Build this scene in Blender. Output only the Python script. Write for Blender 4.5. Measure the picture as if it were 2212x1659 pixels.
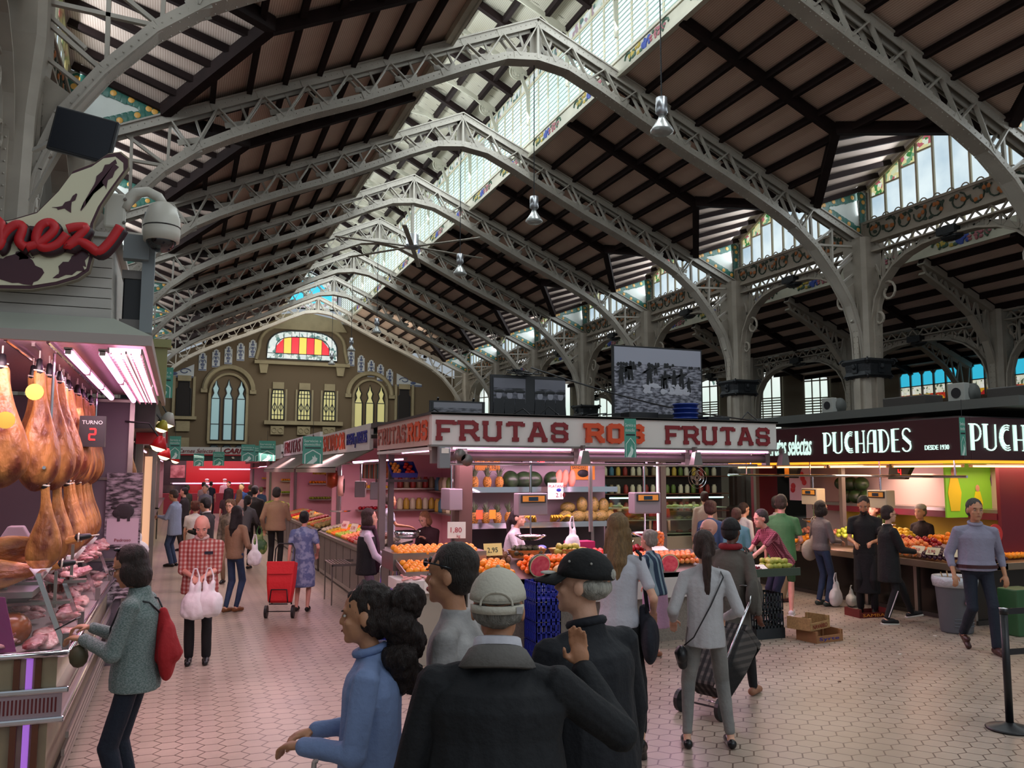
import bpy, math, random
from mathutils import Vector, Matrix, noise
random.seed(7)
for _o in list(bpy.data.objects): bpy.data.objects.remove(_o)
SC = bpy.context.scene
COL = SC.collection
V = Vector
PI = math.pi

# ---------------- camera, world, exposure ----------------
cam_data = bpy.data.cameras.new('camera')
cam = bpy.data.objects.new('camera', cam_data)
COL.objects.link(cam)
yaw, pit, rol = 0.36867, 0.102455, 0.002641
cam_data.sensor_width = 36.0
cam_data.lens = 1846.45/2212*36.0
cam_data.clip_start = 0.05
cam_data.clip_end = 400
cyw, syw, cpt, spt = math.cos(yaw), math.sin(yaw), math.cos(pit), math.sin(pit)
FW = V((syw*cpt, cyw*cpt, spt)); RG = V((cyw, -syw, 0)); UP = RG.cross(FW)
RG2 = RG*math.cos(rol)+UP*math.sin(rol); UP2 = -RG*math.sin(rol)+UP*math.cos(rol)
cam.matrix_world = Matrix(((RG2.x, UP2.x, -FW.x, 0), (RG2.y, UP2.y, -FW.y, 0), (RG2.z, UP2.z, -FW.z, 2.1), (0, 0, 0, 1)))
SC.camera = cam
SC.view_settings.view_transform = 'Standard'
SC.view_settings.look = 'None'
SC.view_settings.gamma = 1
SC.view_settings.use_curve_mapping = False
SC.view_settings.exposure = 0.0
world = bpy.data.worlds.new('world'); SC.world = world
world.use_nodes = True
world.node_tree.nodes['Background'].inputs[0].default_value = (0.80, 0.90, 1.0, 1)
world.node_tree.nodes['Background'].inputs[1].default_value = 0.42
SC.cycles.max_bounces = 6
SC.cycles.diffuse_bounces = 3
SC.cycles.glossy_bounces = 3
SC.cycles.transmission_bounces = 6
SC.cycles.transparent_max_bounces = 12
SC.cycles.sample_clamp_indirect = 4.0

def area(name, loc, size, power, color, direction, spread=PI):
    d = bpy.data.lights.new(name, 'AREA'); d.shape = 'RECTANGLE'
    d.size, d.size_y = size; d.energy = power; d.color = color; d.spread = spread
    o = bpy.data.objects.new(name, d); COL.objects.link(o)
    o.location = loc; o.rotation_euler = V(direction).to_track_quat('-Z', 'Y').to_euler()
    return o
# daylight coming in through the roof lantern and the dormer windows of the hall
DAY = (0.86, 0.95, 1.0)
for k in range(3):
    area('lantern_daylight', (9.9, 9+18*k, 13.9), (17, 2.0), 1050, DAY, (-1, 0, -0.5))
    area('lantern_daylight', (5.7, 9+18*k, 13.9), (17, 2.0), 760, DAY, (1, 0, -0.5))
    area('dormer_daylight', (17.7, 9+18*k, 10.0), (17, 1.2), 300, DAY, (-1, 0, -.1))
    area('dormer_daylight', (-2.2, 9+18*k, 10.0), (17, 1.2), 300, DAY, (1, 0, -.1))
# the part of the hall behind the camera is open to the glazed dome
area('dome_daylight', (8, -9, 12), (16, 10), 900, DAY, (0.1, 0.8, -0.8))

# ---------------- materials ----------------
_M = {}
def lin(c):
    if isinstance(c, str):
        c = [int(c[i:i+2], 16)/255 for i in (0, 2, 4)]
        c = [x/12.92 if x <= .04045 else ((x+.055)/1.055)**2.4 for x in c]
    return tuple(c[:3])+(1,)
def nt(m):
    return m.node_tree.nodes, m.node_tree.links
def mat(name, color='808080', rough=.6, metal=0., emit=0., ecol=None, var=0., vscale=4., vcol=None, bump=0., bscale=40., alpha=1., trans=0., spec=None, stretch=None, coat=0.):
    if name in _M: return _M[name]
    m = bpy.data.materials.new(name); m.use_nodes = True
    N, L = nt(m); b = N['Principled BSDF']
    b.inputs['Base Color'].default_value = lin(color)
    b.inputs['Roughness'].default_value = rough
    b.inputs['Metallic'].default_value = metal
    if spec is not None: b.inputs['Specular IOR Level'].default_value = spec
    if trans: b.inputs['Transmission Weight'].default_value = trans
    if coat: b.inputs['Coat Weight'].default_value = coat
    if alpha < 1: b.inputs['Alpha'].default_value = alpha
    if emit:
        b.inputs['Emission Color'].default_value = lin(ecol or color); b.inputs['Emission Strength'].default_value = emit
    if var or bump:
        tc = N.new('ShaderNodeTexCoord'); mp = N.new('ShaderNodeMapping')
        L.new(tc.outputs['Object'], mp.inputs[0])
        if stretch: mp.inputs['Scale'].default_value = stretch
    if var:
        n = N.new('ShaderNodeTexNoise'); n.inputs['Scale'].default_value = vscale; n.inputs['Detail'].default_value = 4
        L.new(mp.outputs[0], n.inputs['Vector'])
        r = N.new('ShaderNodeValToRGB'); r.color_ramp.elements[0].position = .35; r.color_ramp.elements[1].position = .65
        c = lin(color); c2 = lin(vcol) if vcol else tuple(x*(1-var) for x in c[:3])+(1,)
        r.color_ramp.elements[0].color = c2; r.color_ramp.elements[1].color = c
        L.new(n.outputs['Fac'], r.inputs[0]); L.new(r.outputs[0], b.inputs['Base Color'])
    if bump:
        n2 = N.new('ShaderNodeTexNoise'); n2.inputs['Scale'].default_value = bscale; n2.inputs['Detail'].default_value = 3
        L.new(mp.outputs[0], n2.inputs['Vector'])
        bp = N.new('ShaderNodeBump'); bp.inputs['Strength'].default_value = bump; bp.inputs['Distance'].default_value = .02
        L.new(n2.outputs['Fac'], bp.inputs['Height']); L.new(bp.outputs[0], b.inputs['Normal'])
    _M[name] = m
    return m
def glass_mat(name, color=(1, 1, 1), fac=.12):
    if name in _M: return _M[name]
    m = bpy.data.materials.new(name); m.use_nodes = True; N, L = nt(m)
    for n in list(N):
        if n.type != 'OUTPUT_MATERIAL': N.remove(n)
    t = N.new('ShaderNodeBsdfTransparent'); t.inputs[0].default_value = tuple(color)+(1,)
    g = N.new('ShaderNodeBsdfGlossy'); g.inputs['Roughness'].default_value = .05
    x = N.new('ShaderNodeMixShader'); x.inputs[0].default_value = fac
    L.new(t.outputs[0], x.inputs[1]); L.new(g.outputs[0], x.inputs[2]); L.new(x.outputs[0], N['Material Output'].inputs[0])
    _M[name] = m
    return m
def pattern(name, kind, c1, c2, scale=10., rough=.7, c3=None, axis=(1, 1, 1), thr=.5, bump=.3, metal=0.):
    """procedural patterned material: kind in stripes, plaid, bricks, blotch, boards, cells"""
    if name in _M: return _M[name]
    m = bpy.data.materials.new(name); m.use_nodes = True; N, L = nt(m); b = N['Principled BSDF']
    b.inputs['Roughness'].default_value = rough; b.inputs['Metallic'].default_value = metal
    tc = N.new('ShaderNodeTexCoord'); mp = N.new('ShaderNodeMapping'); L.new(tc.outputs['Object'], mp.inputs[0])
    mp.inputs['Scale'].default_value = axis
    def wave(d, sc, dist=0):
        w = N.new('ShaderNodeTexWave'); w.bands_direction = d; w.inputs['Scale'].default_value = sc; w.inputs['Distortion'].default_value = dist
        L.new(mp.outputs[0], w.inputs['Vector']); return w.outputs['Fac']
    def ramp(src, a, bb, p0, p1, const=False):
        r = N.new('ShaderNodeValToRGB'); e = r.color_ramp.elements
        e[0].position, e[1].position = p0, p1; e[0].color, e[1].color = lin(a), lin(bb)
        if const: r.color_ramp.interpolation = 'CONSTANT'
        L.new(src, r.inputs[0]); return r.outputs[0]
    if kind == 'stripes':
        out = ramp(wave('X', scale), c1, c2, thr-.05, thr+.05)
    elif kind == 'plaid':
        a = ramp(wave('X', scale), c1, c2, .35, .75); bb = ramp(wave('Z', scale), c1, c2, .35, .75)
        x = N.new('ShaderNodeMixRGB'); x.blend_type = 'MULTIPLY'; x.inputs[0].default_value = .85
        L.new(a, x.inputs[1]); L.new(bb, x.inputs[2]); out = x.outputs[0]
    elif kind == 'blotch':
        n = N.new('ShaderNodeTexNoise'); n.inputs['Scale'].default_value = scale; n.inputs['Detail'].default_value = 3
        L.new(mp.outputs[0], n.inputs['Vector']); out = ramp(n.outputs['Fac'], c1, c2, thr-.06, thr+.06)
    elif kind == 'cells':
        n = N.new('ShaderNodeTexVoronoi'); n.inputs['Scale'].default_value = scale
        L.new(mp.outputs[0], n.inputs['Vector']); out = ramp(n.outputs['Distance'], c1, c2, thr-.08, thr+.08)
    elif kind == 'boards':
        wv = wave('X', scale); out = ramp(wv, c2, c1, .02, .12)
    elif kind == 'bricks':
        n = N.new('ShaderNodeTexBrick'); n.inputs['Scale'].default_value = scale
        n.inputs['Color1'].default_value = lin(c1); n.inputs['Color2'].default_value = lin(c3 or c1); n.inputs['Mortar'].default_value = lin(c2)
        n.inputs['Mortar Size'].default_value = .012
        L.new(mp.outputs[0], n.inputs['Vector']); out = n.outputs['Color']
    L.new(out, b.inputs['Base Color'])
    if bump:
        n2 = N.new('ShaderNodeTexNoise'); n2.inputs['Scale'].default_value = 60
        L.new(tc.outputs['Object'], n2.inputs['Vector'])
        bp = N.new('ShaderNodeBump'); bp.inputs['Strength'].default_value = bump; bp.inputs['Distance'].default_value = .01
        L.new(n2.outputs['Fac'], bp.inputs['Height']); L.new(bp.outputs[0], b.inputs['Normal'])
    _M[name] = m
    return m

# ---------------- mesh building ----------------
class MB:
    def __init__(s): s.v = []; s.f = []; s.mi = []; s.m = 0
    def add(s, vs, fs):
        n = len(s.v); s.v += [tuple(p) for p in vs]; s.f += [tuple(i+n for i in f) for f in fs]; s.mi += [s.m]*len(fs)
        return s
    def box(s, a, b):
        (x0, y0, z0), (x1, y1, z1) = a, b
        return s.add([(x0, y0, z0), (x1, y0, z0), (x1, y1, z0), (x0, y1, z0), (x0, y0, z1), (x1, y0, z1), (x1, y1, z1), (x0, y1, z1)],
                     [(0, 3, 2, 1), (4, 5, 6, 7), (0, 1, 5, 4), (1, 2, 6, 5), (2, 3, 7, 6), (3, 0, 4, 7)])
    def cbox(s, c, d, rz=0, rx=0, ry=0):
        R = Matrix.Rotation(rz, 3, 'Z') @ Matrix.Rotation(rx, 3, 'X') @ Matrix.Rotation(ry, 3, 'Y'); c = V(c)
        P = [c+R@V((sx*d[0]/2, sy*d[1]/2, sz*d[2]/2)) for sz in (-1, 1) for sx, sy in ((-1, -1), (1, -1), (1, 1), (-1, 1))]
        return s.add(P, [(0, 3, 2, 1), (4, 5, 6, 7), (0, 1, 5, 4), (1, 2, 6, 5), (2, 3, 7, 6), (3, 0, 4, 7)])
    def quad(s, *p): return s.add(p, [tuple(range(len(p)))])
    def bar(s, p, q, w, h, up=(0, 0, 1)):
        p, q = V(p), V(q); t = (q-p).normalized(); x = t.cross(V(up))
        if x.length < 1e-4: x = t.cross(V((1, 0, 0)))
        x.normalize(); y = x.cross(t)
        P = [o+x*a*w/2+y*b*h/2 for o in (p, q) for a, b in ((-1, -1), (1, -1), (1, 1), (-1, 1))]
        return s.add(P, [(0, 3, 2, 1), (4, 5, 6, 7), (0, 1, 5, 4), (1, 2, 6, 5), (2, 3, 7, 6), (3, 0, 4, 7)])
    def path(s, pts, w, h, up=(0, 0, 1)):
        for a, b in zip(pts, pts[1:]): s.bar(a, b, w, h, up)
        return s
    def rings(s, R, caps=True, closed=False):
        n = len(R[0]); vs = [p for r in R for p in r]; fs = []
        m = len(R)
        for i in range(m if closed else m-1):
            j = (i+1) % m
            for k in range(n):
                l = (k+1) % n; fs.append((i*n+k, i*n+l, j*n+l, j*n+k))
        if caps and not closed: fs += [tuple(range(n-1, -1, -1)), tuple((m-1)*n+k for k in range(n))]
        return s.add(vs, fs)
    def tube(s, pts, r, n=8, closed=False, caps=True):
        pts = [V(p) for p in pts]; m = len(pts); rs = r if isinstance(r, (list, tuple)) else [r]*m; R = []; x = None
        for i, p in enumerate(pts):
            a = pts[i-1] if (i or closed) else p; b = pts[(i+1) % m] if (i < m-1 or closed) else p
            t = (b-a).normalized()
            if x is None:
                x = t.orthogonal().normalized()
            x = (x-t*x.dot(t)).normalized() if (x-t*x.dot(t)).length > 1e-5 else t.orthogonal().normalized()
            y = t.cross(x)
            R.append([p+(x*math.cos(2*PI*k/n)+y*math.sin(2*PI*k/n))*rs[i] for k in range(n)])
        return s.rings(R, caps, closed)
    def lathe(s, prof, c=(0, 0, 0), n=16, M=None, caps=True):
        c = V(c); R = []
        for r, z in prof:
            ring = [V((r*math.cos(2*PI*k/n), r*math.sin(2*PI*k/n), z)) for k in range(n)]
            if M: ring = [M@p for p in ring]
            R.append([c+p for p in ring])
        return s.rings(R, caps)
    def ball(s, c, r, n=10, m=7, M=None):
        if not isinstance(r, (tuple, list, Vector)): r = (r, r, r)
        c = V(c); R = []
        for i in range(m+1):
            a = -PI/2+PI*i/m; cr = max(math.cos(a), .02)
            ring = [V((r[0]*cr*math.cos(2*PI*k/n), r[1]*cr*math.sin(2*PI*k/n), r[2]*math.sin(a))) for k in range(n)]
            if M: ring = [M@p for p in ring]
            R.append([c+p for p in ring])
        return s.rings(R)
    def cap(s, p, q, r0, r1, n=10):
        """closed tapered capsule"""
        p, q = V(p), V(q); d = q-p; L = max(d.length, 1e-4); t = d/L; x = t.orthogonal().normalized(); y = t.cross(x); R = []
        for a in (-80, -50, -20): R.append((p+t*r0*math.sin(math.radians(a)), r0*math.cos(math.radians(a))))
        for a in (20, 50, 80): R.append((q+t*r1*math.sin(math.radians(a)), r1*math.cos(math.radians(a))))
        return s.rings([[c+(x*math.cos(2*PI*k/n)+y*math.sin(2*PI*k/n))*r for k in range(n)] for c, r in R])
    def prism(s, pts, o, X, Y, d):
        """polygon pts (2D) in plane o+X*u+Y*v, extruded by vector d"""
        o, X, Y, d = V(o), V(X), V(Y), V(d); n = len(pts)
        a = [o+X*u+Y*v for u, v in pts]; b = [p+d for p in a]
        return s.add(a+b, [tuple(range(n-1, -1, -1)), tuple(range(n, 2*n))]+[(i, (i+1) % n, n+(i+1) % n, n+i) for i in range(n)])
    def mesh(s, name, mats, smooth=False):
        me = bpy.data.meshes.new(name); me.from_pydata(s.v, [], s.f)
        for m in (mats if isinstance(mats, (list, tuple)) else [mats]): me.materials.append(m)
        if any(s.mi): me.polygons.foreach_set('material_index', s.mi)
        me.update()
        if smooth: me.polygons.foreach_set('use_smooth', [True]*len(me.polygons))
        return me
    def build(s, name, mats, parent=None, smooth=False, loc=None, rz=0, bevel=0, label=None):
        o = bpy.data.objects.new(name, s.mesh(name, mats, smooth)); COL.objects.link(o)
        if parent: o.parent = parent
        if loc is not None: o.location = loc
        if rz: o.rotation_euler.z = rz
        if bevel:
            b = o.modifiers.new('bevel', 'BEVEL'); b.width = bevel; b.segments = 2; b.limit_method = 'ANGLE'
        if label: o['label'] = label
        return o
def empty(name, loc=(0, 0, 0), rz=0.):
    o = bpy.data.objects.new(name, None); COL.objects.link(o); o.location = loc; o.rotation_euler.z = rz
    o.empty_display_size = .1
    return o
def tag(o, label, cat, group=None):
    o['label'] = label; o['category'] = cat
    if group: o['group'] = group
    return o
def struct(o): o['kind'] = 'structure'; return o
def dup(o, loc=None, rot=None, label=None, group=None, parent=None, scale=None):
    c = o.copy(); COL.objects.link(c)
    if parent: c.parent = parent
    for ch in o.children: dup(ch, parent=c)
    if loc is not None: c.location = loc
    if rot is not None: c.rotation_euler = rot
    if scale is not None: c.scale = scale if isinstance(scale, (tuple, list)) else (scale,)*3
    if label: c['label'] = label
    if group: c['group'] = group
    return c
def remeshed(mb, name, mats, vox, smooth=2, parent=None, wr=0., wfreq=7., wst=(1, 1, .45), label=None):
    """union of closed primitives as one continuous surface"""
    tmp = bpy.data.objects.new('tmp', mb.mesh('tmp', mats)); COL.objects.link(tmp)
    r = tmp.modifiers.new('r', 'REMESH'); r.mode = 'VOXEL'; r.voxel_size = vox; r.use_smooth_shade = True
    if smooth:
        q = tmp.modifiers.new('s', 'SMOOTH'); q.iterations = smooth; q.factor = .5
    dg = bpy.context.evaluated_depsgraph_get(); dg.update()
    me = bpy.data.meshes.new_from_object(tmp.evaluated_get(dg)); me.name = name
    bpy.data.objects.remove(tmp)
    if wr:
        sd = random.random()*50
        nv = [Vector(v.normal) for v in me.vertices]
        for v, n in zip(me.vertices, nv):
            p = V((v.co.x*wst[0], v.co.y*wst[1], v.co.z*wst[2]))*wfreq+V((sd, 0, 0))
            v.co += n*wr*(noise.noise(p)+.5*noise.noise(p*2.3))
    for p in me.polygons: p.use_smooth = True
    if not me.materials:
        for m in (mats if isinstance(mats, (list, tuple)) else [mats]): me.materials.append(m)
    o = bpy.data.objects.new(name, me); COL.objects.link(o)
    if parent: o.parent = parent
    if label: o['label'] = label
    return o

# ---------------- lettering ----------------
def text(name, body, size, mats, o, X, Y, ext=.004, parent=None, align='LEFT', fit=None, shear=0., bold=0.):
    """text lying in plane o + X*u + Y*v"""
    cu = bpy.data.curves.new('t', 'FONT'); cu.body = body; cu.size = size; cu.extrude = ext; cu.align_x = align; cu.shear = shear; cu.offset = bold; cu.resolution_u = 2
    t = bpy.data.objects.new('t', cu); COL.objects.link(t)
    dg = bpy.context.evaluated_depsgraph_get(); dg.update()
    me = bpy.data.meshes.new_from_object(t.evaluated_get(dg)); me.name = name
    bpy.data.objects.remove(t)
    xs = [v.co.x for v in me.vertices]; ys = [v.co.y for v in me.vertices]
    sx = sy = 1.
    if fit:
        sx = fit[0]/max(max(xs)-min(xs), 1e-5); sy = fit[1]/max(max(ys)-min(ys), 1e-5) if fit[1] else sx
    x0, y0 = (min(xs), min(ys)) if fit else (0, 0)
    X, Y = V(X).normalized(), V(Y).normalized(); Z = X.cross(Y); o = V(o)
    for v in me.vertices: v.co = o+X*(v.co.x-x0)*sx+Y*(v.co.y-y0)*sy+Z*v.co.z
    me.materials.clear(); me.materials.append(mats)
    ob = bpy.data.objects.new(name, me); COL.objects.link(ob)
    if parent: ob.parent = parent
    return ob
# ---------------- geometry of the hall ----------------
CX = 7.81; HW = 10.13; ZP = 13.24; ZV = 8.68; SL = (ZP-ZV)/HW; Y0 = 0.65; BAY = 6.0
LX = 2.31; LZ = ZP-SL*LX                       # half width of the lantern opening and its height on the roof
BAYS = range(0, 10)                            # bay k spans Y0+6k .. Y0+6k+6
m_iron = mat('painted_iron', 'A9A297', .5, 0, var=.18, vscale=1.3, bump=.15, bscale=30)
m_iron2 = mat('painted_iron_pale', 'A0978A', .55, 0, var=.18, vscale=2)
m_dark = mat('dark_stained_beam', '241716', .85, spec=.2, var=.3, vscale=3)
m_cream = mat('cream_paint', 'C9C4B2', .6, var=.25, vscale=1.1, bump=.1)
m_castiron = mat('black_cast_iron', '23262A', .45, .3, bump=.5, bscale=25)
# ceiling boards
def boards(name, c1, c2, c3, peel=None):
    m = bpy.data.materials.new(name); m.use_nodes = True; N, L = nt(m); b = N['Principled BSDF']; b.inputs['Roughness'].default_value = .65
    tc = N.new('ShaderNodeTexCoord'); w = N.new('ShaderNodeTexWave'); w.bands_direction = 'X'; w.inputs['Scale'].default_value = 7
    mp = N.new('ShaderNodeMapping'); L.new(tc.outputs['Object'], mp.inputs[0]); L.new(mp.outputs[0], w.inputs['Vector'])
    r = N.new('ShaderNodeValToRGB'); r.color_ramp.elements[0].position = .0; r.color_ramp.elements[1].position = .16
    r.color_ramp.elements[0].color = lin(c2); r.color_ramp.elements[1].color = (1, 1, 1, 1); L.new(w.outputs['Fac'], r.inputs[0])
    n = N.new('ShaderNodeTexNoise'); n.inputs['Scale'].default_value = .8; n.inputs['Detail'].default_value = 5; L.new(tc.outputs['Object'], n.inputs['Vector'])
    r2 = N.new('ShaderNodeValToRGB'); r2.color_ramp.elements[0].position = .3; r2.color_ramp.elements[1].position = .7
    r2.color_ramp.elements[0].color = lin(c3); r2.color_ramp.elements[1].color = lin(c1); L.new(n.outputs['Fac'], r2.inputs[0])
    x = N.new('ShaderNodeMixRGB'); x.blend_type = 'MULTIPLY'; x.inputs[0].default_value = 1; L.new(r2.outputs[0], x.inputs[1]); L.new(r.outputs[0], x.inputs[2])
    out = x.outputs[0]
    if peel:
        n3 = N.new('ShaderNodeTexNoise'); n3.inputs['Scale'].default_value = 1.6; n3.inputs['Detail'].default_value = 6
        m3 = N.new('ShaderNodeMapping'); m3.inputs['Scale'].default_value = (.7, 3, 1); L.new(tc.outputs['Object'], m3.inputs[0]); L.new(m3.outputs[0], n3.inputs['Vector'])
        r3 = N.new('ShaderNodeValToRGB'); r3.color_ramp.elements[0].position = .62; r3.color_ramp.elements[1].position = .64
        r3.color_ramp.elements[0].color = (0, 0, 0, 1); r3.color_ramp.elements[1].color = (1, 1, 1, 1); L.new(n3.outputs['Fac'], r3.inputs[0])
        y = N.new('ShaderNodeMixRGB'); L.new(r3.outputs[0], y.inputs[0]); L.new(out, y.inputs[1]); y.inputs[2].default_value = lin(peel); out = y.outputs[0]
    L.new(out, b.inputs['Base Color']); return m
m_board = boards('ceiling_boards', 'DEC4B2', 'C4A998', 'CBB09F')
m_board_pale = boards('lantern_boards', 'DCD6C6', 'C6C0B0', 'CDC5B2', '8B8374')
m_board_aisle = boards('aisle_boards', 'D8C4B8', 'B8A295', 'C2AC9F')
# daylight through panes
def sky_pane(name, c1, c2, strength, scale=.25, ribs=0.):
    m = bpy.data.materials.new(name); m.use_nodes = True; N, L = nt(m)
    for n in list(N):
        if n.type != 'OUTPUT_MATERIAL': N.remove(n)
    e = N.new('ShaderNodeEmission'); e.inputs['Strength'].default_value = strength
    tc = N.new('ShaderNodeTexCoord'); n = N.new('ShaderNodeTexNoise'); n.inputs['Scale'].default_value = scale; n.inputs['Detail'].default_value = 4
    L.new(tc.outputs['Object'], n.inputs['Vector']); r = N.new('ShaderNodeValToRGB'); r.color_ramp.elements[0].position = .35; r.color_ramp.elements[1].position = .65
    r.color_ramp.elements[0].color = lin(c1); r.color_ramp.elements[1].color = lin(c2); L.new(n.outputs['Fac'], r.inputs[0]); L.new(r.outputs[0], e.inputs['Color'])
    L.new(e.outputs[0], N['Material Output'].inputs[0]); return m
m_sky_l = sky_pane('bright_lantern_pane', 'D8F2EC', 'F4FFFF', 1.25)
m_sky_d = sky_pane('clouded_sky_pane', 'B6CEDD', 'E6F6FA', 1.0, .6)
m_sky_w = sky_pane('white_window_pane', 'DDEFE6', 'FFFFFF', 1.05)
def stained(name, cols, scale, strength=.8):
    m = bpy.data.materials.new(name); m.use_nodes = True; N, L = nt(m)
    for n in list(N):
        if n.type != 'OUTPUT_MATERIAL': N.remove(n)
    e = N.new('ShaderNodeEmission'); e.inputs['Strength'].default_value = strength
    tc = N.new('ShaderNodeTexCoord'); n = N.new('ShaderNodeTexVoronoi'); n.inputs['Scale'].default_value = scale
    L.new(tc.outputs['Object'], n.inputs['Vector']); s = N.new('ShaderNodeSeparateXYZ'); L.new(n.outputs['Color'], s.inputs[0])
    r = N.new('ShaderNodeValToRGB'); r.color_ramp.interpolation = 'CONSTANT'
    while len(r.color_ramp.elements) < len(cols): r.color_ramp.elements.new(.5)
    for i, c in enumerate(cols): r.color_ramp.elements[i].position = i/len(cols); r.color_ramp.elements[i].color = lin(c)
    L.new(s.outputs['X'], r.inputs[0]); L.new(r.outputs[0], e.inputs['Color']); L.new(e.outputs[0], N['Material Output'].inputs[0]); return m
m_stain = stained('stained_glass_floral', ['E8E2A8', 'DCE8C0', '4E8F52', 'E8E2A8', 'C46A74', 'EAF4E0', '7FB08A'], 9)
m_stain2 = stained('stained_glass_pale', ['EAF2EA', 'DDEBE6', 'C8DCCB', 'F2F6EE', 'B9A6B0', 'EAF4F4', '6F8C86'], 7, .85)

# ---------------- floor ----------------
def floor_mat():
    m = bpy.data.materials.new('hexagon_floor_tiles'); m.use_nodes = True; N, L = nt(m); b = N['Principled BSDF']
    tc = N.new('ShaderNodeTexCoord')
    # elongated hexagons: two offset rows, distance to the cell border by a pair of lattices
    mp = N.new('ShaderNodeMapping'); L.new(tc.outputs['Object'], mp.inputs[0]); mp.inputs['Scale'].default_value = (1/.31, 1/.17, 1)
    def vm(op, a, bb=None, const=None):
        n = N.new('ShaderNodeVectorMath'); n.operation = op; L.new(a, n.inputs[0])
        if bb is not None: L.new(bb, n.inputs[1])
        if const is not None: n.inputs[1].default_value = const
        return n
    def fm(op, a, bb=None, const=None):
        n = N.new('ShaderNodeMath'); n.operation = op
        L.new(a, n.inputs[0])
        if bb is not None: L.new(bb, n.inputs[1])
        if const is not None: n.inputs[1].default_value = const
        return n.outputs[0]
    def cell(off):
        a = vm('ADD', mp.outputs[0], const=(off[0]+1000, off[1]+1000, 0)); fr = vm('FRACTION', a.outputs[0]); c = vm('SUBTRACT', fr.outputs[0], const=(.5, .5, 0))
        s = N.new('ShaderNodeSeparateXYZ'); L.new(c.outputs[0], s.inputs[0])
        ax = fm('ABSOLUTE', s.outputs['X']); ay = fm('ABSOLUTE', s.outputs['Y'])
        # hexagon metric, long axis X : max(ay*2, ax*a + ay*b)
        d = fm('MAXIMUM', fm('MULTIPLY', ay, const=2.0), fm('ADD', fm('MULTIPLY', ax, const=2.857), fm('MULTIPLY', ay, const=1.143)))
        return d
    d = fm('MINIMUM', cell((0, 0)), cell((.5, .5)))
    g = fm('GREATER_THAN', d, const=.935)
    n = N.new('ShaderNodeTexNoise'); n.inputs['Scale'].default_value = 1.3; n.inputs['Detail'].default_value = 5; L.new(tc.outputs['Object'], n.inputs['Vector'])
    r = N.new('ShaderNodeValToRGB'); r.color_ramp.elements[0].position = .3; r.color_ramp.elements[1].position = .7
    r.color_ramp.elements[0].color = lin('988A7C'); r.color_ramp.elements[1].color = lin('B3A292'); L.new(n.outputs['Fac'], r.inputs[0])
    x = N.new('ShaderNodeMixRGB'); L.new(g, x.inputs[0]); L.new(r.outputs[0], x.inputs[1]); x.inputs[2].default_value = lin('5C4C42')
    L.new(x.outputs[0], b.inputs['Base Color'])
    rr = N.new('ShaderNodeMapRange'); L.new(n.outputs['Fac'], rr.inputs['Value']); rr.inputs['To Min'].default_value = .22; rr.inputs['To Max'].default_value = .42
    L.new(rr.outputs[0], b.inputs['Roughness'])
    bp = N.new('ShaderNodeBump'); bp.inputs['Strength'].default_value = .3; bp.inputs['Distance'].default_value = .004; bp.invert = True
    L.new(g, bp.inputs['Height']); L.new(bp.outputs[0], b.inputs['Normal'])
    return m
struct(MB().box((-12, -12, -.1), (44, 60, 0)).build('floor', floor_mat()))

# ---------------- main roof: one slope, mirrored for the other ----------------
rz_ = lambda dx: ZP-SL*dx
yA, yB = Y0-6, Y0+6*10-1.2
DX1 = 8.40                                   # where the dormer valleys start on the truss
dorm_top = 6.55                              # dormer ridge meets the roof here
def slope_mesh(side):
    """roof boards of one slope with the dormer triangles cut out"""
    mb = MB(); P = lambda dx, y, dz=.16: (CX+side*dx, y, rz_(dx)+dz)
    for k in range(-1, 10):
        y0 = Y0+6*k; y1 = min(y0+6, yB)
        if y1 <= y0: continue
        ym = y0+3
        mb.quad(P(LX, y0), P(LX, y1), P(dorm_top, y1), P(dorm_top, y0))
        mb.quad(P(dorm_top, y0), P(dorm_top, ym), P(DX1+.1, y0+.2), P(DX1+.1, y0))
        if y1-y0 > 5.9: mb.quad(P(dorm_top, ym), P(dorm_top, y1), P(DX1+.1, y1), P(DX1+.1, y1-.2))
    return mb
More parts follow.
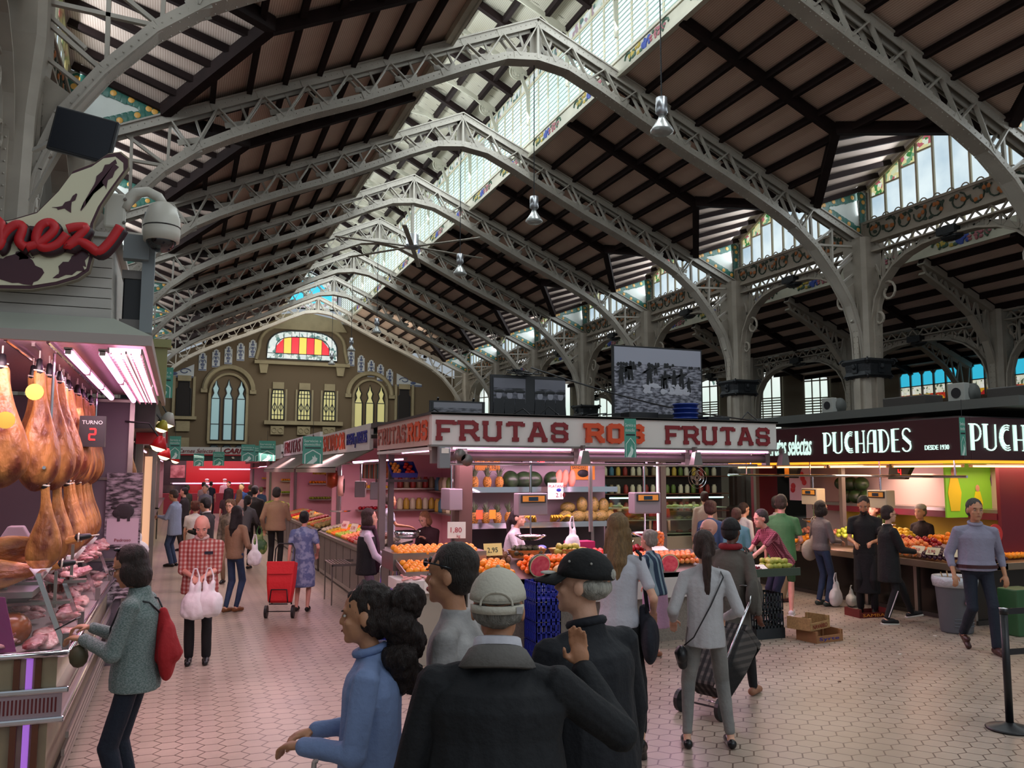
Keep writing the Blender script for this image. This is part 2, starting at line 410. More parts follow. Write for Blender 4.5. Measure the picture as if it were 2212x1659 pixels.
for side, nm in ((1, 'ceiling'), (-1, 'ceiling_left_slope')):
    struct(slope_mesh(side).build(nm, m_board))
    mb = MB()
    # purlins along the nave and rafters down the slope
    i = 0; dx = LX+.74
    while dx < DX1:
        z = rz_(dx)+.03
        if dx < dorm_top+.1:
            mb.bar((CX+side*dx, yA, z), (CX+side*dx, yB, z), .11, .17)
        else:
            t = (dx-dorm_top)/(DX1-dorm_top)
            for k in range(-1, 10):
                y0 = Y0+6*k; e = 3-2.8*t
                for a, b in ((y0, y0+e), (y0+6-e, y0+6)):
                    if b < yB+.1: mb.bar((CX+side*dx, a, z), (CX+side*dx, b, z), .11, .17)
        dx += .737; i += 1
    for k in range(-1, 10):
        for yy, end in ((Y0+6*k, DX1-.15), (Y0+6*k+3, dorm_top)):
            if yy < yB:
                for off in ((.28,) if end > 8 else (0,)):
                    mb.bar((CX+side*LX, yy+off, rz_(LX)-.0), (CX+side*end, yy+off, rz_(end)-.04), .16, .24)
    struct(mb.build('trim_%d' % (1 if side > 0 else 2), m_dark))
    # dormer roofs and their timbers
    mr = MB(); md = MB(); ZE = 9.52; ZR = rz_(dorm_top)+.1
    for k in range(-1, 10):
        y0 = Y0+6*k; ym = y0+3; y1 = y0+6
        if y1 > yB+1: continue
        q = lambda dx, y, z: (CX+side*dx, y, z)
        for ya, s in ((y0, 1), (y1, -1)):
            mr.quad(q(DX1, ya+.02*s, ZE+.12), q(HW+.3, ya+.02*s, 10.34), q(HW+.3, ym, 11.62), q(dorm_top, ym, ZR+.14))
            md.bar(q(DX1, ya+.15*s, ZE), q(dorm_top, ym, ZR-.08), .2, .28)
            for j in range(6):
                t = j/6; yy = ya+.15*s+(ym-ya-.15*s)*t; zz = ZE+(ZR-ZE)*t
                md.bar(q(DX1-(DX1-dorm_top)*t, yy, zz+.03), q(HW+.0, yy, 10.2+1.28*t), .11, .13)
        md.bar(q(dorm_top, ym, ZR), q(HW+.0, ym, 11.46), .14, .2)
    struct(mr.build('ceiling_dormer_right' if side > 0 else 'ceiling_dormer_left', m_board_aisle)); struct(md.build('trim_%d' % (3 if side > 0 else 4), m_dark))

# ---------------- lantern over the ridge ----------------
ZW0, ZW1 = 12.62, 14.97
for side in (1, -1):
    x = CX+side*LX; nrm = -side
    wn = empty('window_%d' % (1 if side > 0 else 2), (x, 0, 0)); struct(wn)
    X = lambda u: (nrm*u)
    g = MB().quad((.0, yA, ZW0), (.0, yB, ZW0), (.0, yB, ZW1), (.0, yA, ZW1)); g.build('pane', m_sky_l, wn)
    g = MB().quad((X(.015), yA, ZW1-.42), (X(.015), yB, ZW1-.42), (X(.015), yB, ZW1-.1), (X(.015), yA, ZW1-.1)); g.build('stained_pane', m_stain2, wn)
    fr = MB(); lou = MB(); y = yA
    while y < yB:
        fr.box((X(.0)-.03, y-.035, ZW0), (X(.0)+.05, y+.035, ZW1))
        y += .75
    for zz in (ZW0+.03, ZW1-.44, ZW1-.04): fr.box((-.04, yA, zz-.04), (.05, yB, zz+.04))
    z = ZW0+.12
    while z < ZW1-.5:
        lou.box((X(.02)-.012, yA, z-.012), (X(.02)+.012, yB, z+.012)); z += .14
    fr.build('frame', mat('window_frame_cream', 'C4BBA0', .6), wn); lou.build('louvre', mat('glass_louvre_edge', 'A9BDB8', .4), wn)
    # painted frieze board below the windows
    f = MB(); f.box((x-.06, yA, LZ-.05), (x+.06, yB, ZW0)); f.box((x-nrm*-.10-.03, yA, LZ-.1), (x-nrm*-.10+.03, yB, LZ+.0)); f.box((x+nrm*.07-.03, yA, ZW0-.05), (x+nrm*.07+.03, yB, ZW0+.02))
    struct(f.build('trim_%d' % (5 if side > 0 else 6), m_cream))
# lantern roof
ZLR = 16.15
lr = MB()
for side in (1, -1): lr.quad((CX+side*(LX+.25), yA, ZW1+.12), (CX+side*(LX+.25), yB, ZW1+.12), (CX, yB, ZLR+.14), (CX, yA, ZLR+.14))
struct(lr.build('ceiling_lantern', m_board_pale))
lb = MB()
for side in (1, -1):
    for t in (0, .36, .7, .98):
        xx = CX+side*LX*t; zz = ZLR-(ZLR-ZW1)*t
        lb.bar((xx, yA, zz), (xx, yB, zz), .14, .18)
    y = Y0-6
    while y < yB:
        lb.bar((CX, y+1.5, ZLR-.04), (CX+side*LX, y+1.5, ZW1-.04), .16, .22); y += 3
struct(lb.build('trim_7', m_dark))
# flower and fruit garlands painted on the frieze boards, one over each half bay
fg = [mat('frieze_green', '3F5B48', .6), mat('frieze_blue', '31489A', .6), mat('frieze_pink', 'A5616A', .6), mat('frieze_yellow', 'B39A3E', .6)]
def garland(h=.3, L=2.2):
    mb = MB(); random.seed(3)
    for s in (-1, 1):
        mb.m = 0; pts = [(0, s*(L/2-.22+.16*math.cos(a)), .02*0+.13*math.sin(a)) for a in [x*.7 for x in range(7)]]
        mb.tube([V((-.0, p[1], p[2])) for p in pts], .035, 5)
    for i in range(60):
        u = random.uniform(-L/2+.25, L/2-.25); w = h*.42*(1-abs(u)/(L*.62)); z = random.uniform(-w, w)
        mb.m = 1 if abs(u) < .18 else (random.choice([2, 2, 0]) if u < 0 else random.choice([3, 3, 0]))
        mb.ball((0, u, z), (.03, random.uniform(.05, .1), random.uniform(.04, .07)), 6, 4)
    return mb.mesh('garland', fg)
gm = garland(); n_g = 0
for side in (1,):
    for k in range(-1, 9):
        for h in (0, 1):
            o = bpy.data.objects.new('painted_garland', gm); COL.objects.link(o); o.location = (CX+side*(LX-.06), Y0+6*k+1.5+3*h, LZ+.2)
            tag(o, 'flower and fruit garland with blue ribbon painted under the lantern windows', 'garland', 'garlands painted on the lantern frieze')
# ornate lantern brackets, one pair over each truss and mid bay
def lantern_bracket():
    mb = MB()
    for s in (1,):
        pts = [V((s*(-LX+.1), 0, ZLR-1.25)), V((s*(-LX*.7), 0, ZLR-.62)), V((-.3*LX*s, 0, ZLR-.3)), V((.2*LX*s, 0, ZLR-.42)), V((.62*LX*s, 0, ZLR-.85)), V((.86*LX*s, 0, ZLR-1.25)), V((.97*LX*s, 0, ZLR-1.9)), V((.98*LX, 0, ZLR-2.9))]
        mb.path(pts, .12, .05, (0, 1, 0))
        top = [V((-LX*.98, 0, ZW1-.05)), V((0, 0, ZLR-.12)), V((LX*.98, 0, ZW1-.05))]
        mb.path(top, .14, .06, (0, 1, 0))
        for i in range(len(pts)-4): pass
        for t in (-.8, -.55, -.3, -.05, .2, .45):
            zt = ZLR-.12-(ZLR-ZW1)*abs(t)*.98
            zb = {-.8: ZLR-.85, -.55: ZLR-.5, -.3: ZLR-.3, -.05: ZLR-.34, .2: ZLR-.42, .45: ZLR-.64}[t]
            if zt-zb > .06: mb.tube([V((t*LX+.08*math.cos(a), 0, (zt+zb)/2+.5*(zt-zb)*math.sin(a))) for a in [x*PI/4 for x in range(8)]], .022, 5, closed=True)
        c = V((LX*.80, 0, ZW1-.02))
        for rr in (.24, .15): mb.tube([c+V((rr*math.cos(a), 0, rr*math.sin(a))) for a in [x*PI/8 for x in range(16)]], .028, 5, closed=True)
        for dx in (-.08, 0, .08): mb.bar(c+V((dx, 0, -.2)), c+V((dx, 0, .2)), .03, .03, (0, 1, 0))
    return mb.mesh('lantern_bracket', m_cream)
bm_ = lantern_bracket()
for k in range(0, 18):
    o = bpy.data.objects.new('lantern_bracket', bm_); COL.objects.link(o); o.location = (CX, Y0+3*k+.0, 0)
    if k % 2: o.scale = (1, 1, 1)
    tag(o, 'cream scrolled iron bracket arching under the peeling lantern ceiling', 'bracket', 'scrolled brackets inside the roof lantern')

# ---------------- arched lattice trusses ----------------
BOT = [(0, 12.16), (.81, 12.05), (1.68, 11.67), (2.83, 11.10), (4.26, 10.42), (5.37, 9.95), (6.22, 9.56), (7.07, 9.14), (7.67, 8.80), (8.35, 8.25), (9.0, 7.5), (9.5, 6.75), (9.76, 6.0), (9.86, 5.2)]
def bz(dx):
    for (a, za), (b, zb) in zip(BOT, BOT[1:]):
        if a <= dx <= b: return za+(zb-za)*(dx-a)/(b-a)
    return BOT[-1][1]
def truss_meshes():
    top = MB(); bot = MB(); web = MB(); riv = MB()
    for s in (1, -1):
        A, B = V((0, 0, ZP)), V((s*HW, 0, ZV))
        top.bar(A, B, .40, .035); top.bar(A-V((0, 0, .12)), B-V((0, 0, .12)), .03, .26)
        for y in (-.15, .15): top.bar(A-V((0, -y, .10)), B-V((0, -y, .10)), .02, .20)
        bp = [V((s*a, 0, b)) for a, b in BOT]
        bot.path(bp, .40, .035)
        for y in (-.15, .15): bot.path([p+V((0, y, .09)) for p in bp], .02, .18)
        # web: struts, diagonals, crossing braces in two planes
        xs = [.0+.92*i for i in range(10)]
        for i in range(len(xs)-1):
            a, b = xs[i], xs[i+1]
            ta, tb = V((s*a, 0, rz_(a)-.15)), V((s*b, 0, rz_(b)-.15)); ba, bb = V((s*a, 0, bz(a)+.12)), V((s*b, 0, bz(b)+.12))
            mt, mbm = (ta+tb)/2, (ba+bb)/2
            for y in (-.13, .13):
                o = V((0, y, 0))
                web.bar(ta+o, mbm+o, .03, .105, (0, 1, 0)); web.bar(mbm+o, tb+o, .03, .105, (0, 1, 0))
            web.bar(ta+V((0, -.13, 0)), ta+V((0, .13, -.0))+V((0, 0, -.02)), .05, .05)
            web.bar(mt, ba.lerp(mbm, .5), .05, .05, (0, 1, 0)); web.bar(mt.lerp(mbm, .6)-V((s*.22, 0, .0)), mt.lerp(mbm, .6)+V((s*.3, 0, -.15)), .12, .025, (0, 1, 0))
            for y in (-.165, .165):
                web.cbox(mbm+V((0, y, -.0)), (.34, .012, .18), 0, 0, s*.42*(1 if a > .9 else .3)); web.cbox(tb+V((0, y, .04)), (.3, .012, .18), 0, 0, s*.42)
        # haunch next to the column
        for za, zb in ((8.55, 7.9), (7.9, 7.35), (7.0, 6.3)):
            web.bar((s*(HW-.1), 0, za), (s*9.25 if zb > 7 else s*9.6, 0, zb), .05, .08, (0, 1, 0))
        web.bar((s*8.28, 0, 9.3), (s*8.3, 0, 8.4), .06, .08, (0, 1, 0)); web.bar((s*8.3, 0, 8.4), (s*HW, 0, 8.5), .06, .08, (0, 1, 0))
        web.bar((s*9.0, 0, 8.95), (s*8.98, 0, 7.6), .06, .08, (0, 1, 0)); web.bar((s*9.0, 0, 7.6), (s*HW, 0, 8.5), .06, .08, (0, 1, 0)); web.bar((s*8.3, 0, 8.4), (s*9.1, 0, 8.95), .06, .08, (0, 1, 0))
        # rivet rows
        for t in range(0, 78):
            q = A.lerp(B, (t+.5)/78)
            for y in (-.17, .17): riv.ball(q+V((0, y, .02)), .016, 5, 3); 
            for y in (-.165, .165): riv.ball(q+V((0, y, -.10)), .014, 4, 3)
        L = 0
        for a, b in zip(bp, bp[1:]):
            n = max(int((b-a).length/.14), 1)
            for j in range(n):
                q = a.lerp(b, (j+.5)/n)
                for y in (-.165, .165): riv.ball(q+V((0, y, .1)), .015, 4, 3)
                for y in (-.14, .14): riv.ball(q+V((0, y, -.02)), .016, 4, 3)
    web.bar((0, 0, ZP-.1), (0, 0, 12.2), .34, .06, (1, 0, 0)); web.bar((0, 0, ZP-.1), (0, 0, 12.2), .03, .3, (1, 0, 0))
    return top.mesh('top_chord', m_iron), bot.mesh('bottom_chord', m_iron), web.mesh('web_brace', m_iron), riv.mesh('rivet', m_iron)
T_ = truss_meshes()
ordn = ['farthest back, above the camera', 'overhead at the top right corner', 'nearest one crossing the top left corner', 'the first whose whole peak shows', 'second peak from the camera', 'third peak from the camera', 'fourth peak from the camera', 'fifth peak from the camera', 'sixth peak from the camera', 'the last one before the end wall']
for k in range(1, 10):
    t = empty('roof_truss', (CX, Y0+6*k, 0))
    tag(t, 'grey riveted arched iron truss of the main roof, '+ordn[k], 'roof truss')
    for nm, me in zip(('top_chord', 'bottom_chord', 'web_brace', 'rivet_row'), T_):
        o = bpy.data.objects.new(nm, me); COL.objects.link(o); o.parent = t

# ---------------- columns ----------------
def column_meshes(top, capz, r=.33, flare=True):
    sh = MB()
    ch = .10
    def ring(h, z): return [V((x, y, z)) for x, y in ((h, h-ch), (h-ch, h), (-h+ch, h), (-h, h-ch), (-h, -h+ch), (-h+ch, -h), (h-ch, -h), (h, -h+ch))]
    sh.rings([ring(r*1.25, 0), ring(r*1.25, .9), ring(r, 1.0), ring(r, capz), ring(r*1.08, capz+(top-capz)*.45), ring(r*1.35, capz+(top-capz)*.75), ring(r*1.3, top)])
    for a in range(4):
        R = Matrix.Rotation(a*PI/2, 3, 'Z'); P = [R@V(p) for p in ((r+.07, -.09, 1), (r+.07, .09, 1), (r+.07, .09, top-.15), (r+.07, -.09, top-.15))]; Q = [R@V(p) for p in ((r-.04, -.09, 1), (r-.04, .09, 1), (r-.04, .09, top-.15), (r-.04, -.09, top-.15))]
        sh.add(P+Q, [(0, 1, 2, 3), (4, 7, 6, 5), (0, 4, 5, 1), (1, 5, 6, 2), (2, 6, 7, 3), (3, 7, 4, 0)])
        for j in range(int((top-capz)/.16)):
            z = capz+.1+j*.16
            for w in (-.06, .06): sh.ball(R@V((r+.075, w, z)), .017, 5, 3)
    cap = MB(); R8 = lambda h: [(h, z) for z in ()]
    cap.rings([ring(r+.10, capz-.42), ring(r+.16, capz-.36), ring(r+.13, capz-.25), ring(r+.15, capz-.05), ring(r+.20, capz+.04), ring(r+.17, capz+.10)])
    for a in range(8):
        R = Matrix.Rotation(a*PI/4, 3, 'Z'); d = (r+.14) if a % 2 == 0 else (r+.26)
        if a % 2:
            for c, rr in ((V((d+.05, 0, capz+.02)), .11), (V((d-.02, 0, capz-.4)), .07)):
                cap.tube([R@(c+V((rr*(1-.06*i)*math.cos(i*.6), 0, rr*(1-.06*i)*math.sin(i*.6)))) for i in range(14)], .028, 6)
        cap.cbox(R@V((r+.15, 0, capz-.16)), (.05, .2, .26), a*PI/4)
        cap.ball(R@V((r+.19, 0, capz-.12)), (.06, .06, .08), 8, 5)
    return sh.mesh('shaft', m_iron2), cap.mesh('capital', m_castiron)
MC = column_meshes(ZV, 5.15)
haunch = MB()      # riveted webs that spread from the column into arch and truss
for s in (1, -1):
    pr = [(-s*(HW-a)*1.0, b) for a, b in BOT if b < 8.9] 
    pts = [(s*(HW-a), b) for a, b in BOT[-6:]]+[(0.0, 5.2), (0., 8.3)]
    haunch.prism([(s*(.27), 5.2), (s*.25, 6.0), (s*.55, 6.75), (s*.75, 7.2), (s*.3, 7.5), (0, 7.5), (0, 5.2)], (0, -.02, 0), (1, 0, 0), (0, 0, 1), (0, .04, 0))
# arches along the nave
def arch_meshes(hw=3.0, zt=8.58, zs=5.2, zc=8.1):
    mb = MB(); N = 14; pts = []
    for i in range(N+1):
        a = PI*i/N; c = math.cos(a); y = -math.copysign(abs(c)**.8, c)*(hw-.28); pts.append(V((0, y, zs+(zc-zs)*math.sin(a)**.62)))
    mb.path(pts, .3, .05)
    mb.path([p+V((0, 0, .1)) for p in pts], .03, .16)
    for y in (-.13, .13): pass
    mb.box((-.16, -hw, zt-.06), (.16, hw, zt)); mb.box((-.16, -hw, zt-.34), (.16, hw, zt-.30))
    ys = [-hw+.25+i*(2*hw-.5)/12 for i in range(13)]
    def za(y):
        for p, q in zip(pts, pts[1:]):
            if p.y <= y <= q.y: return p.z+(q.z-p.z)*(y-p.y)/max(q.y-p.y, 1e-4)
        return zs
    for a, b in zip(ys, ys[1:]):
        mb.bar((0, a, zt-.3), (0, a, min(za(a), zt-.3)), .06, .05, (1, 0, 0))
        mb.bar((0, a, zt-.3), (0, b, min(za(b), zt-.32)), .05, .05, (1, 0, 0)); mb.bar((0, b, zt-.3), (0, a, min(za(a), zt-.32)), .05, .05, (1, 0, 0))
        mb.bar((0, a, zt-.3), (0, (a+b)/2, zt-.06), .04, .04, (1, 0, 0)); mb.bar((0, b, zt-.3), (0, (a+b)/2, zt-.06), .04, .04, (1, 0, 0))
    for s in (1, -1):   # scrolls in the spandrels
        for rr, c in ((.34, V((0, s*(hw-.85), 7.05))), (.22, V((0, s*(hw-.5), 6.35)))):
            mb.tube([c+V((0, s*rr*(1-.05*i)*math.cos(i*.55), rr*(1-.05*i)*math.sin(i*.55))) for i in range(14)], .035, 6)
    kn = MB(); kn.cbox((0, 0, zc+.08), (.5, .55, .2)); kn.ball((0, 0, zc-.05), (.2, .34, .12), 8, 5)
    for s in (1, -1): kn.tube([(s*.2+0, .25*math.cos(i*.6)*(1-.05*i), zc+.05+.14*math.sin(i*.6)*(1-.05*i)) for i in range(12)], .04, 6)
    return mb.mesh('lattice_arch', m_iron2), kn.mesh('crown_ornament', m_castiron)
MA = arch_meshes()
m_vine = mat('vine_green', '27382C', .6); m_orange_p = mat('painted_orange', 'A8642F', .6)
def frieze_meshes():
    bd = MB(); bd.box((-.1, -2.85, 8.60), (.1, 2.85, 9.12)); bd.box((-.14, -3, 9.10), (.14, 3, 9.17)); bd.box((-.14, -3, 8.55), (.14, 3, 8.62))
    for s in (1, -1): bd.cbox((0, s*2.92, 8.85), (.3, .16, .62))
    for i in range(13):
        y = -2.6+i*.43; bd.tube([(0, y+.12*math.cos(a), 9.17+.12*math.sin(a)) for a in [x*.5 for x in range(7)]], .018, 5)
    vn = MB(); orr = MB(); random.seed(5)
    for s in (-1, 1):
        for i in range(5):
            y = s*(.35+i*.52); d = 1 if i % 2 else -1; c = V((-.11, y, 8.86))
            vn.tube([c+V((0, .2*math.cos(a*d+1), .19*math.sin(a*d+1))) for a in [x*.55 for x in range(11)]], .022, 5)
            for j in range(3):
                q = c+V((0, random.uniform(-.25, .25), random.uniform(-.2, .2))); vn.ball(q, (.015, .09, .05), 6, 4, Matrix.Rotation(random.uniform(0, 3), 3, 'X'))
            for j in range(3):
                q = c+V((-.01, random.uniform(-.2, .2), random.uniform(-.17, .14))); orr.ball(q, (.02, .06, .06), 8, 5)
    return bd.mesh('frieze_board', m_iron2), vn.mesh('painted_vine', m_vine), orr.mesh('painted_orange', m_orange_p)
MF = frieze_meshes()
def link(nm, me, parent, loc=None):
    o = bpy.data.objects.new(nm, me); COL.objects.link(o); o.parent = parent
    if loc: o.location = loc
    return o
rows = {1: 'right', -1: 'left'}
m_garl = mat('azulejo_green', '2E6A5C', .35, var=.3, vscale=5); m_azw = mat('azulejo_white', 'D2D6CF', .3, var=.08, vscale=2); m_azo = mat('azulejo_orange', 'D8A04A', .35)
def tri_panel():
    w = MB(); w.prism([(-1.95, .84), (.16, 1.50), (.16, .12), (-.1, -.02)], (0, 0, ZV), (1, 0, 0), (0, 0, 1), (0, .05, 0))
    fr = MB(); fr.path([V((-1.95, -.02, ZV+.84)), V((-.1, -.02, ZV-.02))], .06, .08, (0, 1, 0)); fr.path([V((-1.95, -.02, ZV+.88)), V((.2, -.02, ZV+1.56))], .06, .06, (0, 1, 0)); fr.bar((.16, -.02, ZV+.1), (.16, -.02, ZV+1.52), .06, .06, (0, 1, 0))
    g = MB(); o = MB(); P = [V((-1.6, -.03, ZV+.84)), V((-.02, -.03, ZV+1.30)), V((-.08, -.03, ZV+.2))]
    random.seed(2)
    for a, b in ((P[0], P[1]), (P[1], P[2]), (P[2], P[0])):
        n = int((b-a).length/.11)
        for i in range(n):
            q = a.lerp(b, (i+.5)/n); g.ball(q+V((0, 0, random.uniform(-.02, .02))), (.12, .012, .12), 7, 4)
            if i % 3 == 1: o.ball(q+V((0, -.012, random.uniform(-.03, .03))), (.065, .012, .065), 8, 5)
    return w.mesh('tile_field', m_azw), fr.mesh('panel_frame', m_iron), g.mesh('garland', m_garl), o.mesh('orange', m_azo)
MT = tri_panel()
def dormer_window(idx, side, k):
    w = empty('window_%d' % idx, (CX+side*(HW+.12), Y0+6*k+3, 0)); struct(w); w.scale = (side, 1, 1)
    g = MB(); fr = MB(); st = MB(); zt = lambda y: 10.12+(1-abs(y)/2.9)*1.3
    n = 10; ys = [-2.75+5.5*i/n for i in range(n+1)]
    for a, b in zip(ys, ys[1:]):
        sill = 9.12; c = (a+b)/2
        if 0.55 < abs(c):
            t0 = zt(max(abs(a), abs(b)))-.3; g.quad((0, a, sill), (0, b, sill), (0, b, t0), (0, a, t0)); st.quad((0, a, t0), (0, b, t0), (0, b, zt(b)), (0, a, zt(a)))
            fr.box((-.04, a, t0-.02), (.02, b, t0+.02))
        else: g.quad((0, a, sill), (0, b, sill), (0, b, zt(b)), (0, a, zt(a)))
    for y in ys: fr.box((-.05, y-.03, 9.1), (.04, y+.03, zt(y)))
    fr.bar((-.03, -2.9, zt(2.9)), (-.03, 0, zt(0)), .1, .09); fr.bar((-.03, 2.9, zt(2.9)), (-.03, 0, zt(0)), .1, .09)
    g.build('pane', m_sky_d, w); st.build('stained_pane', m_stain, w); fr.build('frame', mat('window_frame_cream'), w)
wi = 3
wherec = {1: 'beside the camera', 2: 'at the picture edge', 3: 'nearest one seen whole', 4: 'second seen whole', 5: 'third seen whole', 6: 'fourth seen whole', 7: 'fifth seen whole', 8: 'sixth seen whole', 9: 'beside the end wall'}
for side in (1, -1):
    for k in range(1, 10):
        x = CX+side*HW; y = Y0+6*k
        if side < 0 and k in (1,): pass
        c = empty('iron_column', (x, y, 0)); link('shaft', MC[0], c); link('capital', MC[1], c); link('haunch_plate', haunch.mesh('haunch', m_iron2), c)
        tag(c, 'riveted iron column with black scrolled capital, %s row, %s' % (rows[side], wherec[k]), 'column')
        if k < 9:
            g = empty('frieze_girder', (x, y+3, 0)); g.scale = (side, 1, 1)
            for nm, me in zip(('frieze_board', 'painted_vine', 'citrus_pattern'), MF): link(nm, me, g)
            link('lattice_arch', MA[0], g); link('crown_ornament', MA[1], g)
            tag(g, 'arch girder with orange vine frieze, %s row, past column %s' % (rows[side], wherec[k]), 'girder')
            dormer_window(wi, side, k); wi += 1
        t = empty('tiled_spandrel', (x, y-.05, 0)); t.scale = (side, 1, 1)
        for nm, me in zip(('tile_field', 'panel_frame', 'garland_pattern', 'citrus_pattern'), MT): link(nm, me, t)
        tag(t, 'white triangular panel of orange garlands, %s side, column %s' % (rows[side], wherec[k]), 'tile panel')

# ---------------- right aisle ----------------
AX = 20.1; AZ = 8.38; AVX = 23.05; AVZ = 7.03
m_sky_a = sky_pane('aisle_lantern_pane', 'DDEBF0', 'FFFFFF', 1.1)
w = empty('window_%d' % wi, (AX, 0, 0)); wi += 1; struct(w)
MB().quad((0, 0, 8.8), (0, 52, 8.8), (0, 52, 10.2), (0, 0, 10.2)).build('pane', m_sky_a, w)
f = MB(); y = 0
while y < 52: f.box((-.04, y-.04, 8.75), (.02, y+.04, 10.2)); y += .9
f.build('frame', mat('window_frame_cream'), w)
struct(MB().box((AX-.05, 0, AZ), (AX+.05, 52, 8.8)).box((AX-.1, 0, AZ-.04), (AX-.04, 52, AZ+.04)).build('trim_8', m_cream))
for k in range(0, 17):
    o = bpy.data.objects.new('painted_garland', gm); COL.objects.link(o); o.location = (AX-.07, Y0+1.5+3*k, AZ+.2)
    tag(o, 'flower and fruit garland painted on the aisle frieze seen through the lattice arches', 'garland', 'garlands painted on the aisle frieze')
struct(MB().box((18.1, 0, 10.2), (AX+.1, 52, 10.3)).build('ceiling_aisle_lantern', m_board_pale))
az = lambda x: AZ-(x-AX)*(AZ-AVZ)/(AVX-AX)
ar = MB().quad((AX, 0, AZ+.1), (AX, 56, AZ+.1), (AVX, 56, AVZ+.1), (AVX, 0, AVZ+.1))
# second, outer aisle: rises again and falls towards the side wall
A2 = [(AVX, AVZ+.1), (25.3, 7.9), (29.3, 6.3)]
for (a, za), (b, zb) in zip(A2, A2[1:]): ar.quad((a, 0, za+.1), (a, 56, za+.1), (b, 56, zb+.1), (b, 0, zb+.1))
struct(ar.build('ceiling_aisle', m_board_aisle))
ab = MB()
for i in range(5):
    x = AX+.3+i*.62; ab.bar((x, 0, az(x)), (x, 56, az(x)), .12, .18)
for i in range(7):
    x = 25.3+i*.6; z = 7.9-(x-25.3)*.4; ab.bar((x, 0, z), (x, 56, z), .12, .18)
for k in range(0, 19):
    y = Y0+3*k
    ab.bar((AX, y, AZ-.02), (AVX, y, AVZ-.02), .16, .24); ab.bar((25.3, y, 7.86), (29.3, y, 6.26), .16, .24); ab.bar((AVX, y, AVZ), (25.3, y, 7.86), .16, .24)
struct(ab.build('trim_9', m_dark))
def small_truss(x0, z0, x1, z1, xc, zb):
    mb = MB(); A = V((x0, 0, z0)); B = V((x1, 0, z1)); mb.bar(A, B, .26, .2)
    bt = [V((x0, 0, z0-.35)), A.lerp(B, .35)-V((0, 0, .42)), A.lerp(B, .62)-V((0, 0, .62)), A.lerp(B, .82)-V((0, 0, 1.1)), A.lerp(B, .94)-V((0, 0, 1.9)), V((x1-.2, 0, zb))]
    mb.path(bt, .24, .08)
    n = 7
    for i in range(n):
        t0, t1 = i/n, (i+1)/n; 
        f = lambda t: next((p.lerp(q, (x0+(x1-x0)*t-p.x)/max(q.x-p.x, 1e-4)) for p, q in zip(bt, bt[1:]) if p.x-1e-6 <= x0+(x1-x0)*t <= q.x+1e-6), bt[-1])
        mb.bar(A.lerp(B, t0), f(min((t0+t1)/2, .98)), .05, .06, (0, 1, 0)); mb.bar(f(min((t0+t1)/2, .98)), A.lerp(B, t1), .05, .06, (0, 1, 0))
    return mb.mesh('aisle_truss', m_iron2)
s1 = small_truss(AX, AZ-.1, AVX, AVZ-.1, 0, 4.2); s2 = small_truss(25.3, 7.75, 28.8, 6.3, 0, 4.4)
MC2 = column_meshes(AVZ, 3.6, .25); MA2 = arch_meshes(3.0, 7.0, 4.2, 6.5)
wa = ['beside the camera', 'level with the camera', 'just past the camera', 'behind the dark red stall sign', 'between the arched windows', 'second between the arched windows', 'third row from the end', 'second row from the end', 'last row']
for k in range(2, 8):
    y = Y0+6*k
    c = empty('aisle_column', (AVX, y, 0)); link('shaft', MC2[0], c); link('capital', MC2[1], c)
    tag(c, 'slender pale iron column of the right aisle with dark capital, '+wa[k], 'column')
    t = bpy.data.objects.new('aisle_truss', s1); COL.objects.link(t); t.location = (0, y, 0); tag(t, 'small curved lattice truss under the aisle roof, '+wa[k], 'roof truss')
    g = empty('aisle_girder', (AVX, y+3, 0)); link('lattice_arch', MA2[0], g); link('crown_ornament', MA2[1], g); tag(g, 'low lattice arch girder of the outer aisle, '+wa[k], 'girder')
    if k < 5:
        t = bpy.data.objects.new('outer_aisle_truss', s2); COL.objects.link(t); t.location = (0, y, 0); tag(t, 'curved lattice truss of the outermost aisle, '+wa[k], 'roof truss')
# ---------------- side and end walls ----------------
m_wall = mat('aisle_plaster', '8C8270', .8, var=.2, vscale=.7)
m_brick = pattern('sandy_brick', 'bricks', '8A7455', '5E4F3C', 7., .85, c3='7A6549')
DA, DB = V((29.0, 32, 0)), V((18.0, 58, 0)); dd = (DB-DA).normalized(); dn = V((dd.y, -dd.x, 0)); 
if dn.y > 0: dn = -dn
sw = MB(); sw.box((29.0, -2, 0), (29.3, 32, 5.2)); sw.box((29.0, -2, 6.6), (29.3, 32, 8)); 
for y in (-2, 3, 10, 17, 21.6, 24.8, 28.4): sw.box((29.0, y, 5.2), (29.3, y+.5, 6.6))
sw.box((29, 28.9, 5.2), (29.3, 32, 6.6))
struct(sw.build('wall_right', m_wall))
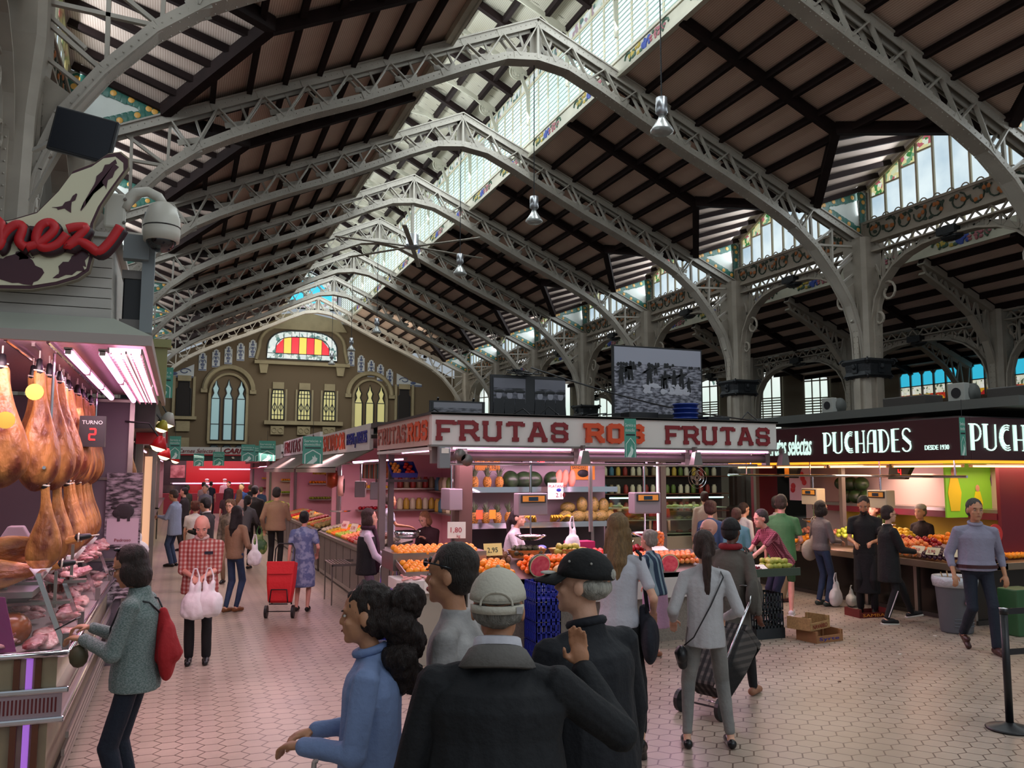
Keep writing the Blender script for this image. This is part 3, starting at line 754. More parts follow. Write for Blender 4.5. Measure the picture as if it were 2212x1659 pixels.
# diagonal wall with arched openings: solid board, the windows stand proud of it in their own reveals
L_ = (DB-DA).length
struct(MB().add([DA, DB, DB+V((0, 0, 13)), DA+V((0, 0, 13)), DA+V((.3, 0, 0)), DB+V((.3, 0, 0)), DB+V((.3, 0, 13)), DA+V((.3, 0, 13))], [(0, 1, 2, 3), (4, 7, 6, 5), (3, 2, 6, 7)]).build('wall_diagonal', m_wall))
def arched_window(p, u, n, wdt, z0, z1, idx, shutter=.55):
    """round-headed window: bright glass, stained border, louvred shutters in its lower part"""
    w = empty('window_%d' % idx, p); struct(w); n = V(n); u = V(u); r = wdt/2; zs = z1-r
    arc = lambda rr, k=12: [(rr*math.cos(PI*i/k), zs+rr*math.sin(PI*i/k)) for i in range(k+1)]
    poly = [(r, z0)]+arc(r)+[(-r, z0)]
    MB().prism(poly, n*.04, u, (0, 0, 1), n*.01).build('pane', m_sky_w, w)
    ring = MB(); o = arc(r); i_ = arc(r*.62)
    ring.add([n*.07+u*a+V((0, 0, b)) for a, b in o]+[n*.07+u*a+V((0, 0, b)) for a, b in i_], [(k, k+1, len(o)+k+1, len(o)+k) for k in range(len(o)-1)])
    ring.build('stained_pane', m_stain2, w)
    fr = MB(); pts = [n*.08+u*a+V((0, 0, b)) for a, b in poly]; fr.tube(pts+[pts[0]], .05, 5)
    for a in (-.33, .33): fr.bar(n*.08+u*(a*wdt*.5)+V((0, 0, z0)), n*.08+u*(a*wdt*.5)+V((0, 0, zs+r*.8)), .05, .05, n)
    fr.bar(n*.08-u*r+V((0, 0, zs)), n*.08+u*r+V((0, 0, zs)), .05, .06)
    fr.build('frame', m_iron2, w)
    sh = MB(); z = z0
    while z < z0+(z1-z0)*shutter:
        sh.bar(n*.12-u*r+V((0, 0, z)), n*.12+u*r+V((0, 0, z)), .03, .055); z += .13
    sh.build('shutter', mat('louvre_khaki', '7C735A', .7), w)
for s0, s1_, z1, sh in ((24.5, 1.55, 7.85, .55), (27.1, 1.25, 7.15, .6), (28.75-.35, 1.0, 6.6, .5), (20.9, 1.5, 7.4, .6), (13.8, 1.6, 7.6, .3), (10.0, 2.4, 9.2, .2), (7.2, 1.5, 7.9, .3), (3.5, 1.5, 7.9, .4), (1.2, 1.3, 7.2, .4), (17.2, 1.5, 8.2, .3)):
    s = L_-s0 if 0 else s0
    p = DB-dd*s
    if s < L_-.3: arched_window((p.x, p.y, 0), dd, dn, s1_, 3.6, z1, wi, sh); wi += 1
# side wall windows with turquoise panes over stained strips
m_turq = mat('turquoise_pane', '2FB8D8', .3, emit=.85, ecol='39BFE0'); m_stain3 = stained('stained_strip', ['E9EAD2', 'D8DCC8', '5C6A54', 'E9EAD2', 'EFEFE6'], 10, .7); m_stain4 = stained('stained_fire', ['D8A02C', 'B02A2A', 'E0C060', 'C8402A'], 6, .6)
for y0, y1 in ((24.9+.4, 28.3), (22.2, 24.7), (17.6, 21.5), (10.6, 16.9)):
    w = empty('window_%d' % wi, (28.97, (y0+y1)/2, 0)); wi += 1; struct(w); a, b = y0-(y0+y1)/2, y1-(y0+y1)/2
    MB().quad((0, a, 5.75), (0, b, 5.75), (0, b, 6.35), (0, a, 6.35)).build('turquoise_pane', m_turq, w)
    MB().quad((0, a, 5.4), (0, b, 5.4), (0, b, 5.75), (0, a, 5.75)).build('stained_pane', m_stain3, w)
    MB().quad((0, a, 5.15), (0, b, 5.15), (0, b, 5.4), (0, a, 5.4)).build('amber_pane', m_stain4, w)
    fr = MB(); n = max(int((b-a)/.6), 2)
    for i in range(n+1):
        yy = a+(b-a)*i/n; fr.box((-.06, yy-.04, 5.1), (.02, yy+.04, 6.5))
        if i < n:
            for s in (0, 1): fr.prism([(yy+(b-a)/n*s, 6.15), (yy+(b-a)/n*(s+(.35 if s == 0 else -.35)), 6.4), (yy+(b-a)/n*s, 6.4)], (-.05, 0, 0), (0, 1, 0), (0, 0, 1), (.04, 0, 0))
    fr.box((-.06, a, 5.73), (.02, b, 5.77)); fr.box((-.06, a, 6.33), (.02, b, 6.45))
    fr.build('frame', m_iron2, w)
# ---------------- end wall of the nave ----------------
EY = 58.0
m_stone = mat('carved_stone', '8E8266', .8, var=.2, vscale=1.5, bump=.4, bscale=8)
wl = MB(); wl.add([(-2.6, EY, 0), (18.2, EY, 0), (18.2, EY, 8.6), (12.0, EY, 11.4), (10.6, EY, 12.0), (7.5, EY, 12.5), (4.4, EY, 12.0), (3.0, EY, 11.2), (-2.6, EY, 8.5)], [tuple(range(9))])
wl.box((-2.6, EY+.02, 0), (18.2, EY+.4, 8.5))
struct(wl.build('wall_end', m_brick))
struct(MB().box((-12.3, -12, 0), (-12, 60, 10)).build('wall_left', m_wall))
E = lambda x, z, d=0.: V((x, EY-.05-d, z))
def flat_window(idx, poly, pane, x0, framew=.06, bars=(), depth=.02):
    w = empty('window_%d' % idx, (x0, EY, 0)); struct(w)
    MB().prism([(x-x0, z) for x, z in poly], (0, -depth-.02, 0), (1, 0, 0), (0, 0, 1), (0, .01, 0)).build('pane', pane, w)
    fr = MB(); pts = [V((x-x0, -.06, z)) for x, z in poly]; fr.tube(pts, framew, 5, closed=True)
    for (a, b), (c, d) in bars: fr.bar((a-x0, -.06, b), (c-x0, -.06, d), .05, framew*1.1, (0, 1, 0))
    fr.build('frame', m_castiron, w)
    return w
# lunette
lx, lw, l0, l1 = 7.36, 2.3, 9.5, 11.45
def lun(rx, z0, z1, n=16): return [(lx+rx, z0)]+[(lx+rx*math.copysign(abs(math.cos(PI*i/n))**.62, math.cos(PI*i/n)), z0+(z1-z0)*(.32+.68*math.sin(PI*i/n)**.85)) for i in range(n+1)]+[(lx-rx, z0)]
w = flat_window(wi, lun(lw, l0, l1), stained('lunette_border', ['EAF3EC', 'DFEDE8', 'F4F8F2', '9FB0A8', 'E4EEEA', '6A8F8A'], 5, .95), lx, .05); wi += 1
inner = lun(1.75, l0+.38, l1-.42)
reds = [mat('red_glass', 'D00A26', .3, emit=.75, ecol='D80C28'), mat('amber_glass', 'F2B040', .3, emit=.9, ecol='F4B848')]
ps = [MB(), MB()]
for i in range(7):
    a, b = -1.75+.5*i, -1.75+.5*(i+1)
    def top(x):
        ip = inner[1:-1]
        for p, q in zip(ip, ip[1:]):
            if q[0]-lx <= x <= p[0]-lx+1e-6: return p[1]+(q[1]-p[1])*((x+lx)-p[0])/min(q[0]-p[0], -1e-6)
        return l0+.6
    ps[i % 2].quad((a, -.07, l0+.38), (b, -.07, l0+.38), (b, -.07, top(min(b, 1.74))), (a, -.07, top(max(a, -1.74))))
ps[0].build('red_pane', reds[0], w); ps[1].build('amber_pane', reds[1], w)
fr = MB(); fr.tube([V((x-lx, -.09, z)) for x, z in inner], .03, 5, closed=True)
for i in range(1, 7): fr.bar((-1.75+.5*i, -.09, l0+.1), (-1.75+.5*i, -.09, l1-.1), .03, .03, (0, 1, 0))
fr.bar((-lw, -.09, l0+.38), (lw, -.09, l0+.38), .04, .04); fr.build('glazing_bar', m_castiron, w)
md = MB(); md.tube([E(lx+lw*1.3, 9.4, .05)]+[E(lx+(x-lx)*1.22, l0+(z-l0)*1.18, .05) for x, z in lun(lw, l0, l1)][1:-1]+[E(lx-lw*1.3, 9.4, .05)], .13, 6)
md.box((lx-3.1, EY-.5, 9.1), (lx+3.1, EY, 9.32))
for s in (-1, 1): md.prism([(-.3, 9.1), (.3, 9.1), (.2, 8.5), (-.2, 8.5)], (lx+s*2.5, EY-.35, 0), (1, 0, 0), (0, 0, 1), (0, .35, 0))
md.prism([(-2.9, 11.5), (2.9, 11.5), (2.4, 12.3), (0, 12.75), (-2.4, 12.3)], (lx, EY-.25, 0), (1, 0, 0), (0, 0, 1), (0, .3, 0))
struct(md.build('trim_10', m_stone))
# blue window high above, seen through the trusses at the end of the lantern
w = flat_window(wi, [(5.4, 13.0), (9.6, 13.0), (9.6, 14.0), (9.0, 15.0), (7.5, 15.6), (6.0, 15.0), (5.4, 14.0)], m_stain2, 7.5); wi += 1
MB().prism([(-1.7, .4), (-.2, .4), (-.2, 1.9), (-1.0, 1.7), (-1.7, 1.0)], (0, -.08, 13), (1, 0, 0), (0, 0, 1), (0, .01, 0)).prism([(.2, .4), (1.7, .4), (1.7, 1.0), (1.0, 1.7), (.2, 1.9)], (0, -.08, 13), (1, 0, 0), (0, 0, 1), (0, .01, 0)).build('turquoise_pane', m_turq, w)
# trefoil-headed lancets in two round-arched groups
m_pale = mat('pale_blue_glass', '7C979B', .3, emit=.42, ecol='8FB2B6'); m_yel = mat('lit_yellow_glass', 'B5AE74', .3, emit=.45, ecol='C9C183')
def lancet(x, z0, z1, w_): return [(x+w_, z0), (x+w_, z1-1.25), (x+w_*.45, z1-.9), (x+w_*.75, z1-.6), (x+w_*.3, z1-.35), (x, z1), (x-w_*.3, z1-.35), (x-w_*.75, z1-.6), (x-w_*.45, z1-.9), (x-w_, z1-1.25), (x-w_, z0)]
for cx, m_ in ((2.75, m_pale), (11.95, m_yel)):
    for i in (-1, 0, 1):
        flat_window(wi, lancet(cx+i*.78, 4.1, 8.0, .27), m_, cx+i*.78, .04, [((cx+i*.78-.27, 6.75), (cx+i*.78+.27, 6.75)), ((cx+i*.78-.27, 5.1), (cx+i*.78+.27, 5.1))]); wi += 1
    a = MB(); a.tube([E(cx+1.5*math.cos(PI*i/14), 7.3+1.5*math.sin(PI*i/14), .1) for i in range(15)], .16, 6); a.tube([E(cx+1.15*math.cos(PI*i/14), 7.1+1.25*math.sin(PI*i/14), .1) for i in range(15)], .09, 6)
    for s in (-1, 1): a.box((cx+s*1.15-.08, EY-.2, 4), (cx+s*1.15+.08, EY, 7.1)); a.box((cx+s*1.5-.2, EY-.25, 7.1), (cx+s*1.5+.2, EY, 7.35))
    a.box((cx-1.2, EY-.2, 3.85), (cx+1.2, EY, 4.0))
    struct(a.build('trim_%d' % (11 if cx < 5 else 12), m_stone))
    for i in (-1, 0, 1):
        flat_window(wi, [(cx+i*.78-.27, 2.9), (cx+i*.78+.27, 2.9), (cx+i*.78+.27, 3.6), (cx+i*.78+.15, 3.75), (cx+i*.78-.15, 3.75), (cx+i*.78-.27, 3.6)], mat('dim_glass', '3C4648', .3, emit=.08, ecol='5A6A6C'), cx+i*.78, .04); wi += 1
# middle group: three rectangular leaded windows with lace-carved lintels
lint = MB()
for cx in (5.85, 7.55, 9.2):
    p = [(cx-.4, 5.5), (cx+.4, 5.5), (cx+.4, 7.1), (cx+.32, 7.45), (cx-.32, 7.45), (cx-.4, 7.1)]
    bars = [((cx, 5.5), (cx, 7.45)), ((cx-.4, 6.95), (cx+.4, 6.95))]+[((cx+s*.2, 5.5), (cx+s*.2, 7.4)) for s in (-1, 1)]+[((cx-.4, z), (cx+.4, z)) for z in (5.8, 7.2)]
    for s in (-1, 1): bars += [((cx+s*.2-.14, 6.3), (cx+s*.2, 6.6)), ((cx+s*.2, 6.6), (cx+s*.2+.14, 6.3)), ((cx+s*.2-.14, 6.3), (cx+s*.2, 6.0)), ((cx+s*.2, 6.0), (cx+s*.2+.14, 6.3))]
    flat_window(wi, p, m_yel, cx, .045, bars); wi += 1
    lint.box((cx-.36, EY-.15, 7.5), (cx+.36, EY, 7.95)); lint.box((cx-.42, EY-.2, 4.5), (cx+.42, EY, 5.05))
    for s in (-1, 1): lint.tube([E(cx+s*.2+.14*math.cos(i*.7), 4.78+.16*math.sin(i*.7), .18) for i in range(9)], .03, 5)
    for s in (-1, 1): lint.box((cx+s*.52-.06, EY-.14, 5.4), (cx+s*.52+.06, EY, 7.5))
lint.box((5.0, EY-.35, 5.15), (10.1, EY, 5.4))
struct(lint.build('trim_13', m_stone))
# dark doorlike niches at both ends
for i, cx in enumerate((.05, 14.35)):
    flat_window(wi, [(cx-.42, 5.6), (cx+.42, 5.6), (cx+.42, 7.3), (cx+.32, 7.4), (cx+.32, 7.75), (cx-.32, 7.75), (cx-.32, 7.4), (cx-.42, 7.3)], mat('unlit_opening', '150D0C', .8), cx, .03); wi += 1
    nb = MB(); nb.box((cx-.4, EY-.15, 7.8), (cx+.4, EY, 8.15)); nb.box((cx-.8, EY-.3, 5.35), (cx+.8, EY, 5.55))
    for s in (-1, 1): nb.box((cx+s*.6-.08, EY-.15, 5.5), (cx+s*.6+.08, EY, 8.1))
    nb.box((cx-.42, EY-.15, 4.6), (cx+.42, EY, 5.25)); nb.box((cx-.42, EY-.15, 3.6), (cx+.42, EY, 4.2))
    struct(nb.build('trim_%d' % (14+i), m_stone))
# blue and white tile plaques stepping down under the roof slopes
m_plq = mat('plaque_white', 'A5A9AC', .4); m_plb = mat('plaque_blue', '3B4668', .4)
def plaque():
    a = MB(); a.prism([(-.24, 0), (.24, 0), (.24, 1.0), (.15, 1.0), (.15, 1.12), (0, 1.2), (-.15, 1.12), (-.15, 1.0), (-.24, 1.0)], (0, 0, 0), (1, 0, 0), (0, 0, 1), (0, .04, 0))
    b = MB()
    for z, r in ((.2, .08), (.4, .14), (.62, .1), (.85, .12), (1.02, .06)): b.ball((0, -.01, z), (r, .015, .09), 8, 5)
    for s in (-1, 1): b.tube([(s*(.1+.09*math.cos(i*.8)), -.01, .5+.22*math.sin(i*.8)) for i in range(7)], .02, 5)
    b.box((-.22, -.012, .02), (.22, .0, .1))
    return a.mesh('plaque_field', m_plq), b.mesh('blue_ornament', m_plb)
MP = plaque()
for side, xs in (('left', [(1.1, 8.5), (1.9, 8.75), (2.65, 9.0), (3.4, 9.25), (4.15, 9.5)]), ('right', [(10.6, 9.25), (11.3, 8.85), (12.0, 8.55), (12.65, 8.3), (13.3, 8.0)])):
    for x, z in xs:
        p = empty('tile_plaque', (x, EY-.06, z)); link('plaque_field', MP[0], p); link('blue_ornament', MP[1], p)
        tag(p, 'blue and white tile plaque on the end wall, stepping down the %s of the lunette' % side, 'tile plaque', 'tile plaques %s of the lunette' % side)
for i, (x0, x1, s) in enumerate(((-1.2, .6, 1), (15.6, 13.8, -1))):
    p = empty('tile_scroll_panel', (x0, EY-.06, 8.0)); L = x1-x0
    MB().prism([(0, 0), (L, 0), (L, .9), (L*.4, .35), (0, .2)], (0, 0, 0), (1, 0, 0), (0, 0, 1), (0, .04, 0)).build('tile_field', m_plq, p)
    b = MB(); b.tube([(L*(.7+.2*math.cos(i_*.5)*(1-i_*.05)), -.02, .42+.2*math.sin(i_*.5)*(1-i_*.05)) for i_ in range(14)], .03, 5); b.box((min(0, L), -.012, .02), (max(0, L), 0, .12)); b.ball((L*.35, -.02, .25), (.2, .02, .1)); b.build('blue_ornament', m_plb, p)
    tag(p, 'blue scrolled tile panel in the %s corner of the end wall under the roof' % ('left', 'right')[i], 'tile panel')
# white wings beside the end wall below the lunette
# ---------------- hanging lamps and fan ----------------
m_steel = mat('brushed_steel', 'A9AAAE', .32, .85, bump=.05); m_chrome = mat('chrome', 'D5D6DA', .12, 1.)
m_lampglass = mat('frosted_lamp_glass', '9A9C98', .3, trans=.4)
names_l = ['nearest and highest one', 'second of the three bell lamps', 'third of the three bell lamps', 'far down the nave', 'farther down the nave', 'farthest down the nave']
for i, y in enumerate((12.8, 18.75, 24.7, 36.7, 42.7, 48.7)):
    l = empty('bell_lamp', (CX, y, 8.46)); tag(l, 'grey bell lamp on a long cable, '+names_l[i], 'lamp')
    MB().lathe([(.06, .34), (.1, .33), (.11, .05), (.06, .0)], n=12).build('ballast_housing', m_steel, l, True)
    MB().lathe([(.05, 0), (.07, -.06), (.12, -.14), (.2, -.26), (.21, -.30), (.15, -.34)], n=14).build('bell_shade', m_lampglass, l, True)
    MB().tube([(0, 0, .33), (0, 0, 12.1-8.46+1.0)], .012, 5).build('cable', m_castiron, l)
area('endwall_fill', (7.5, 50, 9.5), (12, 3), 420, (1, .95, .82), (0, 1, -.15))  # warm fill light added in mid-air to brighten the end wall
fan = empty('ceiling_fan', (CX, 30.65, 10.5)); tag(fan, 'large ceiling fan with long grey blades hung from the third truss', 'fan')
MB().tube([(0, 0, .2), (0, 0, 1.7)], .06, 8).build('drop_rod', m_iron, fan); MB().lathe([(.12, .5), (.24, .45), (.24, .1), (.3, .05), (.3, -.05), (.1, -.1)], n=14).build('motor', m_steel, fan, True)
for i in range(6):
    a = i*PI/3+.18; d = V((math.cos(a), math.sin(a), 0)); MB().bar(d*.25, d*3.0+V((0, 0, -.04)), .17, .025).build('blade', m_iron, fan)
# ---------------- shared stall materials ----------------
PINK = (1.0, .60, .80); WARM = (1.0, .72, .42)
m_tube = mat('pink_neon_tube', 'FFC8F0', .3, emit=5., ecol='FFA8E8')
m_tubew = mat('warm_neon_tube', 'FFE0B0', .3, emit=4., ecol='FFC880')
m_white = mat('white_laminate', 'CFCBC4', .45, var=.06)
m_wsign = mat('white_sign_face', 'D9D5CE', .4, var=.05, vscale=2)
m_red = mat('dark_red_letter', '7A0812', .4); m_orl = mat('orange_letter', 'D24A18', .4); m_blk = mat('black_plastic', '17171A', .4)
m_grey = mat('grey_metal_panel', '7A736E', .4, .4, var=.12); m_greyd = mat('dark_grey_panel', '38332F', .5)
m_inox = mat('inox_counter', '9C968F', .28, .8, var=.15, vscale=3, bump=.05, bscale=12)
m_gst = pattern('grey_granite', 'blotch', '7E766C', '8A8276', 60, .4)
m_wood = mat('pale_wood', 'B08A5A', .7, var=.3, vscale=6, stretch=(1, 8, 8)); m_wood2 = mat('brown_wood_strip', '6A3A22', .5, var=.2)
m_blue = mat('blue_crate_plastic', '16268C', .45); m_bkcr = mat('black_crate_plastic', '20262A', .5); m_green = mat('green_banner', '4E9A86', .6, var=.05)
m_glass = glass_mat('clear_counter_glass', (.96, 1, .98), .10); m_paper = mat('paper_card', 'E6E2D6', .6); m_plasticw = mat('white_plastic_bag', 'E2DEDF', .45, bump=.6, bscale=9)
m_led = mat('red_led_digit', 'FF2020', .4, emit=3., ecol='FF1A1A')
m_maroon = mat('maroon_sign_face', '3A0F16', .45)
# ---------------- fruit kinds ----------------
def fruit_mesh(name, r, m, sq=(1, 1, 1), dimple=True, stem=None, n=12):
    mb = MB(); R = []; k = 9
    for i in range(k+1):
        a = -PI/2+PI*i/k; c = max(math.cos(a), .05); z = math.sin(a)
        if dimple and i in (0, k): z *= .82
        R.append([V((r*c*sq[0]*math.cos(2*PI*j/n), r*c*sq[1]*math.sin(2*PI*j/n), r*z*sq[2])) for j in range(n)])
    mb.rings(R)
    if stem: mb.m = 1; mb.cap((0, 0, r*sq[2]*.78), (0.004, 0, r*sq[2]*1.12), r*.09, r*.07, 5)
    return mb.mesh(name, [m]+([stem] if stem else []), True)
m_stem = mat('fruit_stem', '4C5A24', .7)
def fm(n, c, c2, rough=.42, bump=.25, bs=90, **k): return mat(n, c, rough, var=.3, vcol=c2, vscale=12, bump=bump, bscale=bs, **k)
FR = {
 'orange': fruit_mesh('orange', .042, fm('orange_peel', 'FAA422', 'F48A10'), (1, 1, .94), stem=m_stem),
 'mandarin': fruit_mesh('mandarin', .036, fm('mandarin_peel', 'F88220', 'F07010'), (1, 1, .82), stem=m_stem),
 'apricot': fruit_mesh('apricot', .032, fm('apricot_skin', 'F4A03A', 'EE8A34'), (1, .95, .95)),
 'peach': fruit_mesh('peach', .040, fm('peach_skin', 'F4A050', 'E87040'), (1, 1, .92)),
 'red_apple': fruit_mesh('red_apple', .040, fm('red_apple_skin', 'A81828', '8A1420', .3, 0), (1, 1, .9), stem=m_stem),
 'green_apple': fruit_mesh('green_apple', .040, fm('green_apple_skin', 'A8B83A', '8EA42C', .3, 0), (1, 1, .9), stem=m_stem),
 'kiwi': fruit_mesh('kiwi', .032, fm('kiwi_skin', '7A5A38', '644628', .8, .5), (1, 1, 1.3), False),
 'avocado': fruit_mesh('avocado', .040, fm('avocado_skin', '36382A', '4C5430', .45, .8, 60), (.9, .9, 1.35), False),
 'pear': None,
 'lemon': fruit_mesh('lemon', .034, fm('lemon_peel', 'F0C832', 'E6B820'), (.92, .92, 1.3), False),
 'potato': fruit_mesh('potato', .040, fm('potato_skin', 'C8B070', 'B09858', .8, .4, 20), (1.2, .9, .8), False),
 'tomato': fruit_mesh('tomato', .040, fm('tomato_skin', 'D83018', 'C02010', .25, 0), (1, 1, .8), stem=m_stem),
 'plum': fruit_mesh('plum', .026, fm('plum_skin', '4A1A34', '2E1024', .4, 0), (1, 1, 1.1)),
 'onion': fruit_mesh('onion', .04, fm('onion_skin', 'C88A70', 'A86858', .4, .2), (1, 1, .9), stem=m_stem),
 'cherry': fruit_mesh('cherry', .016, fm('cherry_skin', '8A0C20', '5E0818', .2, 0), n=8),
 'mushroom': fruit_mesh('mushroom', .034, fm('mushroom_cap', 'E2D6BE', 'CDBFA2', .7, .2), (1, 1, .75)),
}
_pm = MB().lathe([(.006, -.045), (.03, -.04), (.04, -.015), (.034, .015), (.018, .04), (.01, .055)], n=12)
FR['pear'] = _pm.mesh('pear', fm('pear_skin', 'B4B04A', '9AA03C'), True)
_rf = random.Random(11)
def pile(kind, x0, x1, y0, y1, zf, group, label, step=None, layers=2, jit=.25, cat=None, shrink=.5, lie=False, cap=999):
    """individual fruit heaped over a rectangle; zf(x, y) is the height of the tray"""
    me = FR[kind]; r = max(abs(v.co.x) for v in me.vertices); step = step or 2*r*1.0; n = 0
    for L in range(layers):
        ins = L*step*shrink; a = x0+r+ins; 
        yy = y0+r+ins; row = 0
        while yy <= y1-r-ins+1e-6:
            xx = a+(step/2 if row % 2 else 0)
            while xx <= x1-r-ins+1e-6 and n < cap:
                px = xx+_rf.uniform(-jit, jit)*r*.5; py = yy+_rf.uniform(-jit, jit)*r*.5
                o = bpy.data.objects.new(kind, me); COL.objects.link(o)
                o.location = (px, py, zf(px, py)+r*.95+L*r*1.42)
                o.rotation_euler = (_rf.uniform(1.2, 1.9) if lie else _rf.uniform(-.5, .5), _rf.uniform(-.5, .5), _rf.uniform(0, 6.28))
                o.scale = (_rf.uniform(.9, 1.06),)*3
                tag(o, label, cat or kind.replace('_', ' '), group); n += 1
                xx += step
            yy += step*.9; row += 1
def tray(x0, x1, y0, y1, zf, m=None, h=.05, name='display_tray', label='', cat='tray'):
    mb = MB(); z = [zf(x0, y0), zf(x1, y0), zf(x1, y1), zf(x0, y1)]; P = [(x0, y0), (x1, y0), (x1, y1), (x0, y1)]
    b = [V((p[0], p[1], q-.012)) for p, q in zip(P, z)]; t = [V((p[0], p[1], q)) for p, q in zip(P, z)]
    mb.add(b+t, [(0, 3, 2, 1), (4, 5, 6, 7), (0, 1, 5, 4), (1, 2, 6, 5), (2, 3, 7, 6), (3, 0, 4, 7)])
    for i in range(4): mb.bar(t[i]+V((0, 0, h/2)), t[(i+1) % 4]+V((0, 0, h/2)), .012, h)
    o = mb.build(name, m or m_inox); return tag(o, label, cat)
def pineapple_proto():
    o = empty('pineapple'); b = MB(); R = []
    for i in range(13):
        t = i/12; rr = .062*math.sin(PI*(.08+.84*t))**.45
        R.append([V((rr*(1+.07*((i+k) % 2))*math.cos(2*PI*k/14), rr*(1+.07*((i+k) % 2))*math.sin(2*PI*k/14), .17*t)) for k in range(14)])
    b.rings(R).build('body', pattern('pineapple_skin', 'cells', '4E3A14', 'A8762A', 34, .6, thr=.3, bump=.6), o)
    l = MB(); rd = random.Random(4)
    for i in range(26):
        a = rd.uniform(0, 6.28); s = rd.uniform(.03, .11); h = rd.uniform(.08, .2) * (1.2-s*5); d = V((math.cos(a), math.sin(a), 0)); w = V((-d.y, d.x, 0))*.011
        p0, p1, p2 = V((0, 0, .165))+d*.012, V((0, 0, .165+h*.6))+d*s*.5, V((0, 0, .165+h))+d*s
        l.add([p0-w, p0+w, p1+w*.9, p1-w*.9, p2, p0+d*.008, p1+d*.006], [(0, 1, 2, 3), (3, 2, 4), (0, 3, 6, 5), (1, 5, 6, 2), (2, 6, 4), (3, 4, 6)])
    l.build('leaf_crown', mat('pineapple_leaf', '5C6E4C', .6, var=.3), o); return o
def bananas(n=5, L=.17, m=None):
    mb = MB()
    for i in range(n):
        a = (i-(n-1)/2)*.22; pts = []
        for k in range(7):
            t = k/6; x = math.sin(a)*(.04+t*.06)+a*.05; z = .0+.09*math.sin(t*PI*.75); y = (t-.1)*L
            pts.append((x+a*.07*t, y, z))
        mb.tube(pts, [.008, .015, .018, .019, .018, .014, .006], 7)
    return mb.mesh('bananas', m or mat('banana_skin', 'E8BE2C', .5, var=.25, vcol='B8942C', vscale=20), True)
BAN = bananas(); BANG = bananas(6, .16, mat('banana_skin_green', 'B8B838', .5, var=.2))
def melon_mesh(nm, r, m, L): 
    return MB().ball((0, 0, 0), (r, L, r), 16, 11).mesh(nm, m, True)
MEL = melon_mesh('melon', .085, pattern('melon_rind', 'cells', '3E4C1E', '8A7A3A', 40, .6, thr=.3), .125)
WML = melon_mesh('watermelon', .125, mat('watermelon_rind', '1A2A1A', .35, var=.5, vcol='2E4A28', vscale=9), .145)
def wedge(half=True):
    o = empty('watermelon_half'); r = .14; MB().rings([[V((r*math.cos(a)*math.cos(t), -r*math.cos(a)*0+0, 0))+V((0, r*math.sin(a), r*math.cos(a)*math.sin(t))) for t in [2*PI*k/20 for k in range(20)]] for a in [PI/2*i/6*.98 for i in range(7)]]).build('rind', mat('watermelon_rind'), o, True)
    MB().lathe([(.0, -.004), (r*.97, -.004), (r*.97, 0), (0, 0)], n=24, M=Matrix.Rotation(PI/2, 3, 'X'), c=(0, -.002, 0)).build('white_rim', mat('pale_rind', 'D8DCA8', .5), o)
    MB().lathe([(.0, -.004), (r*.88, -.004), (r*.88, .006), (0, .006)], n=24, M=Matrix.Rotation(PI/2, 3, 'X'), c=(0, -.004, 0)).build('flesh', mat('watermelon_flesh', 'F86A74', .35, var=.3, vcol='E84058', vscale=20), o)
    return o
# lettering made of strokes (slab capitals)
GL = {
 'F': ([[(0, 0), (0, 1)], [(0, 1), (.72, 1)], [(0, .5), (.5, .5)], [(-.14, 0), (.16, 0)], [(-.14, 1), (0, 1)], [(.72, 1.04), (.72, .84)]], .8),
 'R': ([[(0, 0), (0, 1)], [(-.14, 1), (.5, 1), (.66, .86), (.66, .62), (.52, .46), (0, .46)], [(.4, .46), (.68, 0)], [(-.14, 0), (.16, 0)], [(.6, 0), (.82, 0)]], .82),
 'U': ([[(0, 1), (0, .14), (.14, 0), (.52, 0), (.66, .14), (.66, 1)], [(-.14, 1), (.14, 1)], [(.52, 1), (.8, 1)]], .82),
 'T': ([[(.36, 0), (.36, 1)], [(0, 1), (.72, 1)], [(0, 1.04), (0, .82)], [(.72, 1.04), (.72, .82)], [(.2, 0), (.52, 0)]], .82),
 'A': ([[(0, 0), (.3, 1), (.42, 1), (.72, 0)], [(.14, .32), (.58, .32)], [(-.12, 0), (.14, 0)], [(.58, 0), (.84, 0)], [(.14, 1), (.4, 1)]], .86),
 'S': ([[(.66, .8), (.66, .9), (.54, 1), (.12, 1), (0, .88), (0, .64), (.12, .53), (.54, .5), (.66, .38), (.66, .12), (.54, 0), (.1, 0), (0, .12), (0, .24)]], .82),
 'O': ([[(.12, 0), (.54, 0), (.66, .12), (.66, .88), (.54, 1), (.12, 1), (0, .88), (0, .12), (.12, 0)]], .82),
 'D': ([[(0, 0), (0, 1)], [(-.14, 1), (.5, 1), (.66, .86), (.66, .14), (.5, 0), (-.14, 0)]], .82),
 'L': ([[(0, 1), (0, 0), (.6, 0)]], .72), 'V': ([[(0, 1), (.34, 0), (.68, 1)]], .8), 'N': ([[(0, 0), (0, 1), (.62, 0), (.62, 1)]], .78), 'C': ([[(.66, .8), (.54, 1), (.12, 1), (0, .88), (0, .12), (.12, 0), (.54, 0), (.66, .2)]], .78),
}
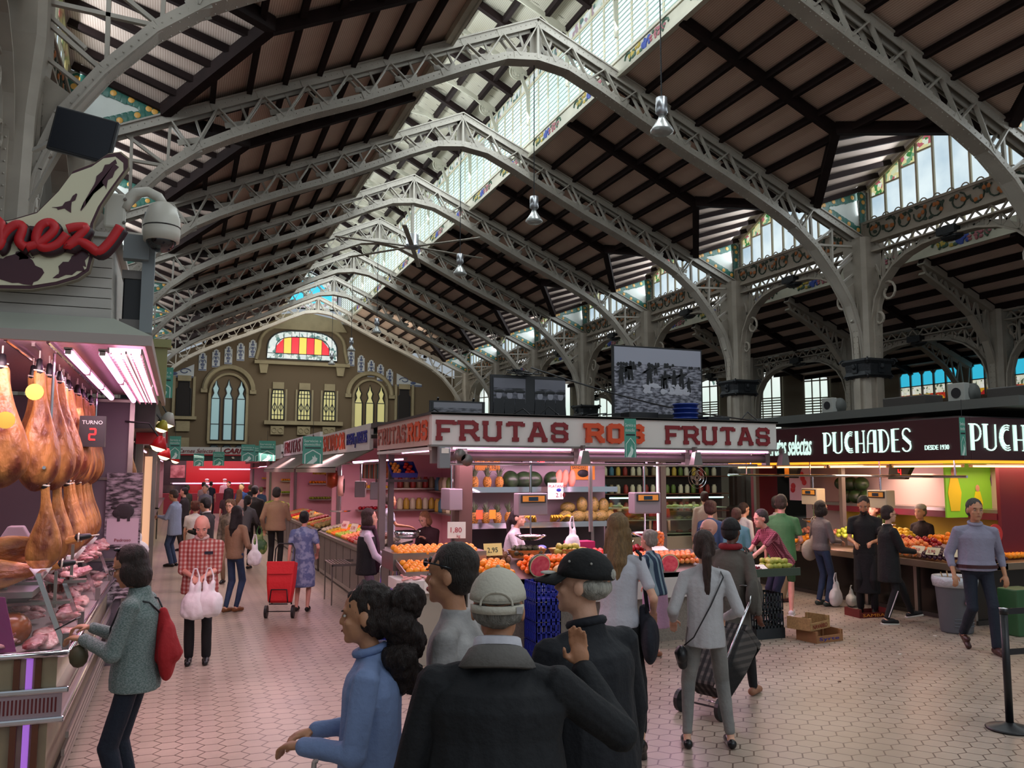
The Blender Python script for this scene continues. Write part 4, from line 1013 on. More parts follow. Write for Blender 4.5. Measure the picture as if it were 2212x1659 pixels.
def stroke_word(s, o, X, Y, w, h, th, depth, m, parent, name='lettering', gap=.28, hth=None):
    """word of slab capitals, fitted into w x h; each letter its own part"""
    o, X, Y = V(o), V(X).normalized(), V(Y).normalized(); Z = X.cross(Y)
    tot = sum(GL[c][1]+gap if c != ' ' else .7 for c in s)-gap; k = (w-th)/tot; x = 0.
    for c in s:
        if c == ' ': x += .7; continue
        mb = MB(); nb = 0
        for pl in GL[c][0]:
            for i, (a, b) in enumerate(zip(pl, pl[1:])):
                A = o+X*(th/2+(x+a[0])*k)+Y*(th/2+a[1]*(h-th)); B = o+X*(th/2+(x+b[0])*k)+Y*(th/2+b[1]*(h-th))
                d = (B-A).normalized()*(th*.42 if len(pl) > 2 and 0 < i < len(pl)-2 else th*.42 if len(pl) > 2 else 0)
                nb += 1; mb.bar(A-d+Z*nb*.0006, B+d+Z*nb*.0006, th, depth, Z)
        mb.build(name, m, parent); x += GL[c][1]+gap
def digits(s, o, X, Y, h, m, parent):
    seg = {'0': 'abcdef', '1': 'bc', '2': 'abged', '3': 'abgcd', '4': 'fgbc', '5': 'afgcd', '9': 'abfgcd', '7': 'abc'}
    P = {'a': ((0, 1), (.5, 1)), 'b': ((.5, 1), (.5, .5)), 'c': ((.5, .5), (.5, 0)), 'd': ((0, 0), (.5, 0)), 'e': ((0, 0), (0, .5)), 'f': ((0, .5), (0, 1)), 'g': ((0, .5), (.5, .5))}
    mb = MB(); o, X, Y = V(o), V(X), V(Y); Z = X.cross(Y)
    for i, c in enumerate(s):
        for q in seg[c]:
            a, b = P[q]; mb.bar(o+X*(h*(a[0]+i*.75))+Y*h*a[1], o+X*(h*(b[0]+i*.75))+Y*h*b[1], h*.14, .004, Z)
    return mb.build('led_digits', m, parent)
def hanging_scale(x, y, z, rz, label, top, m_case=None, dark=False, pan=True):
    """electronic scale hung from a rail: case, display, strap and pan below"""
    s = empty('hanging_scale', (x, y, z), rz); tag(s, label, 'scale')
    MB().box((-.2, -.09, 0), (.2, .09, .28)).build('case', m_case or mat('scale_case', '8E8688', .4, .3), s, bevel=.012)
    MB().box((-.17, -.1, .16), (.17, -.088, .26)).build('display_bezel', mat('display_bezel', '2E2A2C', .4), s); MB().box((-.15, -.108, .175), (.15, -.099, .248)).build('key_panel', mat('scale_key_panel', 'E09A3A', .5), s)
    MB().box((-.07, -.112, .185), (.06, -.107, .235)).build('screen', mat('scale_screen', '1E3440', .2), s)
    MB().tube([(0, 0, .28), (0, 0, top-z)], .018, 8).build('hanger_post', m_chrome, s)
    if pan:
        MB().tube([(0, 0, 0), (0, 0, -.25)], .01, 6).build('pan_rod', m_chrome, s)
        p = MB().lathe([(.02, -.31), (.12, -.31), (.2, -.26), (.205, -.25), (.19, -.26), (.12, -.3), (.02, -.3)], n=20).build('weighing_pan', m_chrome, s, True)
    return s
def price_card(x, y, z, rz, w, h, m, label, lines=(), tilt=-.25, name='price_card', inkm=None):
    c = empty(name, (x, y, z), rz); tag(c, label, 'price card'); c.rotation_euler.x = tilt
    MB().box((-w/2, -.003, 0), (w/2, .003, h)).build('card', m, c)
    for i, (t, sz, px, pz) in enumerate(lines):
        text('printed_text', t, sz, inkm or mat('price_ink', 'B01830', .6), (px, -.006, pz), (1, 0, 0), (0, 0, 1), .001, c)
    return c
def crate(x, y, z, sx, sy, sz, m, label, rz=0., name='plastic_crate', n=1, cat='crate'):
    c = empty(name, (x, y, z), rz); tag(c, label, cat)
    for side in range(4):
        w = MB(); L = sx if side % 2 == 0 else sy; off = (sy if side % 2 == 0 else sx)/2; R = Matrix.Rotation(side*PI/2, 3, 'Z')
        def bar(u0, u1, z0, z1): 
            P = [R@V((u, -off+d, zz)) for zz in (z0, z1) for u, d in ((u0, 0), (u1, 0), (u1, .014), (u0, .014))]; w.add(P, [(0, 3, 2, 1), (4, 5, 6, 7), (0, 1, 5, 4), (1, 2, 6, 5), (2, 3, 7, 6), (3, 0, 4, 7)])
        bar(-L/2, L/2, 0, sz*.14); bar(-L/2, L/2, sz*.86, sz); bar(-L/2, L/2, sz*.45, sz*.52)
        k = max(int(L/.05), 3)
        for i in range(k+1): u = -L/2+L*i/k; bar(max(u-.009, -L/2), min(u+.009, L/2), 0, sz)
        w.build('crate_side', m, c)
    MB().box((-sx/2+.01, -sy/2+.01, 0.002), (sx/2-.01, sy/2-.01, .014)).build('crate_floor', m, c)
    return c
def wooden_crate(x, y, z, sx, sy, sz, rz, label, m=None, print_=None, pm=None):
    c = empty('wooden_crate', (x, y, z), rz); tag(c, label, 'crate'); m = m or m_wood
    for s in (-1, 1):
        e = MB().box((-sx/2, s*sy/2-.005, 0), (sx/2, s*sy/2+.005, sz*.62)).build('side_board', m, c)
        if print_ and s < 0: text('printed_text', print_, .06, pm or m_red, (-sx*.4, -sy/2-.008, sz*.12), (1, 0, 0), (0, 0, 1), .001, c, fit=(sx*.75, sz*.36))
        MB().box((s*sx/2-.006, -sy/2, 0), (s*sx/2+.006, sy/2, sz)).build('end_board', m, c)
    for sx_ in (-1, 1):
        for sy_ in (-1, 1): MB().box((sx_*(sx/2-.025)-.015, sy_*(sy/2-.02)-.015, 0), (sx_*(sx/2-.025)+.015, sy_*(sy/2-.02)+.015, sz)).build('corner_post', m, c)
    for i in range(3): MB().box((-sx/2+.01, -sy/2+.02+i*sy/3, .004), (sx/2-.01, -sy/2-.02+(i+1)*sy/3, .012)).build('floor_slat', m, c)
    return c
def bag(x, y, z, h, w, m, label, rz=0, name='carrier_bag', handle=.16, seed=1, cat='bag', m2=None):
    """soft plastic carrier: lumpy body and two loop handles"""
    b = empty(name, (x, y, z), rz); tag(b, label, cat); rd = random.Random(seed)
    mb = MB(); mb.ball((0, 0, h*.33), (w*.5, w*.3, h*.34), 12, 8); mb.ball((-w*.18, 0, h*.2), (w*.3, w*.24, h*.2), 10, 7); mb.ball((w*.2, .01, h*.22), (w*.28, w*.22, h*.22), 10, 7)
    mb.cap((0, 0, h*.4), (-w*.12, 0, h*.85), w*.26, w*.07); mb.cap((0, 0, h*.4), (w*.14, 0, h*.85), w*.26, w*.07)
    o = remeshed(mb, 'bag_body', m, .012, 2, b, .014, 9., (1, 1, .6))
    for s in (-1, 1):
        MB().tube([(s*w*.14, 0, h*.82), (s*w*.13, .01, h*.82+handle*.5), (s*w*.05, 0, h*.82+handle), (0, -.01, h*.82+handle)], [.014, .01, .008, .008], 6).build('handle', m2 or m, b)
    return b
def banner(x, y, z0, z1, w, label, rz=0., arrow=True):
    """green home-delivery banner"""
    b = empty('hanging_banner', (x, y, z0), rz); tag(b, label, 'banner'); h = z1-z0; gm_ = m_green
    MB().box((-w/2, -.004, 0), (w/2, .004, h)).build('cloth', gm_, b)
    wh = mat('banner_white', 'CFE6DC', .6)
    text('printed_text', 'Servicio a\ndomicilio', .1, wh, (-w*.44, -.007, h*.66), (1, 0, 0), (0, 0, 1), .001, b, fit=(w*.86, h*.22))
    MB().box((-w*.38, -.008, h*.56), (w*.4, -.005, h*.6)).build('black_stripe', m_blk, b)
    hs = MB(); P = [(-w*.38, 0), (-w*.38, h*.34), (0, h*.5), (w*.38, h*.34), (w*.38, 0)]
    for a, c in zip(P, P[1:]): hs.bar((a[0], -.007, a[1]), (c[0], -.007, c[1]), w*.045, .003, (0, 1, 0))
    hs.build('house_outline', wh, b)
    MB().prism([(-w*.3, 0), (0, h*.18), (-w*.02, h*.28), (w*.06, h*.24), (w*.1, h*.33), (w*.15, h*.24), (w*.24, h*.2), (w*.2, h*.1), (w*.05, h*.02), (w*.05, 0)], (0, -.005, 0), (1, 0, 0), (0, 0, 1), (0, -.003, 0)).build('bird_emblem', wh, b)
    MB().tube([(0, 0, h), (0, 0, h+.25)], .004, 5).build('cord', m_blk, b)
    return b
def neon(p, q, m, label, r=.014, name='tube_lamp'):
    t = empty(name, tuple(V(p))); d = V(q)-V(p); tag(t, label, 'tube lamp')
    MB().tube([d*.02, d*.98], r, 8).build('glowing_tube', m, t); MB().bar(V((0, 0, .02)), d+V((0, 0, .02)), .05, .018).build('batten', m_white, t)
    for u in (0, .98): MB().bar(d*u, d*(u+.02), .035, .035).build('end_cap', m_white, t)
    return t
# ---------------- white fruit stall in the middle (FRUTAS ROS) ----------------
rz0 = lambda x, y: .86+(y-9.35)*.20           # sloping display of the front counter
st = empty('fruit_stall_canopy', (5.3, 11.4, 0)); tag(st, 'white box canopy of the central fruit stall with red slab lettering', 'stall canopy')
SX, SY = 2.81-5.3, 9.95-11.4; EX = 7.86-5.3
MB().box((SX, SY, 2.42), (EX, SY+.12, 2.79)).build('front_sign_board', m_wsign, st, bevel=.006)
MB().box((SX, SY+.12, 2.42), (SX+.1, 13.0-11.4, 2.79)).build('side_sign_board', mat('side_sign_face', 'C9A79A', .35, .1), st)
MB().box((EX-.1, SY+.12, 2.42), (EX, 13.0-11.4, 2.79)).build('right_sign_board', m_wsign, st)
MB().box((SX-.02, SY-.02, 2.79), (EX+.02, 13.0-11.4, 2.82)).build('roof_sheet', m_greyd, st)
MB().box((SX-.015, SY-.02, 2.40), (EX+.015, SY+.13, 2.425)).box((SX-.015, SY-.02, 2.785), (EX+.015, SY+.13, 2.81)).build('edge_trim', m_grey, st)
stroke_word('FRUTAS', (2.87-5.3, SY-.012, 2.475), (1, 0, 0), (0, 0, 1), 1.78, .25, .052, .02, m_red, st)
stroke_word('ROS', (4.86-5.3, SY-.03, 2.475), (1, 0, 0), (0, 0, 1), .88, .25, .06, .05, m_orl, st)
stroke_word('FRUTAS', (6.05-5.3, SY-.012, 2.475), (1, 0, 0), (0, 0, 1), 1.72, .25, .05, .02, m_red, st)
stroke_word('FRUTAS', (SX-.012, 12.9-11.4, 2.49), (0, -1, 0), (0, 0, 1), 1.75, .24, .042, .008, mat('rust_letter', 'A0402E', .4), st)
stroke_word('ROS', (SX-.012, 11.05-11.4, 2.49), (0, -1, 0), (0, 0, 1), .98, .24, .05, .012, m_orl, st)
MB().tube([(SX+.15, SY+.16, 2.29), (EX-.1, SY+.16, 2.29)], .055, 10).build('rolled_awning', m_grey, st, True)
for x in (2.88, 4.78, 6.45, 7.78): MB().box((x-5.3-.035, SY+.1, 2.2), (x-5.3+.035, SY+.2, 2.42)).build('bracket', m_grey, st)
MB().box((SX, SY+.12, 2.36), (EX, 1.6, 2.40)).build('soffit', m_wsign, st)
for x in (SX+.06, EX-.1):
    for y in (1.5,): MB().box((x-.05, y-.05, 0), (x+.05, y+.05, 2.42)).build('post', m_grey, st)
MB().box((3.42-5.3, 10.75-11.4, .0), (3.60-5.3, 10.95-11.4, 2.36)).build('inner_pillar', mat('brown_pillar', '6A5048', .4, .3), st)
for i, (x0, x1) in enumerate(((3.05, 4.7), (4.82, 6.4), (6.5, 7.75))):
    neon((x0, 9.98, 2.385), (x1, 9.98, 2.385), m_tube, 'pink tube lamp under the white fruit sign, %s of three' % ('left', 'middle', 'right')[i])
    neon((x0+.3, 11.3, 2.30), (x1+.3, 11.3, 2.30), m_tube, 'inner pink tube lamp of the white fruit stall, %s of three' % ('left', 'middle', 'right')[i])
neon((2.86, 10.15, 2.36), (2.86, 11.6, 2.36), m_tube, 'pink tube lamp under the side sign of the white stall')
neon((6.16, 10.35, 1.2), (6.16, 10.35, 2.33), mat('white_tube', 'FFE0F4', .3, emit=4., ecol='FFD0F0'), 'upright white tube lamp at the right end of the white stall', .02)
area('ros_stall_light', (4.4, 10.6, 2.25), (3.0, .7), 60, PINK, (0, -.05, -1)); area('ros_stall_light', (6.9, 10.6, 2.25), (1.4, .7), 26, PINK, (0, -.05, -1))
area('ros_front_light', (5.2, 9.9, 2.36), (4.5, .12), 30, PINK, (0, -.5, -1)); area('ros_shelf_light', (5.1, 11.3, 2.28), (2.3, .2), 26, PINK, (0, .6, -1))
area('ros_side_light', (2.75, 11.5, 2.36), (.12, 3.0), 16, PINK, (-.4, 0, -1))
# gooseneck spotlights and box lamps on the front
for i, x in enumerate((4.80, 6.47, 7.9)):
    s = empty('box_spotlight', (x, 9.86, 2.20)); tag(s, 'grey box spotlight hanging under the white sign, %s of three' % ('left', 'middle', 'right')[i], 'spotlight')
    MB().rings([[(-.04, -.04, .17), (.04, -.04, .17), (.04, .04, .17), (-.04, .04, .17)], [(-.08, -.06, 0), (.06, -.06, 0), (.06, .06, 0), (-.08, .06, 0)]]).build('lamp_head', m_grey, s); MB().box((-.015, -.0, .17), (.015, .08, .24)).build('arm', m_grey, s)
s = empty('junction_box', (2.95, 9.9, 2.14)); tag(s, 'grey electrical box hung at the left corner of the white stall', 'electrical box'); MB().box((-.07, -.05, 0), (.07, .05, .26)).build('box_body', mat('grey_box', '7C8284', .5), s, bevel=.01); MB().box((-.045, -.055, .18), (.045, -.05, .24)).build('white_label', m_paper, s)
s = empty('emergency_lamp', (3.16, 9.88, 2.2)); tag(s, 'twin spot emergency lamp beside the grey box', 'lamp'); 
for dx, dz in ((-.03, .1), (.06, .04)): MB().lathe([(.03, 0), (.07, .03), (.075, .05)], c=(dx, 0, dz), n=12, M=Matrix.Rotation(PI/2, 3, 'X')).build('spot_head', m_grey, s, True)
MB().box((-.05, .0, .0), (.08, .06, .18)).build('back_plate', m_grey, s)
# rail and scales
r = empty('hanging_rail', (5.4, 10.2, 2.2)); tag(r, 'long chrome rail across the front of the white fruit stall', 'rail')
MB().tube([(-2.3, 0, 0), (2.3, 0, 0)], .02, 8).build('rail_tube', m_chrome, r)
for x in (-1.2, .5, 2.2): MB().tube([(x, 0, 0), (x, 0, .16)], .012, 6).build('hanger', m_chrome, r)
MB().tube([(5.2-5.4, .3, .1), (5.2-5.4, .3, -.9)], .03, 8).build('drop_post', m_inox, r)
hanging_scale(4.2, 10.2, 1.55, 0, 'hanging scale with orange keys in the centre of the white stall', 2.2)
hanging_scale(5.86, 10.2, 1.55, 0, 'hanging scale with orange keys at the right end of the white stall', 2.2)
hanging_scale(3.36, 10.9, 1.6, PI*.5, 'grey hanging scale seen side on at the left corner of the white stall', 2.2, pan=False)
# back shelves, two levels
sh = empty('back_shelf_unit', (5.05, 12.0, 0)); tag(sh, 'inox back shelves of the white fruit stall holding pineapples and melons', 'shelf unit')
MB().box((-1.25, .3, 0), (1.3, .36, 2.36)).build('back_panel', mat('pinkish_back_panel', '9C8E92', .5, .2), sh)
for z in (1.86, 1.34):
    MB().box((-1.2, -.2, z-.05), (1.25, .3, z)).build('shelf', m_inox, sh); MB().box((-1.2, -.215, z-.06), (1.25, -.2, z+.02)).build('shelf_lip', m_chrome, sh)
MB().box((-1.25, -.2, 0), (-1.2, .3, 2.36)).build('side_panel', m_inox, sh); MB().box((.85, -.1, 0), (.9, -.05, 1.34)).build('leg', m_inox, sh)
MB().box((-1.2, .25, 0), (1.25, .3, 1.3)).build('lower_panel', mat('inox_dark', '4A4446', .4, .5), sh)
pp = pineapple_proto(); pp.location = (4.03, 11.95, 1.86); pl = 'ripe golden pineapple on the top shelf left of the watermelons'; tag(pp, pl, 'pineapple', 'top shelf pineapples')
for x in (4.23, 4.42): dup(pp, (x, 11.95, 1.86), (0, 0, x*7), pl)
for x, t in ((4.02, 0), (4.2, 1), (4.38, 2), (4.56, 3)): dup(pp, (x, 11.92, 1.34), (0, 0, x*5), 'pineapple on the lower shelf with coloured tags in front', 'lower shelf pineapples')
for i, (x, c) in enumerate(((4.06, 'F0582A'), (4.26, 'F08A1E'))): price_card(x, 11.80, 1.42, 0, .1, .13, mat('tag_'+c, c, .6), ('red', 'orange')[i]+' tag leaning on a lower shelf pineapple', (), 0, 'pineapple_tag')
for i, (x, rz) in enumerate(((4.62, 0), (4.83, 1.4), (4.98, 1.6), (5.3, .3))):
    o = bpy.data.objects.new('watermelon', WML); COL.objects.link(o); o.location = (x, 12.0, 1.985); o.rotation_euler = (PI/2*(.5 if i == 0 else 0), 0, rz); tag(o, 'dark whole watermelon with a sticker on the top shelf', 'watermelon', 'watermelons on the top shelf')
m_pap = mat('papaya_skin', 'E29A80', .5, var=.3, vcol='C87858'); pm_ = MB().ball((0, 0, 0), (.06, .06, .14), 12, 9).mesh('papaya', m_pap, True)
for i, x in enumerate((5.35, 5.46, 5.58)):
    o = bpy.data.objects.new('papaya', pm_); COL.objects.link(o); o.location = (x, 11.9, 2.0); o.rotation_euler = (.25, .15-.1*i, 0); tag(o, 'pink papaya standing in a box beside the watermelons', 'papaya', 'papayas on the top shelf')
for i, (x, y, z, a) in enumerate([(5.5, 11.95, 1.43, .4), (5.68, 11.9, 1.43, .2), (5.88, 11.92, 1.43, -.1), (6.08, 11.92, 1.43, .1), (5.58, 12.05, 1.56, 1.5), (5.78, 11.97, 1.6, 0), (5.98, 11.97, 1.6, 0), (6.15, 11.97, 1.58, .3), (6.24, 11.95, 1.43, 0)]):
    o = bpy.data.objects.new('melon', MEL); COL.objects.link(o); o.location = (x, y, z); o.rotation_euler = (PI/2 if 4 < i < 8 else 0, 0, a+1.4*(i < 4)); tag(o, 'green brown netted melon stacked on the lower shelf', 'melon', 'melons on the lower shelf')
for i, x in enumerate((4.78, 4.92, 5.25, 5.38)):
    o = bpy.data.objects.new('banana_bunch', BAN); COL.objects.link(o); o.location = (x, 11.85, 1.36); o.rotation_euler = (0, 0, 1.2+i); tag(o, 'yellow banana bunch on the lower shelf beside the melons', 'banana bunch', 'bananas on the lower shelf')
# posters and signs inside
m_ply = mat('yellow_card', 'E89A38', .6)
pc = price_card(4.35, 12.28, 2.12, 0, .4, .24, m_ply, 'orange PINAS ROS card high on the back panel', (('PINAS', .11, -.19, .13), ('ROS', .08, .08, .14), ('2,10', .08, 0, .02)), 0, inkm=m_blk)
pc = price_card(5.95, 12.28, 1.98, 0, .42, .24, m_ply, 'orange framed fruit card on the right of the back panel', (('SANDIAS', .06, -.19, .17),), 0, inkm=m_blk)
MB().ball((.0, -.012, .1), (.1, .01, .06)).build('fruit_picture', m_blk, pc)
pc = price_card(5.20, 11.66, 1.70, 0, .25, .24, m_paper, 'white PLATANOS 2.10 price card hanging from the top shelf', (('PLATANOS', .06, -.115, .17), ('2.10', .09, 0, .03)), 0, inkm=m_red)
MB().ball((.05, -.008, .135), (.04, .006, .025)).build('blue_oval', m_blue, pc)
price_card(4.6, 11.78, 1.0, 0, .16, .24, mat('green_card', '7AA83A', .6), 'green and white card taped under the lower shelf', (('VERDURAS', .025, -.07, .19),), 0)
q = empty('ticket_display', (5.0, 11.85, 2.24)); tag(q, 'black queue display with red number 43 over the watermelons', 'ticket display'); MB().box((-.26, -.03, -.02), (.26, .03, .2)).build('housing', m_blk, q); digits('43', (-.08, -.035, .01), (1, 0, 0), (0, 0, 1), .13, m_led, q)
# front counter
fc = empty('front_fruit_counter', (4.7, 9.9, 0)); tag(fc, 'white fronted fruit counter with grey stone base in front of the white stall', 'counter')
MB().box((-1.6, -.5, .55), (2.0, -.44, .86)).build('front_panel', m_white, fc, bevel=.004)
MB().box((-1.6, -.36, 0), (2.0, .5, .55)).build('stone_base', m_gst, fc)
MB().prism([(-.5, .80), (.5, .98), (.5, 1.04), (-.5, .86)], (-1.6, 0, 0), (0, 1, 0), (0, 0, 1), (3.6, 0, 0)).build('sloping_top', m_inox, fc)
# corner pillar with a tray
cp = empty('corner_pillar', (2.68, 9.45, 0)); tag(cp, 'grey white square pillar at the near left corner of the fruit counter', 'counter pillar')
MB().box((-.2, -.2, 0), (.22, .3, .80)).build('pillar_body', mat('pillar_putty', '9C9686', .5, var=.05), cp, bevel=.006)
MB().prism([(-.42, -.1), (-.3, -.26), (.3, -.26), (.4, -.1), (.4, .3), (-.42, .3)], (0, 0, .80), (1, 0, 0), (0, 1, 0), (0, 0, .12)).build('hexagonal_top', m_white, cp, bevel=.006)
for i, x in enumerate((-.1, .14)):
    c = MB().box((x-.05, -.268, .78), (x+.05, -.262, .9)).build('picture_card', m_paper, cp); MB().ball((x, -.272, .83), (.03, .005, .028), 8, 5).build('fruit_picture', (m_red, m_orl)[i], c)
mm_ = FR['peach']
for i in range(14):
    o = MB().cbox((0, 0, 0), (.12, .05, .02)).build('fruit_slice_pack', mat('pink_melon_slice', 'E8A8A0', .3, var=.2), None, bevel=.006); o.location = (2.36+.11*(i % 6)+.02*(i//6), 9.27+.12*(i//6), .935); o.rotation_euler = (0, .2*(i % 3-1), i*.7); tag(o, 'pale pink melon slices wrapped in film on the hexagonal tray', 'fruit slices', 'wrapped slices on the corner tray')
# side counter towards the aisle, steel
sc_ = empty('steel_side_counter', (3.2, 11.7, 0)); tag(sc_, 'steel counter of the white stall facing the left aisle behind the orange boxes', 'counter')
MB().box((-.42, -1.7, .06), (.3, 1.4, .95)).build('counter_body', m_inox, sc_, bevel=.006)
for i in range(5): MB().box((-.428, -1.6+i*.6, .12), (-.42, -1.05+i*.6, .80)).build('door_panel', m_grey, sc_)
MB().box((-.46, -1.7, .80), (-.42, 1.4, .84)).build('edge_rail', m_chrome, sc_)
MB().box((-.44, -1.7, .0), (.3, 1.4, .06)).build('plinth', m_greyd, sc_)
# orange boxes
ob = empty('orange_box', (2.95, 10.2, .95)); tag(ob, 'upper steel box heaped with oranges at the stall corner', 'display box'); MB().box((-.6, -.3, 0), (.55, .3, .20)).build('box_body', m_inox, ob)
za = lambda x, y: 1.10+(y-9.9)*.15
pile('orange', 2.4, 3.45, 9.9, 10.4, za, 'upper heap of oranges', 'orange in the upper heap at the corner of the white stall', .082, 2, cap=60)
tray(2.38, 3.15, 9.42, 9.88, lambda x, y: .93+(y-9.42)*.2, m_inox, .06, 'lower_orange_tray', 'lower tray of oranges just behind the corner pillar')
pile('orange', 2.4, 3.15, 9.44, 9.88, lambda x, y: .94+(y-9.42)*.2, 'lower heap of oranges', 'orange in the lower heap just behind the corner pillar', .082, 2, cap=40)
# front counter produce
pile('orange', 3.3, 3.75, 9.45, 9.9, rz0, 'oranges behind the grey cap', 'orange on the front counter left of the mandarins', .082, 2)
pile('kiwi', 3.3, 3.9, 9.95, 10.3, rz0, 'kiwis on the counter', 'brown kiwi at the back of the front counter', .068, 2)
pile('mandarin', 3.85, 4.6, 9.5, 9.9, rz0, 'mandarins on the counter', 'mandarin heaped behind the cut watermelon', .072, 3)
def basket(x, y, z, rx, ry, h, label, m=None):
    b = MB(); R = []
    for i in range(5):
        t = i/4; R.append([V(((rx*(.75+.25*t)+.004*((k+i) % 2))*math.cos(2*PI*k/24), (ry*(.75+.25*t)+.004*((k+i) % 2))*math.sin(2*PI*k/24), h*t)) for k in range(24)])
    R2 = [[p*.93+V((0, 0, .0)) for p in r] for r in reversed(R)]; b.rings(R+R2[:4]); o = b.build('wicker_basket', m or pattern('wicker', 'stripes', '8A6434', 'B88C50', 60, .7), loc=(x, y, z)); return tag(o, label, 'basket')
basket(4.12, 10.12, 1.03, .26, .17, .1, 'wicker basket of dark avocados on the front counter')
pile('avocado', 3.9, 4.34, 9.98, 10.26, lambda x, y: 1.06, 'avocados in the basket', 'dark avocado in the wicker basket', .074, 2, lie=True)
basket(4.68, 10.12, 1.03, .26, .17, .1, 'wicker basket of green pears on the front counter')
pile('pear', 4.46, 4.9, 9.98, 10.26, lambda x, y: 1.06, 'pears in the basket', 'green yellow pear in the wicker basket', .074, 2, lie=True)
pile('apricot', 4.65, 5.1, 9.5, 9.9, rz0, 'apricots beside the pears', 'apricot on the front counter below the pear basket', .07, 2)
wh = wedge(); wh.location = (4.0, 9.42, 1.0); wh.rotation_euler = (.25, 0, .1); tag(wh, 'cut half watermelon with pink flesh facing the aisle', 'watermelon half')
w2 = dup(wh, (4.42, 9.42, .96), (.5, .3, -.3), 'smaller cut watermelon piece to the right of the big half', None, scale=.7)
w3 = dup(wh, (5.5, 9.45, .96), (.1, .9, .3), 'left of the two watermelon wedges on the right of the counter', None, scale=.85); w4 = dup(wh, (5.78, 9.45, .96), (.1, .9, -.2), 'right of the two watermelon wedges on the right of the counter', None, scale=.85)
mh = MB().ball((0, 0, 0), (.11, .09, .08), 14, 8).build('melon_half', mat('cantaloupe', 'D8B878', .5, var=.3), None, True, (4.28, 9.43, .93)); tag(mh, 'pale cut melon half between the watermelon pieces', 'melon half')
pile('peach', 5.35, 6.4, 9.62, 9.95, rz0, 'peaches on the right of the counter', 'orange peach on the right part of the front counter', .078, 2)
pile('red_apple', 5.3, 5.85, 10.02, 10.3, rz0, 'dark red apples', 'dark red apple at the back right of the front counter', .076, 2)
pile('lemon', 5.35, 5.8, 10.3, 10.42, lambda x, y: 1.12, 'lemons behind the red apples', 'yellow lemon behind the dark red apples', .066, 2, lie=True)
pile('tomato', 4.98, 5.28, 10.0, 10.3, rz0, 'tomatoes beside the pear basket', 'red tomato beside the pear basket', .076, 1)
cu = empty('fruit_cup', (6.02, 10.1, 1.02)); tag(cu, 'tall clear cup of orange fruit pieces on the right of the counter', 'fruit cup'); MB().lathe([(.05, 0), (.06, .02), (.11, .24), (.112, .25)], n=16).build('cup', m_glass, cu, True); q_ = MB()
for i in range(26): q_.ball((.055*math.cos(i*2.4)*(.5+.5*(i/26)), .055*math.sin(i*2.4)*(.5+.5*(i/26)), .03+i*.010), .028, 7, 5)
q_.build('fruit_piece', mat('mango_piece', 'F08030', .4), cu)['kind'] = 'stuff'
price_card(3.62, 9.98, 1.08, .05, .24, .15, mat('yellow_price_card', 'E8DC8A', .6), 'yellow avocado price card reading 2,95 behind the kiwis', (('2,95', .085, -.08, .04),), inkm=m_blk)
price_card(3.15, 10.0, 1.30, -.3, .22, .2, m_paper, 'white price card with red writing on the upper orange heap', (('1,80', .09, -.09, .07), ('kg', .05, -.0, .01)))
price_card(5.32, 9.6, 1.0, .2, .2, .12, m_paper, 'small white price card reading 2,40 near the watermelon wedges', (('2,40', .07, -.08, .03),), -.7)
price_card(5.9, 9.9, 1.08, .1, .3, .12, m_paper, 'long white paper laid behind the peaches', (), -1.2)
# right table with cherries
ct = empty('cherry_table', (7.1, 9.45, 0)); tag(ct, 'narrow dark table with cherries at the right end of the white stall', 'table')
MB().box((-.55, -.22, .78), (.5, .22, .84)).build('table_top', m_greyd, ct); MB().box((-.55, -.235, .77), (.5, -.22, .87)).build('table_edge', mat('green_edge', '3C4A3C', .5), ct); MB().box((-.2, -.08, 0), (-.02, .08, .78)).build('pedestal', m_white, ct)
pile('cherry', 6.6, 7.05, 9.26, 9.6, lambda x, y: .845, 'cherries on the dark table', 'dark red cherry on the narrow table', .034, 2)
pile('pear', 7.15, 7.55, 9.28, 9.6, lambda x, y: .85, 'pears on the dark table', 'pale green pear at the right end of the narrow table', .075, 2, lie=True)
price_card(7.05, 9.3, .86, 0, .2, .1, m_paper, 'white paper between cherries and pears on the narrow table', (), -1.1)
for i in range(3): crate(7.08, 9.36, .13+i*.22, .42, .34, .21, m_bkcr, 'black plastic crate below the cherry table, %s of three stacked' % ('bottom', 'middle', 'top')[i]) if i < 3 and .13+i*.22+.21 < .78 else 0
bs_ = MB().box((-.22, -.18, 0), (.22, .18, .13)).build('crate_dolly', m_bkcr, None, loc=(7.08, 9.36, 0)); tag(bs_, 'black dolly under the stacked crates', 'dolly')
for i in range(4): crate(3.90, 9.12, .0+i*.22, .30, .36, .21, m_blue, 'blue plastic crate in front of the fruit counter, %s of the stack of four' % ('bottom', 'second', 'third', 'top')[i])
for i in range(3): crate(2.26, 9.75, .0+i*.22, .22, .4, .21, m_blue, 'blue plastic crate left of the corner pillar, %s of three' % ('bottom', 'middle', 'top')[i])
